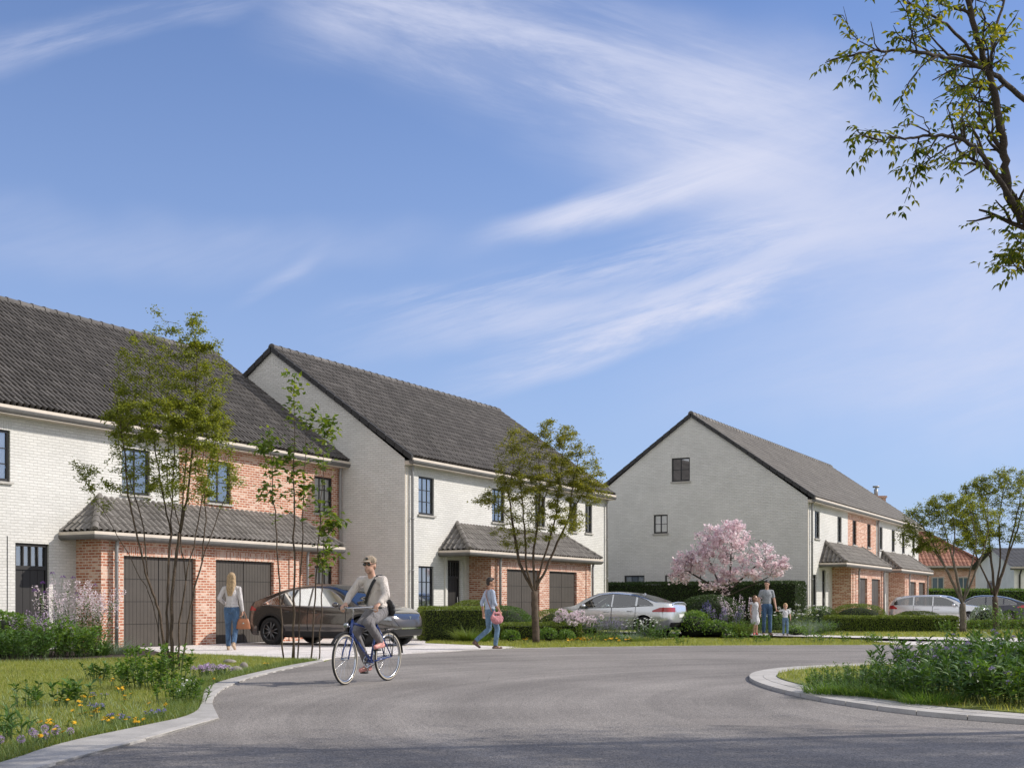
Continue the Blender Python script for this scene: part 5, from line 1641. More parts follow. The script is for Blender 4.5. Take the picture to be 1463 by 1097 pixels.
def perennial(name, loc, n_stem, h, label, spread=.3, leaf=.08, leaf_w=.32, mat='leaf_mid', per=18, flower=None, fl_r=.05, fl_n=30, fl_kind='head', fl_size=.02, cat='plant', group=None, seed=1, lean_=.25, bare=.15, fl_frac=1.0, spike=.2, z0=0.0):
    """upright leafy stems; optional flower heads: head (ball), spike, daisy"""
    rng = np.random.default_rng(seed)
    root = empty(name, (loc[0], loc[1], z0), 0, label, cat, group)
    mb = MB(); Ps = []; Ds = []; tips = []
    for k in range(n_stem):
        if n_stem <= 9 and k: mb.build('stem', M['stem_green'], root); mb = MB()
        a = rng.random() * 2 * PI; r = math.sqrt(rng.random()) * spread
        p = np.array([r * math.cos(a), r * math.sin(a), 0.0]); hh = h * rng.uniform(.65, 1.05)
        d = np.array([math.cos(a) * lean_ * r / max(spread, .01) + rng.normal() * .08, math.sin(a) * lean_ * r / max(spread, .01) + rng.normal() * .08, 1.0]); d /= np.linalg.norm(d)
        nseg = 7; pts = [p]
        for i in range(nseg):
            d = d + rng.normal(size=3) * .05; d /= np.linalg.norm(d); pts.append(pts[-1] + d * hh / nseg)
        mb.tube(pts, list(np.linspace(.006, .0025, len(pts))), 4)
        pts = np.array(pts)
        m = per
        t = bare + (1 - bare) * rng.random(m) ** .8
        idx = np.minimum((t * nseg).astype(int), nseg - 1); f = (t * nseg - idx)[:, None]
        base = pts[idx] * (1 - f) + pts[idx + 1] * f
        az = np.arange(m) * 2.4 + rng.random() * 6
        dd = unit(np.stack([np.cos(az), np.sin(az), .35 + .7 * t + rng.normal(size=m) * .2], 1))
        Ps.append(base); Ds.append(dd); tips.append((pts[-1], pts[-1] - pts[-2]))
    mb.build('stem', M['stem_green'], root)
    P = np.concatenate(Ps); D = np.concatenate(Ds); n = len(P)
    b = Bag(); b.add(leaf_quads(P, D, leaf * (.6 + .7 * rng.random(n)), leaf * leaf_w, rng, .28))
    b.build('foliage', M[mat], root)
    if flower:
        fb = Bag()
        for (tp, dr) in tips:
            if rng.random() > fl_frac: continue
            if n_stem * fl_frac <= 12 and fb.n: fb.build('flower', M[flower], root); fb = Bag()
            dr = dr / np.linalg.norm(dr)
            if fl_kind == 'head':
                N = rand_dirs(fl_n, rng); N[:, 2] = np.abs(N[:, 2]) * .9 - .1
                fb.add(leaf_quads(tp + N * fl_r * (.55 + .45 * rng.random(fl_n))[:, None], unit(N + rand_dirs(fl_n, rng) * .6), fl_size, fl_size * .8, rng, 0))
            elif fl_kind == 'ball':
                N = rand_dirs(fl_n, rng)
                fb.add(leaf_quads(tp + N * fl_r * .75, unit(N), fl_size, fl_size * .7, rng, 0))
            elif fl_kind == 'spike':
                t = rng.random(fl_n); az = rng.random(fl_n) * 6.28
                rr_ = fl_r * (1 - .75 * t)
                Q = tp + dr * (t * spike - spike * .5)[:, None] + np.stack([np.cos(az) * rr_, np.sin(az) * rr_, np.zeros(fl_n)], 1)
                fb.add(leaf_quads(Q, unit(np.stack([np.cos(az), np.sin(az), .3 + .3 * rng.random(fl_n)], 1)), fl_size, fl_size * .8, rng, .1))
            elif fl_kind == 'daisy':
                az = np.linspace(0, 2 * PI, fl_n, endpoint=False)
                nd = np.array([rng.normal() * .35, rng.normal() * .35 - .2, 1]); nd /= np.linalg.norm(nd)
                s1 = np.cross(nd, [1, 0, 0]); s1 /= np.linalg.norm(s1); s2 = np.cross(nd, s1)
                Dd = unit(np.cos(az)[:, None] * s1 + np.sin(az)[:, None] * s2 + nd * .15)
                fb.add(leaf_quads(np.tile(tp, (fl_n, 1)), Dd, fl_r, fl_r * .5, rng, .05, roll=np.tile(nd, (fl_n, 1)) * 4))
        if fb.n: fb.build('flower', M[flower], root)
    return root


# left bed, before the entrance of the left house
dome('leafy_shrub', at(6, 26.5), .72, .6, .86, 'green leafy shrub at the left edge under the white wall', seed=41, mat='leaf_fresh', leaf=.085, dens=420, shaggy=.12)
dome('leafy_shrub', at(-18, 24.6), .85, .6, .55, 'lower leafy shrub at the left edge in front of the green one', seed=42, mat='leaf_mid', leaf=.085, dens=420, shaggy=.12)
perennial('leafy_perennial', at(62, 25.2), 66, .78, 'bushy perennial with broad leaves in the middle of the mulch bed', spread=.56, leaf=.13, mat='leaf_fresh', per=17, seed=43)
perennial('leafy_perennial', at(112, 24.8), 60, .60, 'bushy low perennial at the front of the mulch bed', spread=.42, leaf=.12, mat='leaf_fresh', per=16, seed=44)
perennial('leafy_perennial', at(30, 24.0), 60, .56, 'dark leafy perennial at the front left of the mulch bed', spread=.48, leaf=.12, mat='leaf_mid', per=16, seed=45)
perennial('phlox_plant', at(112, 26.4), 56, 1.32, 'tall plant with clouds of pale pink flowers before the brick corner', spread=.50, leaf=.09, mat='leaf_mid', per=12, flower='petal_palepink', fl_kind='spike', fl_r=.10, fl_n=60, fl_size=.038, spike=.55, seed=46, cat='flowering plant')
perennial('aster_plant', at(60, 25.5), 34, .80, 'lilac flowering plant left of the pale pink one', spread=.38, leaf=.07, mat='leaf_mid', per=10, flower='petal_lilac', fl_kind='spike', fl_r=.08, fl_n=34, fl_size=.030, spike=.3, seed=47, cat='flowering plant')
perennial('verbena_plant', at(78, 26.2), 9, 1.85, 'wiry tall plant with small purple flower heads above the pink flowers', spread=.75, leaf=.05, mat='leaf_mid', per=4, flower='petal_purple', fl_kind='head', fl_r=.05, fl_n=34, fl_size=.024, seed=48, bare=.0, cat='flowering plant')
tuft('strap_leaf_plant', at(142, 25.4), 90, .80, 'plant with long strap leaves in front of the brick garage corner', mat='leaf_mid', spread=.16, bend=.75, w=.04, cat='plant', seed=49, lean_=.9)
tuft('blue_grass', at(166, 26.0), 420, .62, 'blue-grey grass tuft at the right end of the mulch bed', mat='leaf_blue', spread=.20, bend=.8, w=.010, seed=50, lean_=1.0)
tuft('low_grass', at(182, 26.4), 200, .32, 'small green grass tuft beside the blue-grey one', mat='leaf_grassy', spread=.18, bend=.8, w=.012, seed=51, lean_=.9)

# left lawn: bushes at the foot of the tree and on the grass
bush = lambda px, py, *a, **k: perennial('lawn_bush', G(px, py), *a, cat='shrub', **k)
bush(206, 982, 20, .36, 'small leafy bush left of the tree foot', spread=.26, leaf=.065, leaf_w=.5, mat='leaf_fresh', per=22, seed=61)
bush(232, 984, 24, .58, 'leafy bush right in front of the many-stemmed tree', spread=.34, leaf=.07, leaf_w=.5, mat='leaf_fresh', per=24, seed=62)
bush(186, 972, 16, .28, 'low leafy bush furthest left of the tree foot', spread=.28, leaf=.06, leaf_w=.5, mat='leaf_fresh', per=20, seed=63)
bush(254, 1004, 20, .30, 'low spreading bush near the kerb bend', spread=.30, leaf=.055, leaf_w=.45, mat='leaf_fresh', per=20, seed=64)
bush(72, 1010, 6, .24, 'dark upright bush in the middle of the left lawn', spread=.20, leaf=.10, leaf_w=.34, mat='leaf_fresh', per=14, seed=65)
bush(97, 1008, 6, .26, 'second dark upright bush in the left lawn, near the yellow flowers', spread=.18, leaf=.10, leaf_w=.34, mat='leaf_mid', per=14, seed=66)
bush(137, 972, 12, .26, 'tiny dark bush alone on the left lawn', spread=.14, leaf=.06, leaf_w=.5, mat='leaf_mid', per=14, seed=67)
bush(40, 1012, 8, .30, 'thin weed at the left of the lawn', spread=.12, leaf=.07, leaf_w=.4, mat='leaf_mid', per=10, seed=68)
perennial('strap_plant', G(28, 1062), 9, .20, 'broad-bladed plant among the purple globe flowers', spread=.20, leaf=.11, leaf_w=.16, mat='leaf_mid', per=9, seed=69)
perennial('strap_plant', G(4, 1052), 9, .24, 'broad-bladed plant at the left edge of the lawn', spread=.20, leaf=.12, leaf_w=.16, mat='leaf_mid', per=9, seed=70)

rg = np.random.default_rng(81)
for i, (px, py, h_) in enumerate([(0, 1072, .11), (27, 1075, .11), (50, 1066, .12), (55, 1063, .12), (63, 1057, .13), (66, 1065, .12), (75, 1059, .12), (80, 1058, .12), (99, 1056, .10)]):
    root = perennial('allium_flower', G(px, py), 1, h_, 'round lilac globe flower on a bare stalk in the left foreground lawn', spread=.0, leaf=.12, leaf_w=.12, mat='leaf_mid', per=2, flower='petal_lilac', fl_kind='ball', fl_r=.028, fl_n=130, fl_size=.013, seed=100 + i, cat='flower', group='lilac globe flowers in the lawn', bare=0)
yel = [(2, 1076), (60, 1039), (64, 1038), (68, 1040), (72, 1039), (76, 1041), (62, 1062), (79, 1058), (89, 1057), (84, 1001), (87, 1010), (102, 1037), (108, 1006), (111, 1007), (113, 1018), (118, 1017), (121, 1021), (125, 1005), (129, 1004), (131, 1027), (136, 1022), (142, 1025), (142, 1036), (149, 1032), (154, 1031), (158, 1032), (162, 1026), (166, 1025), (176, 990), (180, 992), (185, 996), (170, 1004), (186, 1034), (196, 1035), (199, 1033), (220, 1010), (236, 1012), (145, 976), (160, 976), (378, 950), (382, 949), (306, 975)]
for i, (px, py) in enumerate(yel):
    z_ = .085
    perennial('yellow_flower', G(px, py + 4), rg.integers(1, 4), z_ * rg.uniform(.8, 1.5), 'small yellow daisy-like flower in the grass of the left lawn', spread=.05, leaf=.06, leaf_w=.2, mat='leaf_mid', per=4, flower='petal_yellow', fl_kind='daisy', fl_r=.024, fl_n=11, seed=140 + i, cat='flower', group='yellow flowers in the left lawn')
for i, (px, py) in enumerate([(139, 1002), (136, 1018), (144, 1018), (168, 1033), (176, 1034), (214, 1029), (223, 1028)]):
    perennial('blue_flower', G(px, py), 6, .09, 'low patch of deep violet flowers in the grass of the left lawn', spread=.09, leaf=.04, mat='leaf_mid', per=4, flower='petal_blue', fl_kind='head', fl_r=.016, fl_n=12, fl_size=.012, seed=190 + i, cat='flower', group='violet flower patches in the left lawn')
for i, (px, py) in enumerate([(264, 1000), (270, 994), (276, 990), (262, 988), (256, 996)]):
    perennial('white_flower', G(px, py), 5, .16, 'small white flowers at the edge of the lawn by the kerb bend', spread=.10, leaf=.04, mat='leaf_fresh', per=6, flower='petal_white', fl_kind='daisy', fl_r=.022, fl_n=8, seed=200 + i, cat='flower', group='white flowers at the kerb')
perennial('pink_stonecrop', G(300, 968), 40, .17, 'low cushion of pinkish lilac flowers by the bend of the left kerb', spread=.24, leaf=.04, mat='leaf_mid', per=6, flower='petal_lilac', fl_kind='head', fl_r=.035, fl_n=26, fl_size=.022, seed=210, cat='flower')
perennial('white_stonecrop', G(318, 964), 16, .14, 'low cushion of white flowers right of the lilac one', spread=.14, leaf=.04, mat='leaf_mid', per=6, flower='petal_white', fl_kind='head', fl_r=.026, fl_n=14, fl_size=.018, seed=211, cat='flower')


def rock(loc, r, label, seed):
    rng = np.random.default_rng(seed)
    mb = MB(); mb.ball((0, 0, r[2] * .5), r, 18, 12)
    ph = rng.random((5, 3)) * 6; k = rng.normal(size=(5, 3)) * 4 / max(r)
    vs = []
    for p in mb.v:
        a = np.array(p); s = sum(math.sin(a @ k[i] * 0.35 + ph[i, 0]) for i in range(5)) / 5
        vs.append(tuple(a * (1 + .22 * s)))
    mb.v = vs
    o = mb.build('rock', M['rock']); o.location = (loc[0], loc[1], 0); o.rotation_euler = (0, 0, rng.random() * 6)
    return tag(o, label, 'rock', 'rocks at the kerb')


rock(G(329, 947), (.13, .09, .05), 'flat grey rock on the grass, furthest from the kerb', 1)
rock(G(338, 960), (.10, .08, .06), 'rounded rock nearest the kerb bend', 2)
rock(G(348, 955), (.08, .07, .08), 'upright pale rock right beside the rounded one', 3)

# middle strip
tuft('ornamental_grass', at(668, 34.9), 700, .78, 'fresh green grass tuft before the square hedge block', mat='leaf_grassy', spread=.34, bend=.75, w=.014, seed=71, lean_=1.0)
tuft('ornamental_grass', at(686, 34.6), 380, .55, 'smaller grass tuft behind the legs of the walking man', mat='leaf_fresh', spread=.26, bend=.8, w=.014, seed=72, lean_=1.0)
perennial('rose_bush', at(815, 36.2), 30, .84, 'rose bush full of pale pink blooms left of the silver car', spread=.42, leaf=.07, leaf_w=.5, mat='leaf_mid', per=16, flower='petal_palepink', fl_kind='ball', fl_r=.075, fl_n=70, fl_size=.048, seed=73, cat='flowering plant')
perennial('rose_bush', at(838, 35.8), 26, .70, 'airy rose bush with fewer blooms before the door of the silver car', spread=.42, leaf=.065, leaf_w=.5, mat='leaf_fresh', per=16, flower='petal_palepink', fl_kind='ball', fl_r=.055, fl_n=50, fl_size=.038, seed=74, fl_frac=.7, cat='flowering plant')
perennial('lavender_plant', at(872, 35.5), 90, .62, 'lavender clump before the rear door of the silver car', spread=.30, leaf=.05, leaf_w=.14, mat='leaf_blue', per=9, flower='petal_lavender', fl_kind='spike', fl_r=.018, fl_n=22, fl_size=.02, spike=.18, seed=75, lean_=.45, cat='flowering plant')
perennial('daisy_plant', at(916, 36.2), 40, .64, 'white daisy clump hiding the rear wheel of the silver car', spread=.42, leaf=.07, leaf_w=.3, mat='leaf_mid', per=16, flower='petal_white', fl_kind='daisy', fl_r=.042, fl_n=10, seed=76, cat='flowering plant')
tuft('blue_grass', at(899, 34.7), 420, .48, 'blue-grey grass tuft under the silver car door', mat='leaf_blue', spread=.20, bend=.75, w=.013, seed=77, lean_=1.1)
tuft('low_grass', at(914, 34.4), 420, .34, 'low green tuft right of the blue-grey one', mat='leaf_grassy', spread=.28, bend=.7, w=.012, seed=78, lean_=1.1)
perennial('leafy_perennial', at(946, 35.6), 34, .42, 'dark ground-hugging perennial under the bumper of the silver car', spread=.48, leaf=.09, mat='leaf_mid', per=13, seed=79)
perennial('leafy_perennial', at(858, 34.6), 24, .26, 'low green mound before the lavender', spread=.34, leaf=.06, mat='leaf_fresh', per=14, seed=80)
perennial('leafy_perennial', at(882, 34.2), 22, .22, 'low green mound right of the lavender', spread=.30, leaf=.06, mat='leaf_fresh', per=14, seed=82)
for i, (px, Y) in enumerate([(752, 33.2), (758, 33.4), (816, 33.0), (820, 33.1), (833, 33.0), (838, 32.8), (841, 33.0), (868, 33.0), (874, 33.2), (880, 33.0), (895, 33.1)]):
    perennial('yellow_flower', at(px, Y), 3, .16, 'small yellow flower at the roadside before the clipped hedge and silver car', spread=.08, leaf=.05, leaf_w=.25, mat='leaf_mid', per=5, flower='petal_yellow', fl_kind='daisy', fl_r=.045, fl_n=10, seed=220 + i, cat='flower', group='yellow flowers at the roadside')

# bed before the pink tree
perennial('lupin_plant', at(1038, 41.6), 16, .80, 'clump of violet lupin spikes before the large dark shrub', spread=.46, leaf=.11, mat='leaf_mid', per=10, flower='petal_lavender', fl_kind='spike', fl_r=.055, fl_n=75, fl_size=.035, spike=.42, seed=83, cat='flowering plant')
perennial('lupin_plant', at(1008, 42.6), 5, .98, 'two or three dark violet lupin spikes against the dark shrub', spread=.24, leaf=.1, mat='leaf_mid', per=8, flower='petal_blue', fl_kind='spike', fl_r=.045, fl_n=60, fl_size=.03, spike=.35, seed=84, cat='flowering plant')
perennial('foxglove_plant', at(1063, 42.8), 22, 1.22, 'tall pale pink flower spikes left of the girl', spread=.55, leaf=.12, mat='leaf_mid', per=8, flower='petal_palepink', fl_kind='spike', fl_r=.075, fl_n=60, fl_size=.045, spike=.55, seed=85, cat='flowering plant')
perennial('leafy_perennial', at(1046, 40.9), 40, .45, 'leafy green carpet under the lupin spikes', spread=.62, leaf=.12, mat='leaf_fresh', per=13, seed=86)
tuft('ornamental_grass', at(1060, 41.0), 420, .80, 'upright grass between the lupins and the girl', mat='leaf_grassy', spread=.3, bend=.5, w=.014, seed=87, lean_=.7)
perennial('daisy_plant', at(1108, 43.6), 40, .95, 'white daisies between the man and the toddler', spread=.7, leaf=.09, mat='leaf_mid', per=12, flower='petal_white', fl_kind='daisy', fl_r=.05, fl_n=9, seed=88, cat='flowering plant')
perennial('daisy_plant', at(1140, 43.4), 40, 1.0, 'airy white flowers behind the toddler', spread=.7, leaf=.09, mat='leaf_grassy', per=12, flower='petal_white', fl_kind='head', fl_r=.05, fl_n=16, fl_size=.03, seed=89, cat='flowering plant')
tuft('blue_grass', at(1150, 42.6), 600, .95, 'grey-blue fountain grass right of the toddler', mat='leaf_blue', spread=.34, bend=.75, w=.014, seed=90, lean_=.95)
tuft('blue_grass', at(1168, 43.4), 500, .85, 'second grey-blue fountain grass behind the first', mat='leaf_blue', spread=.3, bend=.75, w=.014, seed=91, lean_=.95)
perennial('leafy_perennial', at(1180, 42.9), 26, .48, 'bright green perennial at the left end of the long low hedge', spread=.34, leaf=.08, mat='leaf_fresh', per=14, seed=92)
dome('leafy_shrub', at(1136, 41.6), .36, .3, .32, 'low bright cushion plant right behind the toddler', seed=93, mat='leaf_fresh', leaf=.06, dens=600)
perennial('leafy_perennial', at(1108, 45.6), 40, .72, 'dark leafy perennial behind the man', spread=.75, leaf=.11, mat='leaf_mid', per=13, seed=98)
perennial('leafy_perennial', at(1075, 44.8), 40, .62, 'dark leafy perennial behind the girl', spread=.75, leaf=.11, mat='leaf_mid', per=13, seed=99)

# weeds in the verge between road and path
for i, (px, py, h_) in enumerate([(975, 921, .22), (1042, 916, .34), (1060, 917, .32), (1082, 918, .26), (1096, 917, .24), (1155, 916, .62), (1166, 918, .40), (1180, 919, .30), (1211, 918, .28), (1238, 918.5, .30), (1246, 919, .26), (1256, 918.5, .26), (1275, 919, .24)]):
    perennial('verge_weed', G(px, py), 7, h_, 'small leafy weed in the grass verge between road and gravel path', spread=.16, leaf=.08, leaf_w=.4, mat='leaf_fresh', per=9, seed=230 + i, cat='weed', group='weeds in the grass verge')
perennial('leafy_perennial', at(1352, 44.2), 20, .50, 'small leafy shrub left of the leaning tree foot', spread=.34, leaf=.08, leaf_w=.4, mat='leaf_fresh', per=14, seed=94, cat='shrub')
perennial('leafy_perennial', at(1398, 44.6), 20, .55, 'small leafy shrub right of the leaning tree foot', spread=.38, leaf=.08, leaf_w=.4, mat='leaf_fresh', per=14, seed=95, cat='shrub')
perennial('leafy_perennial', at(1430, 44.0), 26, .95, 'tall leafy shrub before the taller tree trunk', spread=.55, leaf=.10, leaf_w=.4, mat='leaf_fresh', per=16, seed=96, cat='shrub')
perennial('leafy_perennial', at(1462, 42.0), 26, 1.15, 'tall leafy shrub at the right edge behind the island', spread=.65, leaf=.10, leaf_w=.4, mat='leaf_fresh', per=16, seed=97, cat='shrub')

# island planting: low cover at the tip, tall leafy perennials with agapanthus heads to the right
isl = [
    (1175, 14.9, 26, .20, .30, .05, 'leaf_fresh', 'low green plant at the tip of the island'),
    (1205, 15.6, 34, .26, .40, .05, 'leaf_fresh', 'low green plant behind the tip of the island'),
    (1222, 14.6, 34, .27, .40, .05, 'leaf_mid', 'low dark plant near the front kerb of the island'),
    (1245, 15.8, 36, .32, .42, .055, 'leaf_fresh', 'low spreading plant at the back of the island'),
    (1262, 14.4, 36, .30, .42, .05, 'leaf_mid', 'spreading plant in the middle of the island front'),
    (1292, 14.0, 44, .42, .42, .09, 'leaf_mid', 'leafy perennial where the tall island planting begins'),
    (1310, 15.4, 44, .62, .46, .11, 'leaf_mid', 'tall leafy perennial at the back left of the island'),
    (1345, 13.4, 46, .52, .42, .10, 'leaf_mid', 'leafy perennial with lilac heads at the island front'),
    (1352, 15.6, 50, .72, .50, .12, 'leaf_mid', 'tall upright perennial at the back of the island'),
    (1388, 14.2, 50, .70, .46, .12, 'leaf_mid', 'upright perennial in the middle of the island'),
    (1420, 13.0, 48, .56, .42, .12, 'leaf_mid', 'broad-leaved perennial at the front right of the island'),
    (1420, 15.8, 54, .84, .54, .12, 'leaf_mid', 'tallest perennial with violet heads at the back right of the island'),
    (1462, 14.4, 54, .80, .50, .12, 'leaf_mid', 'dense dark perennial at the right edge of the island'),
    (1470, 12.6, 44, .52, .42, .12, 'leaf_fresh', 'broad-leaved perennial at the right edge near the kerb'),
]
for i, (px, Y, ns, h_, sp_, lf, mt, lb) in enumerate(isl):
    fl = dict(flower='petal_lavender', fl_kind='head', fl_r=.032, fl_n=44, fl_size=.018, fl_frac=(.10 if h_ > .5 else 0.0)) if h_ > .5 else {}
    perennial('island_plant', at(px, Y), ns, h_ * (.80 if h_ > .45 else .9), lb, spread=sp_, leaf=lf, leaf_w=.24, mat=mt, per=22, seed=300 + i, z0=.055, group='planting on the island', **fl)
tufts = [(1190, 14.3), (1215, 15.2), (1237, 14.0), (1255, 15.0), (1282, 13.6), (1330, 12.9)]
for i, (px, Y) in enumerate(tufts):
    o = tuft('island_grass', at(px, Y), 500, .26, 'grassy tuft among the low plants of the island', mat='leaf_fresh', spread=.34, bend=.7, w=.012, seed=330 + i, lean_=1.1, group='grassy tufts on the island')
    o.location.z = .055


# ------------------------------------------------------------------ grass blades
def in_poly(P, poly):
    x, y = P[:, 0], P[:, 1]; c = np.zeros(len(P), bool)
    n = len(poly)
    for i in range(n):
        x1, y1 = poly[i]; x2, y2 = poly[(i + 1) % n]
        with np.errstate(divide='ignore', invalid='ignore'):
            t = ((y1 > y) != (y2 > y)) & (x < (x2 - x1) * (y - y1) / (y2 - y1 + 1e-12) + x1)
        c ^= t
    return c


def grass(name, poly, n, h, w, mat, seed, z=0.0, bend=.45, patch=None, hole=(), near=None):
    rng = np.random.default_rng(seed)
    poly = np.array(poly); lo, hi = poly.min(0), poly.max(0)
    k = int(n * 2.2)
    P = lo + rng.random((k, 2)) * (hi - lo)
    if near is not None:       # denser towards the road, where the grass is close
        P[:, 1] = lo[1] + (hi[1] - lo[1]) * rng.random(k) ** near
    P = P[in_poly(P, [tuple(p) for p in poly])]
    for hp in hole:
        P = P[~in_poly(P, hp)]
    if patch is not None:
        ph = rng.random(4) * 6
        s = np.sin(P[:, 0] * patch + ph[0]) + np.sin(P[:, 1] * patch * .8 + ph[1]) + np.sin((P[:, 0] + P[:, 1]) * patch * .6 + ph[2])
        P = P[rng.random(len(P)) < np.clip(s * .35 + .45, .03, 1)]
    P = P[:n]; m = len(P)
    P3 = np.concatenate([P, np.full((m, 1), z)], 1)
    a = rng.random(m) * 2 * PI; ln = rng.random(m) * .7
    D = unit(np.stack([np.cos(a) * ln, np.sin(a) * ln, np.ones(m)], 1))
    hh = h * (.45 + .8 * rng.random(m))
    V_, F_ = blade_tris(P3, D, hh, w * (.7 + .6 * rng.random(m)), bend * (.3 + rng.random(m)), rng, 2)
    return tag(np_mesh(name, V_, F_, M[mat]), kind='stuff')


bed = [G(-60, 944), G(20, 943), G(110, 942), G(170, 940), G(215, 937), G(232, 933), G(215, 929.5), (-9.5, 32), (-14, 26)]
lawn_l = [(p[0] - .02, p[1]) for p in li_curve if p[1] > 7.5] + [G(377, 938.3), G(282, 934.3), G(232, 932.2)] + [(-9.2, 27), (-14, 24), (-9, 12), (-4.6, 8)]
o = grass('lawn_grass', lawn_l, 150000, .065, .0075, 'lawn_blade', 1, hole=[bed], near=1.5)
o = grass('pale_grass', lawn_l, 15000, .12, .009, 'pale_blade', 2, hole=[bed], patch=1.3, near=1.7, bend=.6)
edge_band = offset_line(li_curve, .32)
ring_l = [p for p in li_curve if p[1] > 7.5] + [p for p in edge_band if p[1] > 7.5][::-1]
grass('kerb_grass', ring_l, 16000, .12, .009, 'leaf_grassy', 3, bend=.6)
strip_m = [G(607, 918.6), G(690, 922), G(745, 924.2)] + [(p[0], p[1] + .03) for p in far_curve if -0.3 < p[0] < 10.3] + [G(1292, 921), G(1230, 914.8), G(1160, 912), G(1040, 912.8), G(935, 912), G(818, 902), (1.2, 38.5), (-2.2, 37.5)]
grass('verge_grass', strip_m, 60000, .085, .014, 'lawn_blade', 4)
lawn_r = [G(1178, 907.5), G(1290, 909.8), (20.5, 37.5), (24, 38), (26, 52), (14, 52), (9.5, 46), G(1120, 904.6)]
grass('lawn_grass_far', lawn_r, 50000, .085, .020, 'lawn_blade', 5)
isl_in_poly = [p for p in ii]
grass('island_grass_cover', isl_in_poly, 60000, .09, .009, 'lawn_blade', 6, z=.06)
# ------------------------------------------------------------------ cars
def paint(name, col, metal=0.55, rough=0.32):
    m, t, out = new_mat(name)
    P = t.n('ShaderNodeTexCoord').outputs['Object']
    nz = t.n('ShaderNodeTexNoise', {'Vector': P, 'Scale': 900.0, 'Detail': 2})
    f = t.smooth(nz.outputs[0], 0.3, 0.7, 0.9, 1.1)
    c = t.mix(1.0, col, t.n('ShaderNodeCombineColor', {0: f, 1: f, 2: f}), 'MULTIPLY')
    b = t.n('ShaderNodeBsdfPrincipled', {'Base Color': c, 'Roughness': rough, 'Metallic': metal, 'Coat Weight': 1.0, 'Coat Roughness': 0.03})
    t.put(out.inputs[0], b)
    return m


M['tyre'] = plain('tyre', (0.016, 0.016, 0.017), 0.85, 0, 0.15, 20)
M['rim_dark'] = plain('rim_dark', (0.16, 0.16, 0.165), 0.35, 0.8, 0.05)
M['rim_silver'] = plain('rim_silver', (0.55, 0.55, 0.56), 0.3, 0.9, 0.05)
M['car_black'] = plain('car_black', (0.012, 0.012, 0.013), 0.5, 0, 0.1)
M['chrome'] = plain('chrome', (0.78, 0.78, 0.79), 0.15, 1.0, 0.0)
M['car_glass'] = glass_mat('car_glass', (0.42, 0.47, 0.47), 0.14, 0.01)
M['lamp_red'] = plain('lamp_red', (0.36, 0.012, 0.018), 0.12, 0, 0.0, coat=1.0)
M['lamp_clear'] = plain('lamp_clear', (0.26, 0.28, 0.30), 0.08, 0.6, 0.0, coat=1.0)
M['plate'] = plain('plate', (0.75, 0.75, 0.74), 0.5, 0, 0.0)
M['seat_cloth'] = plain('seat_cloth', (0.035, 0.035, 0.038), 0.8)


def pchip(pts):
    """monotone smooth interpolation through (x, y) points"""
    x = np.array([p[0] for p in pts], float); y = np.array([p[1] for p in pts], float)
    h = np.diff(x); d = np.diff(y) / h
    m = np.zeros(len(x)); m[0], m[-1] = d[0], d[-1]
    for i in range(1, len(x) - 1):
        m[i] = 0 if d[i - 1] * d[i] <= 0 else 2 * d[i - 1] * d[i] / (d[i - 1] + d[i])
    def f(t):
        t = min(max(t, x[0]), x[-1]); i = min(max(np.searchsorted(x, t) - 1, 0), len(h) - 1)
        s = (t - x[i]) / h[i]
        return (1 + 2 * s) * (1 - s) ** 2 * y[i] + s * (1 - s) ** 2 * h[i] * m[i] + s * s * (3 - 2 * s) * y[i + 1] + s * s * (s - 1) * h[i] * m[i + 1]
    return f


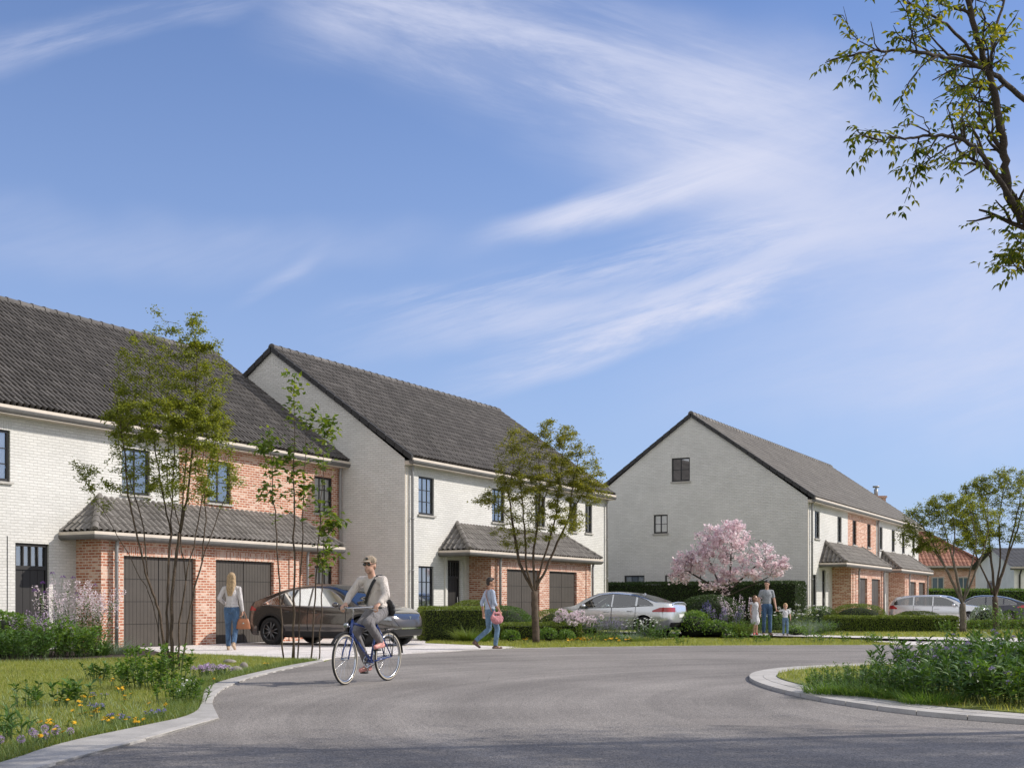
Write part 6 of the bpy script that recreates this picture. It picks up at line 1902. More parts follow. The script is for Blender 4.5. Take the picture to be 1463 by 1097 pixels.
class Car:
    def __init__(c, L, Wd, H, wb, R_, top, belt, sill, front_over, tum=.40, rail=.80, nose_r=.62, tail_r=.45):
        c.L, c.W, c.H, c.R = L, Wd / 2, H, R_
        c.xe, c.xb = L / 2, -L / 2
        c.xf = c.xe - front_over; c.xr = c.xf - wb
        c.top, c.belt = pchip(top), pchip(belt)
        c.sill = sill; c.tum = tum; c.rail = rail; c.nr, c.tr = nose_r, tail_r
    def plan(c, x):
        w = c.W
        if x > c.xe - c.nr:
            s = min(1, (x - (c.xe - c.nr)) / c.nr); w *= max(0, 1 - s ** 2.6) ** (1 / 2.6)
        if x < c.xb + c.tr:
            s = min(1, ((c.xb + c.tr) - x) / c.tr); w *= max(0, 1 - s ** 3.0) ** (1 / 3.0)
        return w
    def inv_plan(c, w, end):
        k = min(.9999, abs(w) / c.W)
        if end > 0: return c.xe - c.nr + c.nr * (1 - k ** 2.6) ** (1 / 2.6)
        return c.xb + c.tr - c.tr * (1 - k ** 3.0) ** (1 / 3.0)
    def g(c, z, x=0):
        if z < .60:
            return 1 - .085 * max(0, (.60 - z) / .38) ** 2 - .012 * math.exp(-((z - .42) / .06) ** 2)
        return 1 - .055 * ((z - .60) / .36) ** 2
    def zbot(c, x):
        z = c.sill
        for xw in (c.xf, c.xr):
            r = c.R + .05
            d = abs(x - xw)
            if d < r: z = max(z, c.R + math.sqrt(r * r - d * d))
        if x > c.xe - .5: z = max(z, c.sill + .02 * ((x - c.xe + .5) / .5) ** 2)
        if x < c.xb + .5: z = max(z, c.sill + .10 * ((c.xb + .5 - x) / .5) ** 2)
        return z
    def warp(c, x, y, z):
        """round the nose and tail in side view"""
        if x > c.xe - c.nr:
            s = (x - (c.xe - c.nr)) / c.nr
            x -= s * (.16 * max(0, (z - .50) / .40) ** 2 + .10 * max(0, (.45 - z) / .3) ** 2)
        if x < c.xb + c.tr:
            s = ((c.xb + c.tr) - x) / c.tr
            x += s * (.10 * max(0, (z - .80) / .35) ** 2 + .12 * max(0, (.55 - z) / .3) ** 2)
        return (x, y, z)
    def side(c, x, z, sg=-1, off=0.0):
        zb = c.belt(x); w = c.plan(x)
        if z <= zb: y = w * c.g(z)
        else: y = w * c.g(zb) - c.tum * (z - zb) * min(1, w / c.W * 1.1)
        p = c.warp(x, y + off, z)
        return (p[0], p[1] * sg, p[2])
    def section(c, x, n1=10, n2=15, n3=13):
        zb, zt, z0 = c.belt(x), c.top(x), c.zbot(x)
        zt = max(zt, zb + .01)
        pts = []
        for k in range(n1):
            z = z0 + (zb - z0) * k / (n1 - 1)
            pts.append(c.side(x, z, 1))
        h = zt - zb
        zr = zb + c.rail * h
        for k in range(1, n2):
            pts.append(c.side(x, zb + (zr - zb) * k / (n2 - 1), 1))
        for k in range(1, n3):
            pts.append(c.roof(x, k / (n3 - 1) * PI / 2))
        return pts
    def roof(c, x, ph, sg=1):
        zb, zt = c.belt(x), max(c.top(x), c.belt(x) + .01)
        zr = zb + c.rail * (zt - zb)
        w = c.plan(x)
        yr = w * c.g(zb) - c.tum * (zr - zb) * min(1, w / c.W * 1.1)
        y = yr * max(0, math.cos(ph)) ** .72
        z = zr + (zt - zr) * math.sin(ph) ** .85
        p = c.warp(x, y, z)
        return (p[0], p[1] * sg, p[2])
    def stations(c):
        xs = list(np.linspace(c.xb, c.xe, 76)) + list(np.linspace(c.xb + .3, c.xe - .9, 120))
        xs += [c.xb + c.tr * (1 - math.cos(t)) * .6 for t in np.linspace(0, 1.2, 9)]
        xs += [c.xe - c.nr * (1 - math.cos(t)) * .6 for t in np.linspace(0, 1.2, 11)]
        for xw in (c.xf, c.xr):
            r = c.R + .05
            xs += [xw + r * math.sin(t) for t in np.linspace(-PI / 2, PI / 2, 25)] + [xw - r - .002, xw + r + .002]
        return sorted(set(round(float(x), 4) for x in xs))
    def body(c, root, mat, win=(), ws=None, rs=None, n1=10, n2=15, n3=13):
        """outer skin; the faces under the glass are left open"""
        xs = c.stations()
        rows = [c.section(x) for x in xs]
        mb = MB(); n = len(rows[0])
        tops = [(w[0], w[1], w[2], pchip(w[3])) for w in win]
        fs = []
        for i in range(len(xs) - 1):
            xm = (xs[i] + xs[i + 1]) / 2
            zb = c.belt(xm); h = max(c.top(xm), zb + .01) - zb; zr = zb + c.rail * h
            for j in range(n - 1):
                skip = False
                if n1 - 1 <= j < n1 + n2 - 2:
                    zm = zb + (zr - zb) * (j - n1 + 1.5) / (n2 - 1)
                    skip = any(a < xm < b_ and zb + lo < zm < f(xm) for a, b_, lo, f in tops)
                elif j >= n1 + n2 - 2:
                    ph = (j - n1 - n2 + 2.5) / (n3 - 1) * PI / 2
                    if ws and ws[0] < xm < ws[1] and ph > .30: skip = True
                    if rs and rs[0] < xm < rs[1] and ph > .34: skip = True
                if not skip: fs.append((i * n + j, i * n + j + 1, (i + 1) * n + j + 1, (i + 1) * n + j))
        pts = [p for r in rows for p in r]
        mb.add(pts, fs, 0, True)
        mb.add([(p[0], -p[1], p[2]) for p in pts], [f[::-1] for f in fs], 0, True)
        o = mb.build('body', mat, root, fix=True)
        return o
    def patch(c, name, fn, us, vs_, mat, parent, eps=.004, back=False):
        P = np.array([[fn(u, v) for v in vs_] for u in us], float)
        du = np.gradient(P, axis=0); dv = np.gradient(P, axis=1)
        N = np.cross(du, dv); N /= np.maximum(np.linalg.norm(N, axis=2, keepdims=True), 1e-9)
        ctr = np.array([0, 0, .55])
        s = np.sign(((P - ctr) * N * np.array([.35, 1, 1])).sum(2, keepdims=True)); s[s == 0] = 1
        s = np.full_like(s, 1 if s.mean() >= 0 else -1)
        P = P + N * s * eps
        mb = MB(); mb.grid([[tuple(p) for p in r] for r in P])
        return mb.build(name, mat, parent)


def arc_strip(c, name, xw, sg, w, mat, parent, off=.012):
    """wheel-arch lip"""
    rows = []
    for t in np.linspace(-.12, PI + .12, 26):
        row = []
        for r in (c.R + .048, c.R + .048 + w):
            x = xw + r * math.cos(t); z = c.R + r * math.sin(t)
            row.append(c.side(x, max(z, c.sill), sg, off))
        rows.append(row)
    mb = MB(); mb.grid(rows)
    return mb.build(name, mat, parent)


def wheel(parent, x, y, R_, w, sg, rim, spokes=10):
    wr = empty('wheel', (x, y, R_)); wr.parent = parent
    mb = MB()
    prof = [(R_ * .68, -w / 2), (R_ * .92, -w / 2), (R_ * .985, -w / 2 + .025), (R_, -w / 2 + .06), (R_, w / 2 - .06), (R_ * .985, w / 2 - .025), (R_ * .92, w / 2), (R_ * .68, w / 2)]
    mb.lathe(prof, 36, 'y', 0, closed=True)
    mb.build('tyre', M['tyre'], wr, fix=True)
    mb = MB(); yo = sg * (w / 2 - .012)
    rr = R_ * .70
    mb.lathe([(rr, yo), (rr * .94, yo), (rr * .92, yo - sg * .03), (rr * .92, -yo)], 36, 'y', 0)
    mb.lathe([(rr * .18, yo - sg * .012), (rr * .12, yo), (0.001, yo)], 16, 'y', 0)
    for k in range(spokes):
        a = 2 * PI * (k // 2) / (spokes / 2) + (.16 if k % 2 else -.16)
        a2 = 2 * PI * (k // 2) / (spokes / 2) + (.26 if k % 2 else -.26)
        p0 = Vector((math.cos(a) * rr * .10, yo - sg * .015, math.sin(a) * rr * .10)); p1 = Vector((math.cos(a2) * rr * .95, yo - sg * .006, math.sin(a2) * rr * .95))
        mb.tube([p0, p1], [.022, .016], 5)
    mb.build('rim', rim, wr)
    mb = MB(); mb.lathe([(rr * .92, yo - sg * .09), (0.001, yo - sg * .09)], 24, 'y'); mb.lathe([(rr * .6, yo - sg * .06), (.01, yo - sg * .06)], 24, 'y')
    mb.build('brake_disc', M['car_black'], wr)
    return wr


def make_car(name, loc, heading, c, label, paint_m, rim, win, doors, style, clad=False, group=None, show_interior=True):
    """win: list of side windows as (x0, x1, bottom dz, curve of top points); doors: list of (x0, x1)"""
    root = empty(name, (loc[0], loc[1], 0), heading, label, 'car', group)
    c.body(root, paint_m, win if show_interior else (), style['windscreen'] if show_interior else None, style['rear_screen'] if show_interior else None)
    # inner tub, so nothing shines through, and wheel housings
    mb = MB(); wi = c.W - .30
    mb.box(c.xb + .45, c.xe - .45, -wi, wi, .20, .62)
    for xa, xb_ in ((c.xr + c.R + .07, c.xf - c.R - .07),):
        mb.box(xa, xb_, -c.W + .10, c.W - .10, c.sill + .005, .55)
    for xw in (c.xf, c.xr):
        for sg in (-1, 1):
            rows = []
            for t in np.linspace(0, PI, 18):
                rows.append([(xw + (c.R + .06) * math.cos(t), sg * yy_, c.R + (c.R + .06) * math.sin(t)) for yy_ in (c.W - .30, c.W * .965)])
            mb.grid(rows)
    mb.build('underbody', M['car_black'], root)
    if show_interior:
        mb = MB()
        for sx in (.18, -.72):
            for sy in (-.38, .38):
                mb.box(-.26, .22, -.22, .22, .36, .58, rot=Matrix.Rotation(0, 3, 'Y'), at=(sx, sy, 0))
                mb.box(-.07, .07, -.22, .22, 0, .52, rot=Matrix.Rotation(R(-14), 3, 'Y'), at=(sx - .25, sy, .52))
                mb.ball((sx - .40, sy, 1.13), (.055, .13, .09), 10, 6)
        mb.box(.55, .95, -c.W + .16, c.W - .16, .55, .86)
        mb.build('seat', M['seat_cloth'], root)
        mb = MB(); ctr = Vector((.50, .37, .93)); ax = Matrix.Rotation(R(-62), 3, 'Y')
        mb.tube([ctr + ax @ Vector((.18 * math.cos(t), .18 * math.sin(t), 0)) for t in np.linspace(0, 2 * PI, 20)], .014, 6, caps=False)
        mb.build('steering_wheel', M['car_black'], root)
    for sg in (-1, 1):
        for (x0, x1, lo, crv) in win:
            f = pchip(crv)
            xs = np.linspace(x0, x1, 22)
            def fn(u, v, sg=sg, f=f, lo=lo):
                zl = c.belt(u) + lo; zt_ = max(zl + .004, f(u))
                return c.side(u, zl + (zt_ - zl) * v, sg)
            c.patch('side_window', fn, xs, np.linspace(0, 1, 6), M['car_glass'] if show_interior else M['glass_dark'], root, .006)
        # bright line around the glasshouse
        mb = MB()
        allx0 = min(w[0] for w in win); allx1 = max(w[1] for w in win)
        ln = []
        for x in np.linspace(allx0 - .03, allx1 + .03, 40):
            p = c.side(x, c.belt(x) + .012, sg, .010); ln.append(p)
        mb.tube(ln, .009, 5)
        tp = []
        for (x0, x1, lo, crv) in sorted(win):
            f = pchip(crv)
            for x in np.linspace(x0, x1, 16): tp.append((x, f(x)))
        mb.tube([c.side(x, z + .012, sg, .010) for x, z in sorted(tp)], .008, 5)
        mb.build('window_trim', style['trim'], root)
        for (x0, x1) in doors:
            z0_ = c.sill + .13
            us = np.linspace(x0 + .012, x1 - .012, 26)
            def clear(u):
                z = z0_
                for xw in (c.xf, c.xr):
                    r = c.R + .11; d = abs(u - xw)
                    if d < r: z = max(z, c.R + math.sqrt(r * r - d * d))
                return z
            def fd(u, v, sg=sg): 
                za, zb_ = clear(u), c.belt(u) - .006
                return c.side(u, za + (zb_ - za) * v, sg)
            us2 = np.linspace(x0 - .004, x1 + .004, 26)
            c.patch('door_gap', lambda u, v, sg=sg: c.side(u, clear(u) - .012 + (c.belt(u) - clear(u) + .012) * v, sg), us2, np.linspace(0, 1, 14), M['car_black'], root, .0015)
            d_ = c.patch('door', fd, us, np.linspace(0, 1, 14), paint_m, root, .0045)
            mb = MB(); zc = c.belt(x0 + .18) - .14
            mb.tube([c.side(x0 + .10, zc, sg, .012), c.side(x0 + .15, zc + .004, sg, .03), c.side(x0 + .25, zc + .004, sg, .03), c.side(x0 + .30, zc, sg, .012)], .012, 6)
            mb.build('handle', paint_m if not style.get('chrome_handle') else M['chrome'], d_)
        # mirrors
        mx = style['mirror_x']; mz = c.belt(mx) + .05
        p = Vector(c.side(mx, mz, sg))
        mb = MB(); mb.ball((p.x - .02, p.y + sg * .13, p.z + .03), (.085, .11, .068), 12, 8); mb.tube([(p.x, p.y - sg * .02, p.z - .03), (p.x - .01, p.y + sg * .09, p.z + .0)], .022, 6)
        mb.build('wing_mirror', paint_m, root)
        if clad:
            for xw in (c.xf, c.xr): arc_strip(c, 'arch_trim', xw, sg, .055, M['car_black'], root, .006)
        us = np.linspace(c.xr + c.R + .07, c.xf - c.R - .07, 30)
        c.patch('sill_trim', lambda u, v, sg=sg: c.side(u, c.sill + .01 + .10 * v, sg), us, np.linspace(0, 1, 4), M['car_black'] if clad else paint_m, root, .008)
        # lamps
        hx0, hx1 = style['head']; hz0, hz1 = style['head_z']
        c.patch('headlight', lambda u, v, sg=sg: c.side(u, hz0 + (hz1 - hz0) * (.25 + .75 * (1 - (u - hx0) / (hx1 - hx0)) ** .0 if False else v) * 1.0 - (.05 * ((u - hx0) / (hx1 - hx0))), sg), np.linspace(hx0, hx1, 14), np.linspace(0, 1, 5), M['lamp_clear'], root, .006)
        tx0, tx1 = style['tail']; tz0, tz1 = style['tail_z']
        c.patch('tail_light', lambda u, v, sg=sg: c.side(u, tz0 + (tz1 - tz0) * v * min(1, .35 + 1.6 * (tx1 - u) / (tx1 - tx0)), sg), np.linspace(tx0, tx1, 16), np.linspace(0, 1, 5), M['lamp_red'], root, .006)
    for xw in (c.xf, c.xr):
        for sg in (-1, 1):
            wheel(root, xw, sg * (c.W - .125), c.R, .225, sg, rim)
    # screens
    ws0, ws1 = style['windscreen']
    c.patch('windscreen', lambda u, v: c.roof(u, v, 1) if v <= PI / 2 else c.roof(u, PI - v, -1), np.linspace(ws0, ws1, 12), np.linspace(.30, PI - .30, 21), M['car_glass'] if show_interior else M['glass_dark'], root, .006)
    rs0, rs1 = style['rear_screen']
    c.patch('rear_screen', lambda u, v: c.roof(u, v, 1) if v <= PI / 2 else c.roof(u, PI - v, -1), np.linspace(rs0, rs1, 12), np.linspace(.34, PI - .34, 21), M['car_glass'] if show_interior else M['glass_dark'], root, .006)
    # nose
    def face(end):
        return lambda y, z: c.side(c.inv_plan(abs(y) / max(.5, c.g(z)), end), z, 1 if y >= 0 else -1)
    F_, B_ = face(1), face(-1)
    gw, gz0, gz1 = style['grille']
    c.patch('grille', lambda y, z: F_(y * (1 - .22 * (gz1 - z) / (gz1 - gz0) * style.get('grille_taper', 1)), z), np.linspace(-gw, gw, 21), np.linspace(gz0, gz1, 6), style['grille_m'], root, .008)
    iw, iz0, iz1 = style['intake']
    c.patch('air_intake', F_, np.linspace(-iw, iw, 21), np.linspace(iz0, iz1, 5), M['car_black'], root, .008)
    c.patch('bumper_trim', F_, np.linspace(-iw - .1, iw + .1, 23), np.linspace(iz1 + .015, iz1 + .05, 3), style['trim'], root, .014)
    c.patch('rear_diffuser', B_, np.linspace(-.72, .72, 21), np.linspace(c.sill + .10, c.sill + .24, 5), M['car_black'], root, .008)
    c.patch('number_plate', B_, np.linspace(-.24, .24, 7), np.linspace(style['plate_z'], style['plate_z'] + .11, 3), M['plate'], root, .012)
    if style.get('boot_line'):
        c.patch('boot_strip', B_, np.linspace(-.62, .62, 21), np.linspace(style['tail_z'][0] + .05, style['tail_z'][0] + .085, 3), M['lamp_red'], root, .008)
    if style.get('emblem'):
        z = style['emblem']; mb = MB(); p = Vector(F_(0.001, z)) + Vector((.014, 0, 0))
        mb.box(-.004, .004, -.045, .045, .02, .032, at=p); mb.add([p + Vector((.006, -.014, .02)), p + Vector((.006, .014, .02)), p + Vector((.006, 0, -.05))], [(0, 1, 2)])
        mb.build('emblem', M['chrome'], root)
    if style.get('rails'):
        for sg in (-1, 1):
            mb = MB(); xs = np.linspace(*style['rails'], 16)
            mb.tube([tuple(Vector(c.roof(x, .28, sg)) + Vector((0, 0, .035 if 0 < i < 15 else -.005))) for i, x in enumerate(xs)], .014, 6)
            mb.build('roof_rail', M['chrome'], root)
    if style.get('spoiler'):
        xa = style['spoiler']
        rows = []
        for u, dz in ((xa + .20, .004), (xa + .02, .030), (xa - .06, .05), (xa - .06, .02), (xa + .10, -.03)):
            rows.append([tuple(Vector(c.roof(xa + .1, PI / 2)) * 0 + Vector((u, yv, c.top(max(u, c.xb + .12)) + dz - .09 * (abs(yv) / .62) ** 4))) for yv in np.linspace(-.62, .62, 15)])
        mb = MB(); mb.grid(rows); mb.build('spoiler', paint_m, root)
    if style.get('fin') is not None:
        mb = MB(); x = style['fin']; z = c.top(x) - .01
        mb.add([(x + .09, 0, z), (x - .08, .022, z), (x - .08, -.022, z), (x - .07, 0, z + .07)], [(0, 1, 3), (0, 3, 2), (1, 2, 3)])
        mb.build('aerial_fin', paint_m, root)
    return root


P_BRONZE = paint('bronze_paint', (0.115, 0.104, 0.096), .75, .14)
P_SILVER = paint('silver_paint', (0.68, 0.70, 0.73), .6, .2)
P_PALE = paint('pale_silver_paint', (0.68, 0.70, 0.73), .55, .2)
P_NAVY = paint('navy_paint', (0.016, 0.020, 0.036), .3, .3)
M['glass_dark'] = plain('glass_dark', (0.02, 0.025, 0.03), 0.04, 0, 0.0, spec=1.0, coat=1.0)
M['grille_brown'] = plain('grille_brown', (0.055, 0.046, 0.040), .3, .3, 0, coat=.6)
NOSE = math.atan2(-.48255, .87587)       # pointing out of the garages
INTO = NOSE + PI

# dark bronze crossover, nose towards the road
cs = Car(4.75, 1.93, 1.60, 2.89, .365,
         [(-2.375, .70), (-2.33, 1.00), (-2.22, 1.10), (-1.9, 1.21), (-1.45, 1.38), (-.9, 1.535), (-.3, 1.60), (.2, 1.585), (.65, 1.46), (1.05, 1.22), (1.38, 1.045), (1.9, .95), (2.2, .845), (2.33, .75), (2.375, .66)],
         [(-2.375, .69), (-2.33, .93), (-2.2, 1.02), (-1.6, 1.03), (-.6, 1.00), (.6, .975), (1.2, .955), (1.8, .86), (2.2, .76), (2.33, .70), (2.375, .64)],
         .25, .90)
suv_c = Vector((-6.32, 32.2, 0)) + Vector((.876, -.4825, 0)) * 1.42 + Vector((.4825, .876, 0)) * .93
suv = make_car('parked_car', suv_c, NOSE, cs, 'dark bronze crossover car with its nose to the road behind the cyclist', P_BRONZE, M['rim_dark'],
         [(-1.72, -1.12, .03, [(-1.72, 1.065), (-1.5, 1.18), (-1.12, 1.335)]), (-1.07, -.22, .03, [(-1.07, 1.345), (-.7, 1.44), (-.22, 1.475)]), (-.16, .98, .03, [(-.16, 1.478), (.25, 1.45), (.65, 1.29), (.98, 1.03)])],
         [(-1.10, -.19), (-.19, 1.02)],
         dict(trim=M['chrome'], mirror_x=.78, head=(1.82, 2.26), head_z=(.71, .79), tail=(-2.34, -1.92), tail_z=(.90, 1.02), windscreen=(.42, 1.32), rear_screen=(-2.0, -1.25), grille=(.62, .50, .68), grille_m=M['grille_brown'], intake=(.70, .28, .43), plate_z=.62, emblem=.725), clad=True)

# silver fastback, nose towards the middle garages
cs2 = Car(4.62, 1.82, 1.49, 2.74, .33,
          [(-2.31, .66), (-2.27, 1.03), (-2.18, 1.09), (-1.75, 1.14), (-1.2, 1.32), (-.6, 1.445), (0, 1.485), (.4, 1.455), (.85, 1.28), (1.3, 1.02), (1.7, .95), (2.1, .86), (2.27, .74), (2.31, .62)],
          [(-2.31, .65), (-2.27, .93), (-2.15, 1.0), (-1.6, 1.00), (-.6, .955), (.6, .925), (1.2, .90), (1.7, .84), (2.1, .74), (2.27, .68), (2.31, .60)],
          .22, .88)
sil = make_car('parked_car', (3.62, 42.0, 0), INTO, cs2, 'silver fastback car parked tail to the road before the middle garages', P_SILVER, M['rim_silver'],
         [(-1.62, -1.06, .03, [(-1.62, 1.04), (-1.35, 1.20), (-1.06, 1.285)]), (-.99, -.18, .03, [(-.99, 1.30), (-.6, 1.36), (-.18, 1.385)]), (-.11, 1.05, .03, [(-.11, 1.387), (.3, 1.345), (.7, 1.18), (1.05, .955)])],
         [(-1.02, -.15), (-.15, 1.08)],
         dict(trim=M['car_black'], mirror_x=.86, head=(1.72, 2.2), head_z=(.64, .76), tail=(-2.28, -1.62), tail_z=(.80, .95), windscreen=(.45, 1.26), rear_screen=(-1.72, -.78), grille=(.55, .46, .62), grille_m=M['car_black'], intake=(.6, .26, .36), plate_z=.62, spoiler=-2.18, fin=-.95), clad=False)

# pale silver estate, nose to the road, before the far garages
cs3 = Car(4.72, 1.86, 1.50, 2.82, .335,
          [(-2.36, .66), (-2.33, .98), (-2.25, 1.16), (-2.05, 1.36), (-1.7, 1.44), (-.9, 1.485), (-.1, 1.49), (.35, 1.45), (.8, 1.28), (1.25, 1.03), (1.7, .965), (2.15, .86), (2.32, .74), (2.36, .62)],
          [(-2.36, .65), (-2.33, .90), (-2.2, .98), (-1.6, .97), (-.6, .95), (.6, .93), (1.2, .915), (1.7, .85), (2.15, .75), (2.32, .68), (2.36, .60)],
          .22, .90)
wag = make_car('parked_car', (20.75, 59.6, 0), NOSE, cs3, 'pale silver estate car parked nose out before the far brick garages', P_PALE, M['rim_silver'],
         [(-2.02, -1.12, .03, [(-2.02, 1.14), (-1.8, 1.27), (-1.12, 1.385)]), (-1.06, -.24, .03, [(-1.06, 1.39), (-.6, 1.40), (-.24, 1.395)]), (-.17, .98, .03, [(-.17, 1.393), (.25, 1.35), (.65, 1.19), (.98, .96)])],
         [(-1.09, -.2), (-.2, 1.02)],
         dict(trim=M['chrome'], mirror_x=.80, head=(1.75, 2.26), head_z=(.66, .77), tail=(-2.33, -1.85), tail_z=(.80, .98), windscreen=(.42, 1.22), rear_screen=(-2.22, -1.98), grille=(.50, .46, .66), grille_m=M['car_black'], intake=(.6, .26, .36), plate_z=.62, rails=(-1.7, .2), emblem=.60), clad=False)

# dark navy car at the right edge, tail to the road
nav = make_car('parked_car', (25.6, 66.6, 0), INTO, Car(4.7, 1.88, 1.52, 2.80, .34,
          [(-2.35, .68), (-2.31, 1.0), (-2.2, 1.10), (-1.8, 1.20), (-1.2, 1.40), (-.6, 1.50), (0, 1.52), (.4, 1.485), (.85, 1.30), (1.3, 1.04), (1.7, .96), (2.15, .87), (2.3, .76), (2.35, .64)],
          [(-2.35, .67), (-2.31, .93), (-2.2, 1.0), (-1.6, 1.00), (-.6, .97), (.6, .94), (1.2, .92), (1.7, .86), (2.15, .76), (2.3, .69), (2.35, .62)],
          .23, .89), 'dark navy car at the right edge behind the taller tree', P_NAVY, M['rim_silver'],
         [(-1.70, -1.10, .03, [(-1.70, 1.06), (-1.4, 1.22), (-1.10, 1.315)]), (-1.03, -.2, .03, [(-1.03, 1.33), (-.6, 1.40), (-.2, 1.42)]), (-.13, 1.03, .03, [(-.13, 1.42), (.3, 1.375), (.7, 1.20), (1.03, .97)])],
         [(-1.06, -.17), (-.17, 1.06)],
         dict(trim=M['chrome'], mirror_x=.85, head=(1.75, 2.24), head_z=(.66, .78), tail=(-2.32, -1.75), tail_z=(.84, .98), windscreen=(.45, 1.27), rear_screen=(-1.85, -.95), grille=(.55, .46, .64), grille_m=M['car_black'], intake=(.6, .27, .37), plate_z=.62), clad=False)
# ------------------------------------------------------------------ people and what they carry
def capsule(mb, p0, p1, r0, r1, n=14, flat=1.0, axis=None):
    """tapered capsule; flat<1 squeezes it along axis"""
    p0, p1 = Vector(p0), Vector(p1)
    d = p1 - p0; L = d.length
    if L < 1e-6: d = Vector((0, 0, 1)); L = 1e-6
    d = d.normalized()
    ax = Vector(axis) if axis is not None else (Vector((0, 1, 0)) if abs(d.y) < .9 else Vector((1, 0, 0)))
    b = (ax - d * ax.dot(d)).normalized(); a = b.cross(d).normalized()
    rings = []
    for t in np.linspace(-PI / 2, 0, 5)[1:]: rings.append((p0 + d * (r0 * math.sin(t)), r0 * math.cos(t)))
    for t in np.linspace(0, PI / 2, 5)[:-1]: rings.append((p1 + d * (r1 * math.sin(t)), r1 * math.cos(t)))
    vs = []; fs = []
    for c_, r in rings:
        for k in range(n):
            t = 2 * PI * k / n
            vs.append(c_ + a * (r * math.cos(t)) + b * (r * flat * math.sin(t)))
    for i in range(len(rings) - 1):
        for k in range(n):
            fs.append((i * n + k, i * n + (k + 1) % n, (i + 1) * n + (k + 1) % n, (i + 1) * n + k))
    s0 = len(vs); vs.append(p0 - d * r0); vs.append(p1 + d * r1)
    for k in range(n):
        fs.append((s0, (k + 1) % n, k)); o = (len(rings) - 1) * n; fs.append((s0 + 1, o + k, o + (k + 1) % n))
    mb.add(vs, fs, 0, True)


def orient(up, right=(1, 0, 0)):
    z = Vector(up).normalized(); x = Vector(right); x = (x - z * x.dot(z)).normalized(); y = z.cross(x)
    return Matrix((x, y, z)).transposed()


def fuse(mb, name, mat, parent, voxel=.011, smooth=4):
    """union of all the blobs as one continuous smooth surface"""
    me = bpy.data.meshes.new('tmp'); me.from_pydata([tuple(p) for p in mb.v], [], mb.f)
    bm = bmesh.new(); bm.from_mesh(me); bmesh.ops.recalc_face_normals(bm, faces=bm.faces); bm.to_mesh(me); bm.free()
    o = bpy.data.objects.new('tmp', me); COL.objects.link(o)
    r_ = o.modifiers.new('r', 'REMESH'); r_.mode = 'VOXEL'; r_.voxel_size = voxel; r_.use_smooth_shade = True
    if smooth:
        s_ = o.modifiers.new('s', 'SMOOTH'); s_.factor = .5; s_.iterations = smooth
    dg = bpy.context.evaluated_depsgraph_get(); dg.update()
    m2 = bpy.data.meshes.new_from_object(o.evaluated_get(dg)); m2.name = name
    bpy.data.objects.remove(o); bpy.data.meshes.remove(me)
    m2.polygons.foreach_set('use_smooth', [True] * len(m2.polygons))
    m2.materials.clear()
    return link(name, m2, parent, [mat])


def cloth(name, col, rough=.85, fold=1.0, var=.08):
    m, t, out = new_mat(name)
    P = t.n('ShaderNodeTexCoord').outputs['Object']
    mp = t.n('ShaderNodeMapping', {0: P, 3: (9, 9, 5)})
    nz = t.n('ShaderNodeTexNoise', {'Vector': mp, 'Scale': 1.0, 'Detail': 5, 'Roughness': .55, 'Distortion': .8})
    fine = t.n('ShaderNodeTexNoise', {'Vector': P, 'Scale': 220, 'Detail': 2})
    f = t.smooth(nz.outputs[0], .3, .7, 1 - var, 1 + var)
    c = t.mix(1.0, col, t.n('ShaderNodeCombineColor', {0: f, 1: f, 2: f}), 'MULTIPLY')
    b = t.n('ShaderNodeBsdfPrincipled', {'Base Color': c, 'Roughness': rough, 'Specular IOR Level': .2, 'Sheen Weight': .15})
    h = t.math('MULTIPLY_ADD', fine.outputs[0], .05, nz.outputs[0])
    t.put(b.inputs['Normal'], t.n('ShaderNodeBump', {'Strength': fold, 'Distance': .09, 'Height': h}))
    t.put(out.inputs[0], b)
    return m


M['skin'] = plain('skin', (0.56, 0.33, 0.235), 0.5, 0, .06, 12)
M['skin_tan'] = plain('skin_tan', (0.42, 0.23, 0.15), 0.5, 0, .06, 12)
M['stubble'] = plain('stubble', (0.40, 0.235, 0.165), .6, 0, .2, 60)
M['hair_blond'] = plain('hair_blond', (0.37, 0.255, 0.14), .55, 0, .35, 30, .6, 90)
M['hair_dark'] = plain('hair_dark', (0.022, 0.015, 0.011), .5, 0, .2, 30, .6, 90)
M['hair_brown'] = plain('hair_brown', (0.19, 0.105, 0.05), .55, 0, .3, 30, .6, 90)
M['hair_fair'] = plain('hair_fair', (0.55, 0.36, 0.18), .55, 0, .3, 30, .6, 90)
M['sweater_grey'] = cloth('sweater_grey', (0.66, 0.60, 0.55))
M['sweater_pale'] = cloth('sweater_pale', (0.58, 0.55, 0.55))
M['jeans'] = cloth('jeans', (0.065, 0.125, 0.225), var=.22)
M['jeans_light'] = cloth('jeans_light', (0.14, 0.23, 0.34), var=.22)
M['shirt_blue'] = cloth('shirt_blue', (0.40, 0.46, 0.58))
M['tee_grey'] = cloth('tee_grey', (0.30, 0.32, 0.345))
M['white_cotton'] = cloth('white_cotton', (0.78, 0.78, 0.80))
M['trousers_grey'] = cloth('trousers_grey', (0.20, 0.19, 0.195))
M['leather_tan'] = plain('leather_tan', (0.30, 0.115, 0.05), .45, 0, .12, 10)
M['leather_brown'] = plain('leather_brown', (0.10, 0.06, 0.045), .5, 0, .15, 10)
M['suede'] = plain('suede', (0.42, 0.31, 0.22), .9, 0, .1, 10)
M['pink_canvas'] = cloth('pink_canvas', (0.55, 0.24, 0.26))
M['pink_shoe'] = plain('pink_shoe', (0.62, 0.28, 0.25), .6, 0, .15, 20)
M['red_shoe'] = plain('red_shoe', (0.50, 0.03, 0.03), .4, 0, .1, 20)
M['black_nylon'] = plain('black_nylon', (0.014, 0.014, 0.016), .6, 0, .2, 12, .3, 60)
M['khaki'] = cloth('khaki', (0.36, 0.29, 0.215))
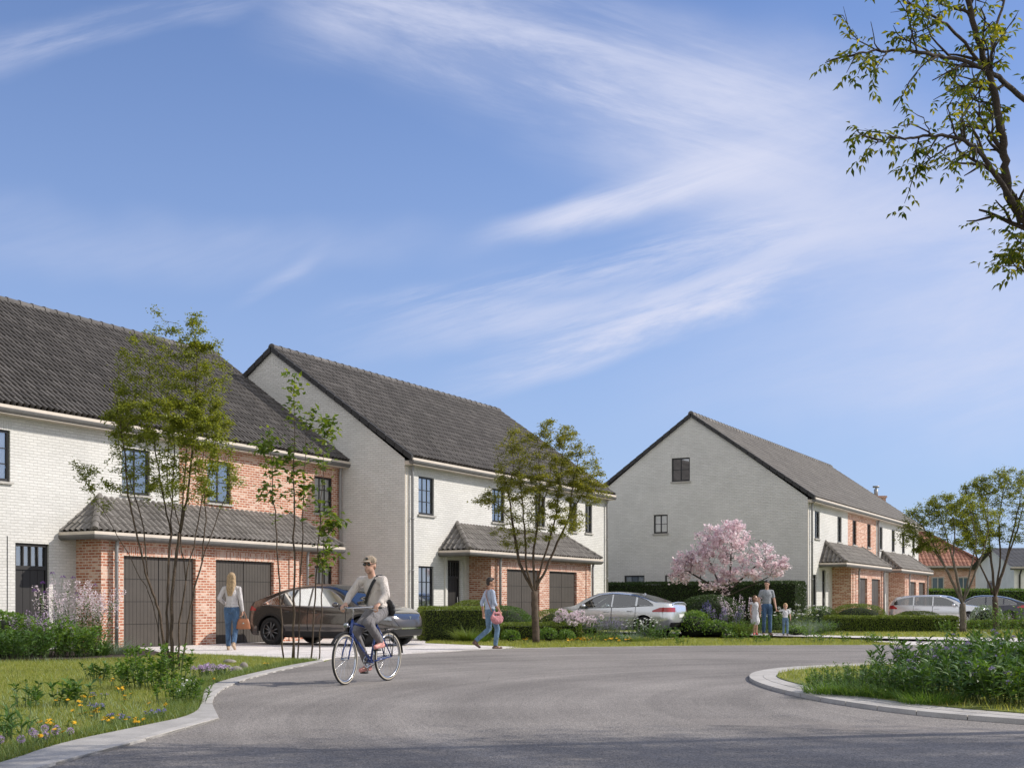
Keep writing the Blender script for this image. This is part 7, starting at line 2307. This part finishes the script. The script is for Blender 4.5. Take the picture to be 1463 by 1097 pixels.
M['lens_black'] = plain('lens_black', (0.008, 0.008, 0.01), .08, 0, 0, coat=1.0)

STAND = dict(pelvis=(0, 0, .95), chest=(0, 0, 1.27), neck=(0, -.01, 1.47), head=(0, .02, 1.635),
             rsh=(.168, -.01, 1.395), lsh=(-.168, -.01, 1.395), rel=(.225, -.03, 1.13), lel=(-.225, -.03, 1.13), rwr=(.235, .05, .88), lwr=(-.235, .05, .88),
             rhip=(.085, 0, .92), lhip=(-.085, 0, .92), rkn=(.095, .02, .50), lkn=(-.095, .02, .50), ran=(.10, -.02, .085), lan=(-.10, -.02, .085), rtoe=(.12, .13, .03), ltoe=(-.12, .13, .03),
             face=(0, 1, 0), rhand=(0, .25, -1), lhand=(0, .25, -1))


def hand(mb, wr, d, pn, s, thumb, curl=.5):
    """palm, four unequal fingers bending towards the palm normal pn, and a thumb from the side of the palm"""
    wr, d, pn = Vector(wr), Vector(d).normalized(), Vector(pn)
    pn = (pn - d * pn.dot(d)).normalized(); sd = d.cross(pn).normalized() * thumb
    pc = wr + d * .045 * s
    mb.ball(pc, (.040 * s, .016 * s, .048 * s), 10, 8, rot=Matrix((sd, pn, d)).transposed())
    for k, (off, L) in enumerate(((.030, .070), (.010, .080), (-.011, .075), (-.031, .058))):
        p = wr + d * .085 * s + sd * off * s; q = p; dd = d.copy(); ang = curl
        for seg, f in enumerate((.45, .33, .22)):
            dd = (dd * math.cos(ang) + pn * math.sin(ang)).normalized()
            pn2 = pn
            q2 = q + dd * L * f * s
            capsule(mb, q, q2, .0098 * s, .0088 * s, 8); q = q2
    p = wr + d * .030 * s + sd * .032 * s; q = p + (d * .6 + sd * .7 + pn * .3).normalized() * .035 * s
    capsule(mb, p, q, .013 * s, .011 * s, 8); capsule(mb, q, q + (d * .8 + sd * .1 + pn * .5).normalized() * .03 * s, .011 * s, .009 * s, 8)


def person(loc, rz, H, label, pose, skin='skin', hair=('hair_dark', 'short'), top=('tee_grey', 'short'), legs=('jeans', 'long'), shoe='leather_brown', female=False, child=1.0, group=None, curl=(.5, .5), z=0.0, sock=None):
    k = H / 1.75
    J = {n: Vector(v) for n, v in {**STAND, **pose}.items() if not isinstance(v, float)}
    root = empty('person', (loc[0], loc[1], z), rz, label, 'person', group)
    root.scale = (k, k, k)
    hs = child                                     # children have larger heads
    sh = 1.0 if not female else .88
    spine = (J['neck'] - J['pelvis'])
    right = (J['rsh'] - J['lsh'])
    rot = orient(spine, right)
    hipr = orient(spine, J['rhip'] - J['lhip'])
    f = Vector(J['face']).normalized()
    hu = (Vector((0, 0, 1)) - f * f.z).normalized(); hx = f.cross(hu).normalized()
    hrot = Matrix((hx, f, hu)).transposed()
    hd = lambda v: J['head'] + hrot @ (Vector(v) * hs)
    # ---- body: one continuous surface
    mb = MB()
    mb.ball(hd((0, -.008, .018)), (.076 * hs, .094 * hs, .100 * hs), 16, 12, rot=hrot)
    mb.ball(hd((0, .022, -.050)), (.058 * hs, .066 * hs, .070 * hs), 14, 10, rot=hrot)
    capsule(mb, hd((0, .086, .012)), hd((0, .104, -.026)), .010 * hs, .0145 * hs, 8)      # nose
    mb.ball(hd((0, .078, -.098)), (.022 * hs, .018 * hs, .016 * hs), 8, 6, rot=hrot)       # chin
    mb.ball(hd((0, .084, -.062)), (.024 * hs, .012 * hs, .010 * hs), 8, 6, rot=hrot)       # lips
    for s in (-1, 1):
        mb.ball(hd((.078 * s, -.012, -.012)), (.010 * hs, .020 * hs, .032 * hs), 8, 6, rot=hrot)
        mb.ball(hd((.034 * s, .074, .030)), (.026 * hs, .016 * hs, .010 * hs), 8, 6, rot=hrot)  # brow
    capsule(mb, J['neck'] - spine.normalized() * .05, hd((0, -.012, -.055)), .056 * sh, .050 * sh)
    ch = (.160 * sh, .100, .185); 
    mb.ball(J['chest'], ch, 16, 12, rot=rot)
    capsule(mb, J['pelvis'] + spine * .16, J['chest'], .118 * sh, .125 * sh, flat=.8, axis=rot.col[1])
    mb.ball(J['pelvis'], (.150, .108, .125), 16, 12, rot=hipr)
    for s in 'lr':
        capsule(mb, J[s + 'sh'] * .5 + J['neck'] * .5 - spine * .06, J[s + 'sh'], .058, .056 * sh)
        capsule(mb, J[s + 'sh'], J[s + 'el'], .050 * sh, .040 * sh); capsule(mb, J[s + 'el'], J[s + 'wr'], .040 * sh, .026 * sh)
        capsule(mb, J[s + 'hip'], J[s + 'kn'], .082, .054); capsule(mb, J[s + 'kn'], J[s + 'an'] * .35 + J[s + 'kn'] * .65, .052, .056); capsule(mb, J[s + 'an'] * .35 + J[s + 'kn'] * .65, J[s + 'an'], .056, .036)
        capsule(mb, J[s + 'an'] + Vector((0, 0, -.03)), J[s + 'toe'], .036, .028)
        hdv = Vector(J[s + 'hand'])
        inward = Vector((-1 if s == 'r' else 1, 0, 0)) if 'pn' not in pose else Vector(pose['pn'])
        hand(mb, J[s + 'wr'], hdv, inward, 1.0 * (1.0 if child == 1 else 1.05), 1 if s == 'r' else -1, curl[0 if s == 'l' else 1])
    fuse(mb, 'body', M[skin], root, .0095, 3)
    # ---- eyes
    if f.dot(Vector((0, 1, 0))) > -2:
        mb = MB()
        for s in (-1, 1): mb.ball(hd((.033 * s, .081, .008)), (.013 * hs, .006, .0075 * hs), 8, 6, rot=hrot)
        mb.build('eyes', M['hair_dark'], root)
    # ---- hair
    if hair:
        mb = MB(); hm, style_ = hair
        mb.ball(hd((0, -.020, .040)), (.084 * hs, .094 * hs, .090 * hs), 16, 12, rot=hrot)
        mb.ball(hd((0, -.050, -.005)), (.074 * hs, .062 * hs, .085 * hs), 14, 10, rot=hrot)
        if style_ == 'short': mb.ball(hd((0, .045, .088)), (.060 * hs, .045 * hs, .030 * hs), 10, 8, rot=hrot)
        if style_ == 'long':
            for s in (-.045, 0, .045):
                capsule(mb, hd((s, -.06, .03)), hd((s * 1.2, -.115, -.25)), .05, .042); capsule(mb, hd((s * 1.2, -.115, -.25)), hd((s * .8 - .01, -.135, -.40)), .042, .016)
            for s in (-1, 1): capsule(mb, hd((.07 * s, -.02, .03)), hd((.085 * s, -.05, -.20)), .026, .028)
        if style_ == 'bob':
            for s in (-1, 1): capsule(mb, hd((.068 * s, -.02, .03)), hd((.082 * s, -.01, -.16)), .028, .024)
            capsule(mb, hd((0, -.07, .0)), hd((0, -.10, -.19)), .06, .045)
        fuse(mb, 'hair', M[hm], root, .010, 2)
    # ---- top
    tm, kind = top
    mb = MB()
    mb.ball(J['chest'] + spine * .01, (.165 * sh, .118, .195), 16, 12, rot=rot)
    lowp = J['pelvis'] + spine.normalized() * (.10 if kind != 'dress' else .0)
    capsule(mb, lowp, J['chest'], .140 if not female else .132, .140 * sh, flat=.82, axis=rot.col[1])
    for s in 'lr':
        capsule(mb, J[s + 'sh'] * .25 + J['neck'] * .75 - spine * .085, J[s + 'sh'], .060, .060 * sh)
        ue = J[s + 'sh'] + (J[s + 'el'] - J[s + 'sh']) * (1.0 if kind == 'long' else (.62 if kind != 'dress' else .12))
        capsule(mb, J[s + 'sh'], ue, .060 * sh, .055 * sh)
        if kind == 'long':
            we = J[s + 'el'] + (J[s + 'wr'] - J[s + 'el']) * pose.get('cuff', .9)
            capsule(mb, J[s + 'el'], we, .054 * sh, .043 * sh)
        if kind == 'half':
            capsule(mb, ue, J[s + 'el'], .058, .055); capsule(mb, J[s + 'el'], J[s + 'el'] * .8 + J[s + 'wr'] * .2, .054, .050)
    if kind == 'dress':
        capsule(mb, J['pelvis'] + Vector((0, 0, .02)), Vector((0, 0, .62)) + (J['rkn'] + J['lkn']) * Vector((.5, .5, 0)).length * 0, .155, .205, flat=.75)
    if kind in ('long', 'half'):
        mb.ball(J['pelvis'] + spine.normalized() * .045, (.160, .126, .055), 14, 8, rot=rot)
    fuse(mb, 'dress' if kind == 'dress' else 'shirt', M[tm], root, .0105, 3)
    # ---- trousers
    if legs:
        lm, _ = legs
        mb = MB()
        mb.ball(J['pelvis'] - spine * .02, (.160, .122, .135), 16, 12, rot=hipr)
        for s in 'lr':
            capsule(mb, J[s + 'hip'], J[s + 'kn'], .096, .066); capsule(mb, J[s + 'kn'], J[s + 'an'] + (J[s + 'kn'] - J[s + 'an']) * .10, .066, .056)
        fuse(mb, 'trousers', M[lm], root, .0115, 3)
    for s in 'lr':
        mb = MB(); a, t_ = J[s + 'an'], J[s + 'toe']
        d = (t_ - a); d2 = Vector((d.x, d.y, d.z + (a.z - t_.z) * .5))
        heel = a + (a - t_) * Vector((1, 1, 0)).length * 0 + Vector((-d.x, -d.y, 0)).normalized() * .045 + Vector((0, 0, -.045)) + (Vector((0, 0, .0)) if d.z > -.2 else Vector((0, 0, .06)))
        capsule(mb, heel, t_ + Vector((0, 0, .004)), .038, .032, flat=.9); capsule(mb, a, a * .6 + t_ * .4 + Vector((0, 0, -.01)), .042, .034)
        fuse(mb, 'shoe', M[shoe], root, .009, 2)
    return root, J, hd, hrot, k


def strap(name, pts, w, th, mat, parent):
    """flat band through points"""
    mb = MB(); pts = [Vector(p) for p in pts]
    ctr = sum(pts, Vector()) / len(pts)
    rows = []
    for i, p in enumerate(pts):
        t = (pts[min(i + 1, len(pts) - 1)] - pts[max(0, i - 1)]).normalized()
        n = (p - ctr); n = (n - t * n.dot(t)).normalized(); s = t.cross(n).normalized()
        rows.append([p + s * w / 2, p + s * w / 2 + n * th, p - s * w / 2 + n * th, p - s * w / 2, p + s * w / 2])
    mb.grid(rows, smooth=False)
    return mb.build(name, mat, parent)


# woman seen from behind, walking to the garage with a tan handbag
wx, wy = G(331, 928.6)
wom, Jw, hdw, _, kw = person((wx, wy), R(4), 1.80, 'woman with long blond hair seen from behind, in pale sweater and jeans', dict(
    lel=(-.275, -.04, 1.17), lwr=(-.17, .15, 1.05), lhand=(.6, .6, .1), rel=(.215, -.06, 1.13), rwr=(.245, -.01, .88), rhand=(.05, .05, -1),
    rkn=(.085, .05, .50), ran=(.075, -.20, .16), rtoe=(.085, -.08, .035), lkn=(-.09, .08, .50), lan=(-.085, .06, .085), ltoe=(-.10, .22, .03), face=(.12, 1, 0)),
    hair=('hair_blond', 'long'), top=('sweater_pale', 'long'), legs=('jeans', 'long'), shoe='suede', female=True, curl=(.6, 1.0))


def to_world(root, p):
    return Matrix.LocRotScale(root.location, root.rotation_euler, root.scale) @ Vector(p)


def handbag():
    base = to_world(wom, (.262, .0, .48))
    o = empty('handbag', (base.x, base.y, base.z), R(10), 'tan leather handbag held by the woman walking to the garage', 'handbag')
    mb = MB()
    rows = []
    for z, a, b_ in ((0, .155, .07), (.02, .165, .075), (.16, .14, .055), (.23, .115, .03), (.245, .10, .022)):
        rows.append([(a * math.copysign(abs(math.cos(t)) ** .55, math.cos(t)), b_ * math.copysign(abs(math.sin(t)) ** .55, math.sin(t)), z) for t in np.linspace(0, 2 * PI, 25)])
    mb.grid(rows); mb.add(rows[0][:-1], [tuple(range(23, -1, -1))]); mb.add(rows[-1][:-1], [tuple(range(24))])
    mb.build('bag_body', M['leather_tan'], o, fix=True)
    for s in (-1, 1):
        mb = MB(); mb.tube([(-.07, .025 * s, .20), (-.06, .022 * s, .30), (-.02, .012 * s, .40), (0, .006 * s, .42), (.02, .012 * s, .40), (.06, .022 * s, .30), (.07, .025 * s, .20)], .0075, 6)
        mb.build('handle', M['leather_tan'], o)
    mb = MB(); mb.box(-.02, .02, -.078, -.070, .12, .15); mb.build('clasp', M['chrome'], o)


handbag()

# man with the pink shoulder bag, walking to the right
mx_, my_ = G(700, 927)
man, Jm, hdm, _, km = person((mx_, my_), R(-62), 1.70, 'dark-haired man in pale blue shirt and jeans walking past the hedge', dict(
    rkn=(.09, .16, .50), ran=(.09, .10, .085), rtoe=(.10, .26, .03), lkn=(-.09, .02, .49), lan=(-.085, -.36, .20), ltoe=(-.09, -.24, .05),
    rel=(.24, .0, 1.13), rwr=(.21, .16, .93), rhand=(0, .3, -1), lel=(-.235, -.10, 1.14), lwr=(-.24, -.06, .88), lhand=(0, .1, -1), face=(.35, 1, -.05)),
    skin='skin_tan', hair=('hair_dark', 'short'), top=('shirt_blue', 'half'), legs=('jeans_light', 'long'), shoe='leather_brown', curl=(.5, .8))


def shoulder_bag():
    base = to_world(man, (.235, .06, .78))
    o = empty('shoulder_bag', (base.x, base.y, base.z), man.rotation_euler.z, 'slouchy pink shoulder bag at the hip of the man by the hedge', 'bag')
    mb = MB(); mb.ball((.01, .01, -.06), (.058, .165, .105), 16, 12); capsule(mb, (.01, -.12, -.02), (.0, -.06, .16), .050, .014, flat=.6, axis=(1, 0, 0)); capsule(mb, (.01, .13, -.02), (.0, .05, .16), .050, .014, flat=.6, axis=(1, 0, 0)); capsule(mb, (.0, -.05, .10), (.0, .05, .10), .03, .03)
    fuse(mb, 'bag_body', M['pink_canvas'], o, .013, 3)
    inv_ = lambda p: (Matrix.LocRotScale(o.location, o.rotation_euler, Vector((1, 1, 1))).inverted() @ to_world(man, p))
    ring = [(.225, .16, .90), (.215, .135, 1.10), (.19, .11, 1.28), (.10, .09, 1.44), (.02, .02, 1.50), (.0, -.08, 1.49), (.05, -.135, 1.35), (.15, -.125, 1.15), (.225, -.06, .92)]
    strap('strap', [inv_(p) for p in ring], .035, .006, M['leather_tan'], o)


shoulder_bag()

# father with two children on the gravel path
dx_, dy_ = G(1095.5, 907.6)
FAM = 'father and his two children'
dad, Jd, _, _, kd = person((dx_, dy_), R(180), 1.86, 'man in grey T-shirt and jeans holding the hand of a toddler', dict(
    rel=(.265, .02, 1.14), rwr=(.23, .10, .93), rhand=(0, .2, -1), lel=(-.24, -.02, 1.13), lwr=(-.275, .06, .88), lhand=(-.25, .1, -1), rkn=(.10, .07, .50), ran=(.10, .0, .085), rtoe=(.14, .15, .03), lkn=(-.10, .0, .5), lan=(-.115, -.05, .085), ltoe=(-.16, .09, .03), face=(.55, 1, -.25)),
    hair=('hair_dark', 'short'), top=('tee_grey', 'short'), legs=('jeans', 'long'), shoe='leather_brown', curl=(.9, .5))
gx_, gy_ = G(1081.5, 906.9)
girl, Jg, _, _, kg = person((gx_ - .06, gy_), R(180), 1.36, 'girl in white sleeveless dress and red shoes beside the man', dict(
    head=(0, .02, 1.61), rel=(.21, .0, 1.12), rwr=(.20, .06, .86), lel=(-.20, -.04, 1.13), lwr=(-.22, .0, .88), rkn=(.06, .05, .5), lkn=(-.05, .02, .5), ran=(.05, .0, .085), lan=(-.06, -.03, .085), rtoe=(.08, .13, .03), ltoe=(-.08, .10, .03), face=(-.5, 1, .25)),
    hair=('hair_brown', 'bob'), top=('white_cotton', 'dress'), legs=None, shoe='red_shoe', female=True, child=1.18)
hand_w = to_world(dad, (-.30, .07, .80))
tx_, ty_ = G(1122, 907.8)
kt = 1.06 / 1.75
tod_loc = Vector((tx_, ty_, 0))
hl_ = (Matrix.LocRotScale(tod_loc, Euler((0, 0, R(180))), Vector((kt, kt, kt))).inverted() @ hand_w)
el_ = (Vector((.20, 0, 1.40)) + hl_) / 2 + Vector((.03, -.03, -.04))
person((tx_, ty_), R(180), 1.06, 'fair-haired toddler in white T-shirt and light jeans holding the hand of the man', dict(
    head=(0, .02, 1.63), rsh=(.19, -.01, 1.40), lsh=(-.19, -.01, 1.40), rel=tuple(el_), rwr=tuple(hl_ + (el_ - hl_).normalized() * .08), rhand=tuple(hl_ - el_), lel=(-.26, .0, 1.15), lwr=(-.27, .08, .95), face=(.1, 1, -.05), rkn=(.10, .03, .48), lkn=(-.11, .02, .48), ran=(.11, 0, .085), lan=(-.12, -.02, .085), chest=(0, .0, 1.22)),
    hair=('hair_fair', 'short'), top=('white_cotton', 'short'), legs=('jeans_light', 'long'), shoe='jeans' if False else 'leather_brown', child=1.42, curl=(.5, .9))

# ---- bicycle and its rider
BR = R(153)
BL = (-2.0, 16.97)
M['bike_blue'] = paint('bike_blue', (0.012, 0.040, 0.19), .1, .25)
M['steel'] = plain('steel', (0.62, 0.62, 0.63), .22, 1.0, .05)
M['tyre_wall'] = plain('tyre_wall', (0.40, 0.36, 0.30), .7, 0, .1, 20)
M['rubber'] = plain('rubber', (0.02, 0.02, 0.02), .8, 0, .1, 30)
WR = .345
bike = empty('bicycle', (*BL, 0), BR, 'blue city bicycle with pale tyres and a round front lamp under the rider', 'bicycle')


def bike_wheel(y, steer=0.0):
    w = empty('wheel', (0, y, WR), steer); w.parent = bike
    mb = MB(); n = 48
    mb.lathe([(WR - .019 + .019 * math.cos(t), .017 * math.sin(t)) for t in np.linspace(0, 2 * PI, 13)[:-1]], n, 'x', closed=True)
    mb.build('tyre', M['rubber'], w, fix=True)
    mb = MB()
    for s in (-1, 1):
        mb.lathe([(WR - .012, s * .0145), (WR - .022, s * .0185), (WR - .036, s * .0155)], n, 'x')
    mb.build('tyre_wall', M['tyre_wall'], w)
    mb = MB(); mb.lathe([(WR - .036, -.012), (WR - .036, .012), (WR - .058, .009), (WR - .058, -.009)], n, 'x', closed=True)
    mb.build('rim', M['steel'], w, fix=True)
    mb = MB()
    for k in range(28):
        a = 2 * PI * k / 28; s = .03 if k % 2 else -.03; a2 = a + (.55 if (k // 2) % 2 else -.55)
        mb.tube([(s, .022 * math.cos(a2), .022 * math.sin(a2)), (0, (WR - .055) * math.cos(a), (WR - .055) * math.sin(a))], .0016, 4, caps=False)
    mb.build('spokes', M['steel'], w)
    mb = MB(); mb.tube([(-.05, 0, 0), (.05, 0, 0)], .018, 12); mb.tube([(-.065, 0, 0), (.065, 0, 0)], .008, 8)
    mb.build('hub', M['steel'], w)
    return w


bike_wheel(-.53); bike_wheel(.53, R(6))
BB = Vector((0, -.09, .29)); ST = Vector((0, -.245, .80)); HT = Vector((0, .355, .86)); HB = Vector((0, .395, .70)); RA = Vector((0, -.53, WR)); FA = Vector((0, .53, WR))
mb = MB()
mb.tube([BB, ST], .0165, 10); mb.tube([BB, HB], .019, 10); mb.tube([ST - Vector((0, -.02, .09)), HT - Vector((0, 0, .03))], .0165, 10); mb.tube([HB - Vector((0, -.005, .02)), HT + Vector((0, -.003, .01))], .021, 10)
for s in (-1, 1):
    mb.tube([BB + Vector((s * .03, 0, 0)), RA + Vector((s * .058, 0, 0))], .010, 8); mb.tube([ST + Vector((s * .015, 0, -.03)), RA + Vector((s * .058, 0, 0))], .009, 8)
mb.tube([BB - Vector((.04, 0, 0)), BB + Vector((.04, 0, 0))], .024, 12)
mb.build('frame', M['bike_blue'], bike)
mb = MB()
for s in (-1, 1):
    mb.tube([HB + Vector((s * .015, .0, -.02)), HB + Vector((s * .05, .03, -.10)), FA + Vector((s * .055, -.03, .10)), FA + Vector((s * .055, 0, 0))], [.013, .013, .011, .009], 8)
mb.tube([HB + Vector((-.05, .01, -.045)), HB + Vector((.05, .01, -.045))], .014, 8)
mb.build('fork', M['bike_blue'], bike)
mb = MB(); mb.tube([HT, HT + Vector((0, -.02, .14)), HT + Vector((0, .03, .175))], .0125, 8)
hbp = [(-.30, .12, 1.035), (-.22, .21, 1.045), (-.13, .32, 1.035), (-.05, .385, 1.03), (0, .39, 1.03), (.05, .385, 1.03), (.13, .32, 1.035), (.22, .21, 1.045), (.30, .12, 1.035)]
mb.tube(hbp, .0115, 8)
hb = mb.build('handlebar', M['steel'], bike)
for s in (-1, 1):
    mb = MB(); mb.tube([(s * .31, .11, 1.034), (s * .235, .195, 1.044)], .0165, 8); mb.build('grip', M['rubber'], hb)
    mb = MB(); mb.tube([(s * .225, .205, 1.03), (s * .25, .23, 1.01), (s * .30, .19, 1.0)], .006, 6); mb.build('brake_lever', M['steel'], hb)
mb = MB(); mb.tube([ST, ST + Vector((0, -.03, .10))], .0125, 8); mb.build('seat_post', M['steel'], bike)
mb = MB(); mb.ball(ST + Vector((0, -.09, .125)), (.085, .10, .035), 12, 8); capsule(mb, ST + Vector((0, -.05, .125)), ST + Vector((0, .13, .125)), .045, .022, flat=.7, axis=(0, 0, 1))
fuse(mb, 'saddle', M['rubber'], bike, .009, 2)
mb = MB(); mb.lathe([(.001, -.03), (.03, -.028), (.036, .0), (.032, .022)], 16, 'y', at=(0, .50, .80)); mb.tube([(0, .46, .79), (0, .40, .77)], .007, 6)
mb.build('front_lamp', M['steel'], bike)
mb = MB(); mb.lathe([(.03, .024), (.001, .028)], 16, 'y', at=(0, .50, .80)); mb.build('lamp_glass', M['lamp_clear'], bike)
mb = MB()
mb.lathe([(.092, .052), (.096, .056), (.092, .060), (.070, .058), (.070, .054)], 28, 'x', at=BB, closed=True)
for k in range(5):
    a = 2 * PI * k / 5; mb.tube([BB + Vector((.055, 0, 0)), BB + Vector((.056, .08 * math.cos(a), .08 * math.sin(a)))], .008, 5)
PR, PL = Vector((.07, -.03, -.162)), Vector((-.07, .03, .162))
mb.tube([BB + Vector((.05, 0, 0)), BB + PR], .010, 6); mb.tube([BB + Vector((-.05, 0, 0)), BB + PL], .010, 6)
mb.build('crank', M['steel'], bike, fix=True)
mb = MB()
for s in (1, -1):
    z0 = .0
    mb.tube([BB + Vector((.056, .0, .094 * s)), RA + Vector((.056, 0, .04 * s))], .005, 5)
mb.lathe([(.042, .052), (.042, .060)], 16, 'x', at=RA)
mb.build('chain', M['rubber'], bike)
for P_, s in ((PR, 1), (PL, -1)):
    mb = MB(); c_ = BB + P_ + Vector((.055 * s, 0, 0)); mb.box(-.045, .045, -.035, .035, -.011, .011, at=c_); mb.build('pedal', M['rubber'], bike)
mb = MB()
for s in (-1, 1): mb.tube([RA + Vector((s * .07, 0, .0)), RA + Vector((s * .07, -.05, .385)), RA + Vector((s * .07, .20, .40))], .006, 6); mb.tube([RA + Vector((s * .07, 0, 0)), RA + Vector((s * .07, .12, .39))], .005, 6); mb.tube([RA + Vector((s * .07, -.25, .385)), RA + Vector((s * .07, .20, .40))], .006, 6)
for y in (-.25, -.05, .15): mb.tube([RA + Vector((-.07, y, .39)), RA + Vector((.07, y, .39))], .005, 6)
mb.build('rear_rack', M['rubber'], bike)
for ctr, a0, a1 in ((FA, R(35), R(150)), (RA, R(20), R(175))):
    mb = MB()
    rows = []
    for t in np.linspace(a0, a1, 22):
        rows.append([ctr + Vector((x, (WR + .022 - .10 * (x / .03) ** 2 * .08) * math.cos(t), (WR + .022 - .10 * (x / .03) ** 2 * .08) * math.sin(t))) for x in np.linspace(-.028, .028, 5)])
    mb.grid(rows)
    mb.build('mudguard', M['rubber'], bike)

pedR = BB + PR + Vector((.055, 0, 0)); pedL = BB + PL + Vector((-.055, 0, 0))
cyc, Jc, hdc, hrc, kc = person(BL, BR, 1.75, 'cyclist in cap, sunglasses, grey sweater and grey trousers riding the blue bicycle', dict(
    pelvis=(0, -.275, 1.015), chest=(0, -.19, 1.30), neck=(0, -.115, 1.475), head=(0, -.065, 1.625),
    rsh=(.185, -.125, 1.415), lsh=(-.185, -.125, 1.415), rel=(.30, -.02, 1.20), lel=(-.30, -.02, 1.20), rwr=(.272, .115, 1.085), lwr=(-.272, .115, 1.085), rhand=(.0, .75, -.35), lhand=(0, .75, -.35),
    rhip=(.085, -.245, .965), lhip=(-.085, -.245, .965), rkn=(.125, .115, .69), lkn=(-.135, .185, .83),
    ran=tuple(pedR + Vector((0, -.085, .105))), rtoe=tuple(pedR + Vector((.012, .075, .035))), lan=tuple(pedL + Vector((0, -.10, .105))), ltoe=tuple(pedL + Vector((-.012, .06, .038))),
    face=(-.14, 1, -.05), pn=(0, -.2, -1), cuff=.80),
    hair=('hair_brown', 'crop'), top=('sweater_grey', 'long'), legs=('trousers_grey', 'long'), shoe='pink_shoe', curl=(.95, .95))
mb = MB(); mb.ball(hdc((0, .024, -.064)), (.0590, .0672, .060), 14, 10, rot=hrc); mb.ball(hdc((0, .078, -.100)), (.0225, .0185, .0165), 8, 6, rot=hrc)
fuse(mb, 'stubble', M['stubble'], cyc, .008, 2)
# sunglasses, cap, watch: worn, so they belong to the rider
mb = MB()
for s in (-1, 1):
    mb.ball(hdc((.034 * s, .094, .010)), (.027, .008, .021), 12, 8, rot=hrc); mb.tube([hdc((.062 * s, .082, .016)), hdc((.080 * s, -.01, .012))], .004, 5)
mb.tube([hdc((-.014, .100, .016)), hdc((.014, .100, .016))], .004, 5)
mb.build('sunglasses', M['lens_black'], cyc)
mb = MB(); mb.ball(hdc((0, -.012, .062)), (.092, .106, .072), 18, 12, rot=hrc)
mb.ball(hdc((0, .125, .048)), (.070, .066, .010), 14, 8, rot=hrc)
fuse(mb, 'cap', M['khaki'], cyc, .008, 2)
mb = MB(); mb.ball(hdc((0, .090, .088)), (.022, .008, .016), 10, 6, rot=hrc); mb.build('cap_patch', M['lens_black'], cyc)
mb = MB(); wv = (Jc['lel'] - Jc['lwr']).normalized(); c_ = Jc['lwr'] + wv * .035; q_ = wv.cross(Vector((0, 0, 1))).normalized(); r2 = wv.cross(q_)
mb.tube([c_ + (q_ * math.cos(t) + r2 * math.sin(t)) * .031 for t in np.linspace(0, 2 * PI, 14)], .009, 6, caps=False); mb.build('wrist_watch', M['lens_black'], cyc)

bag = empty('messenger_bag', (*BL, 0), BR, 'black messenger bag slung over the shoulder of the cyclist', 'bag')
mb = MB(); rot_ = Matrix.Rotation(R(18), 3, 'X')
[capsule(mb, (-.14 - w_, -.33, zz), (-.14 + w_, -.37, zz), rr, rr, flat=.8) for zz, rr, w_ in ((1.13, .022, .025), (1.09, .034, .045), (1.04, .044, .065), (.99, .046, .07), (.95, .038, .06))]
fuse(mb, 'bag_body', M['black_nylon'], bag, .012, 2)
strap('strap', [(-.06, -.40, 1.20), (-.13, -.285, 1.40), (-.125, -.18, 1.478), (-.105, -.095, 1.465), (-.06, -.055, 1.38), (0, -.062, 1.28), (.07, -.10, 1.18), (.135, -.165, 1.09), (.155, -.27, 1.05), (.06, -.40, 1.07)], .045, .006, M['black_nylon'], bag)
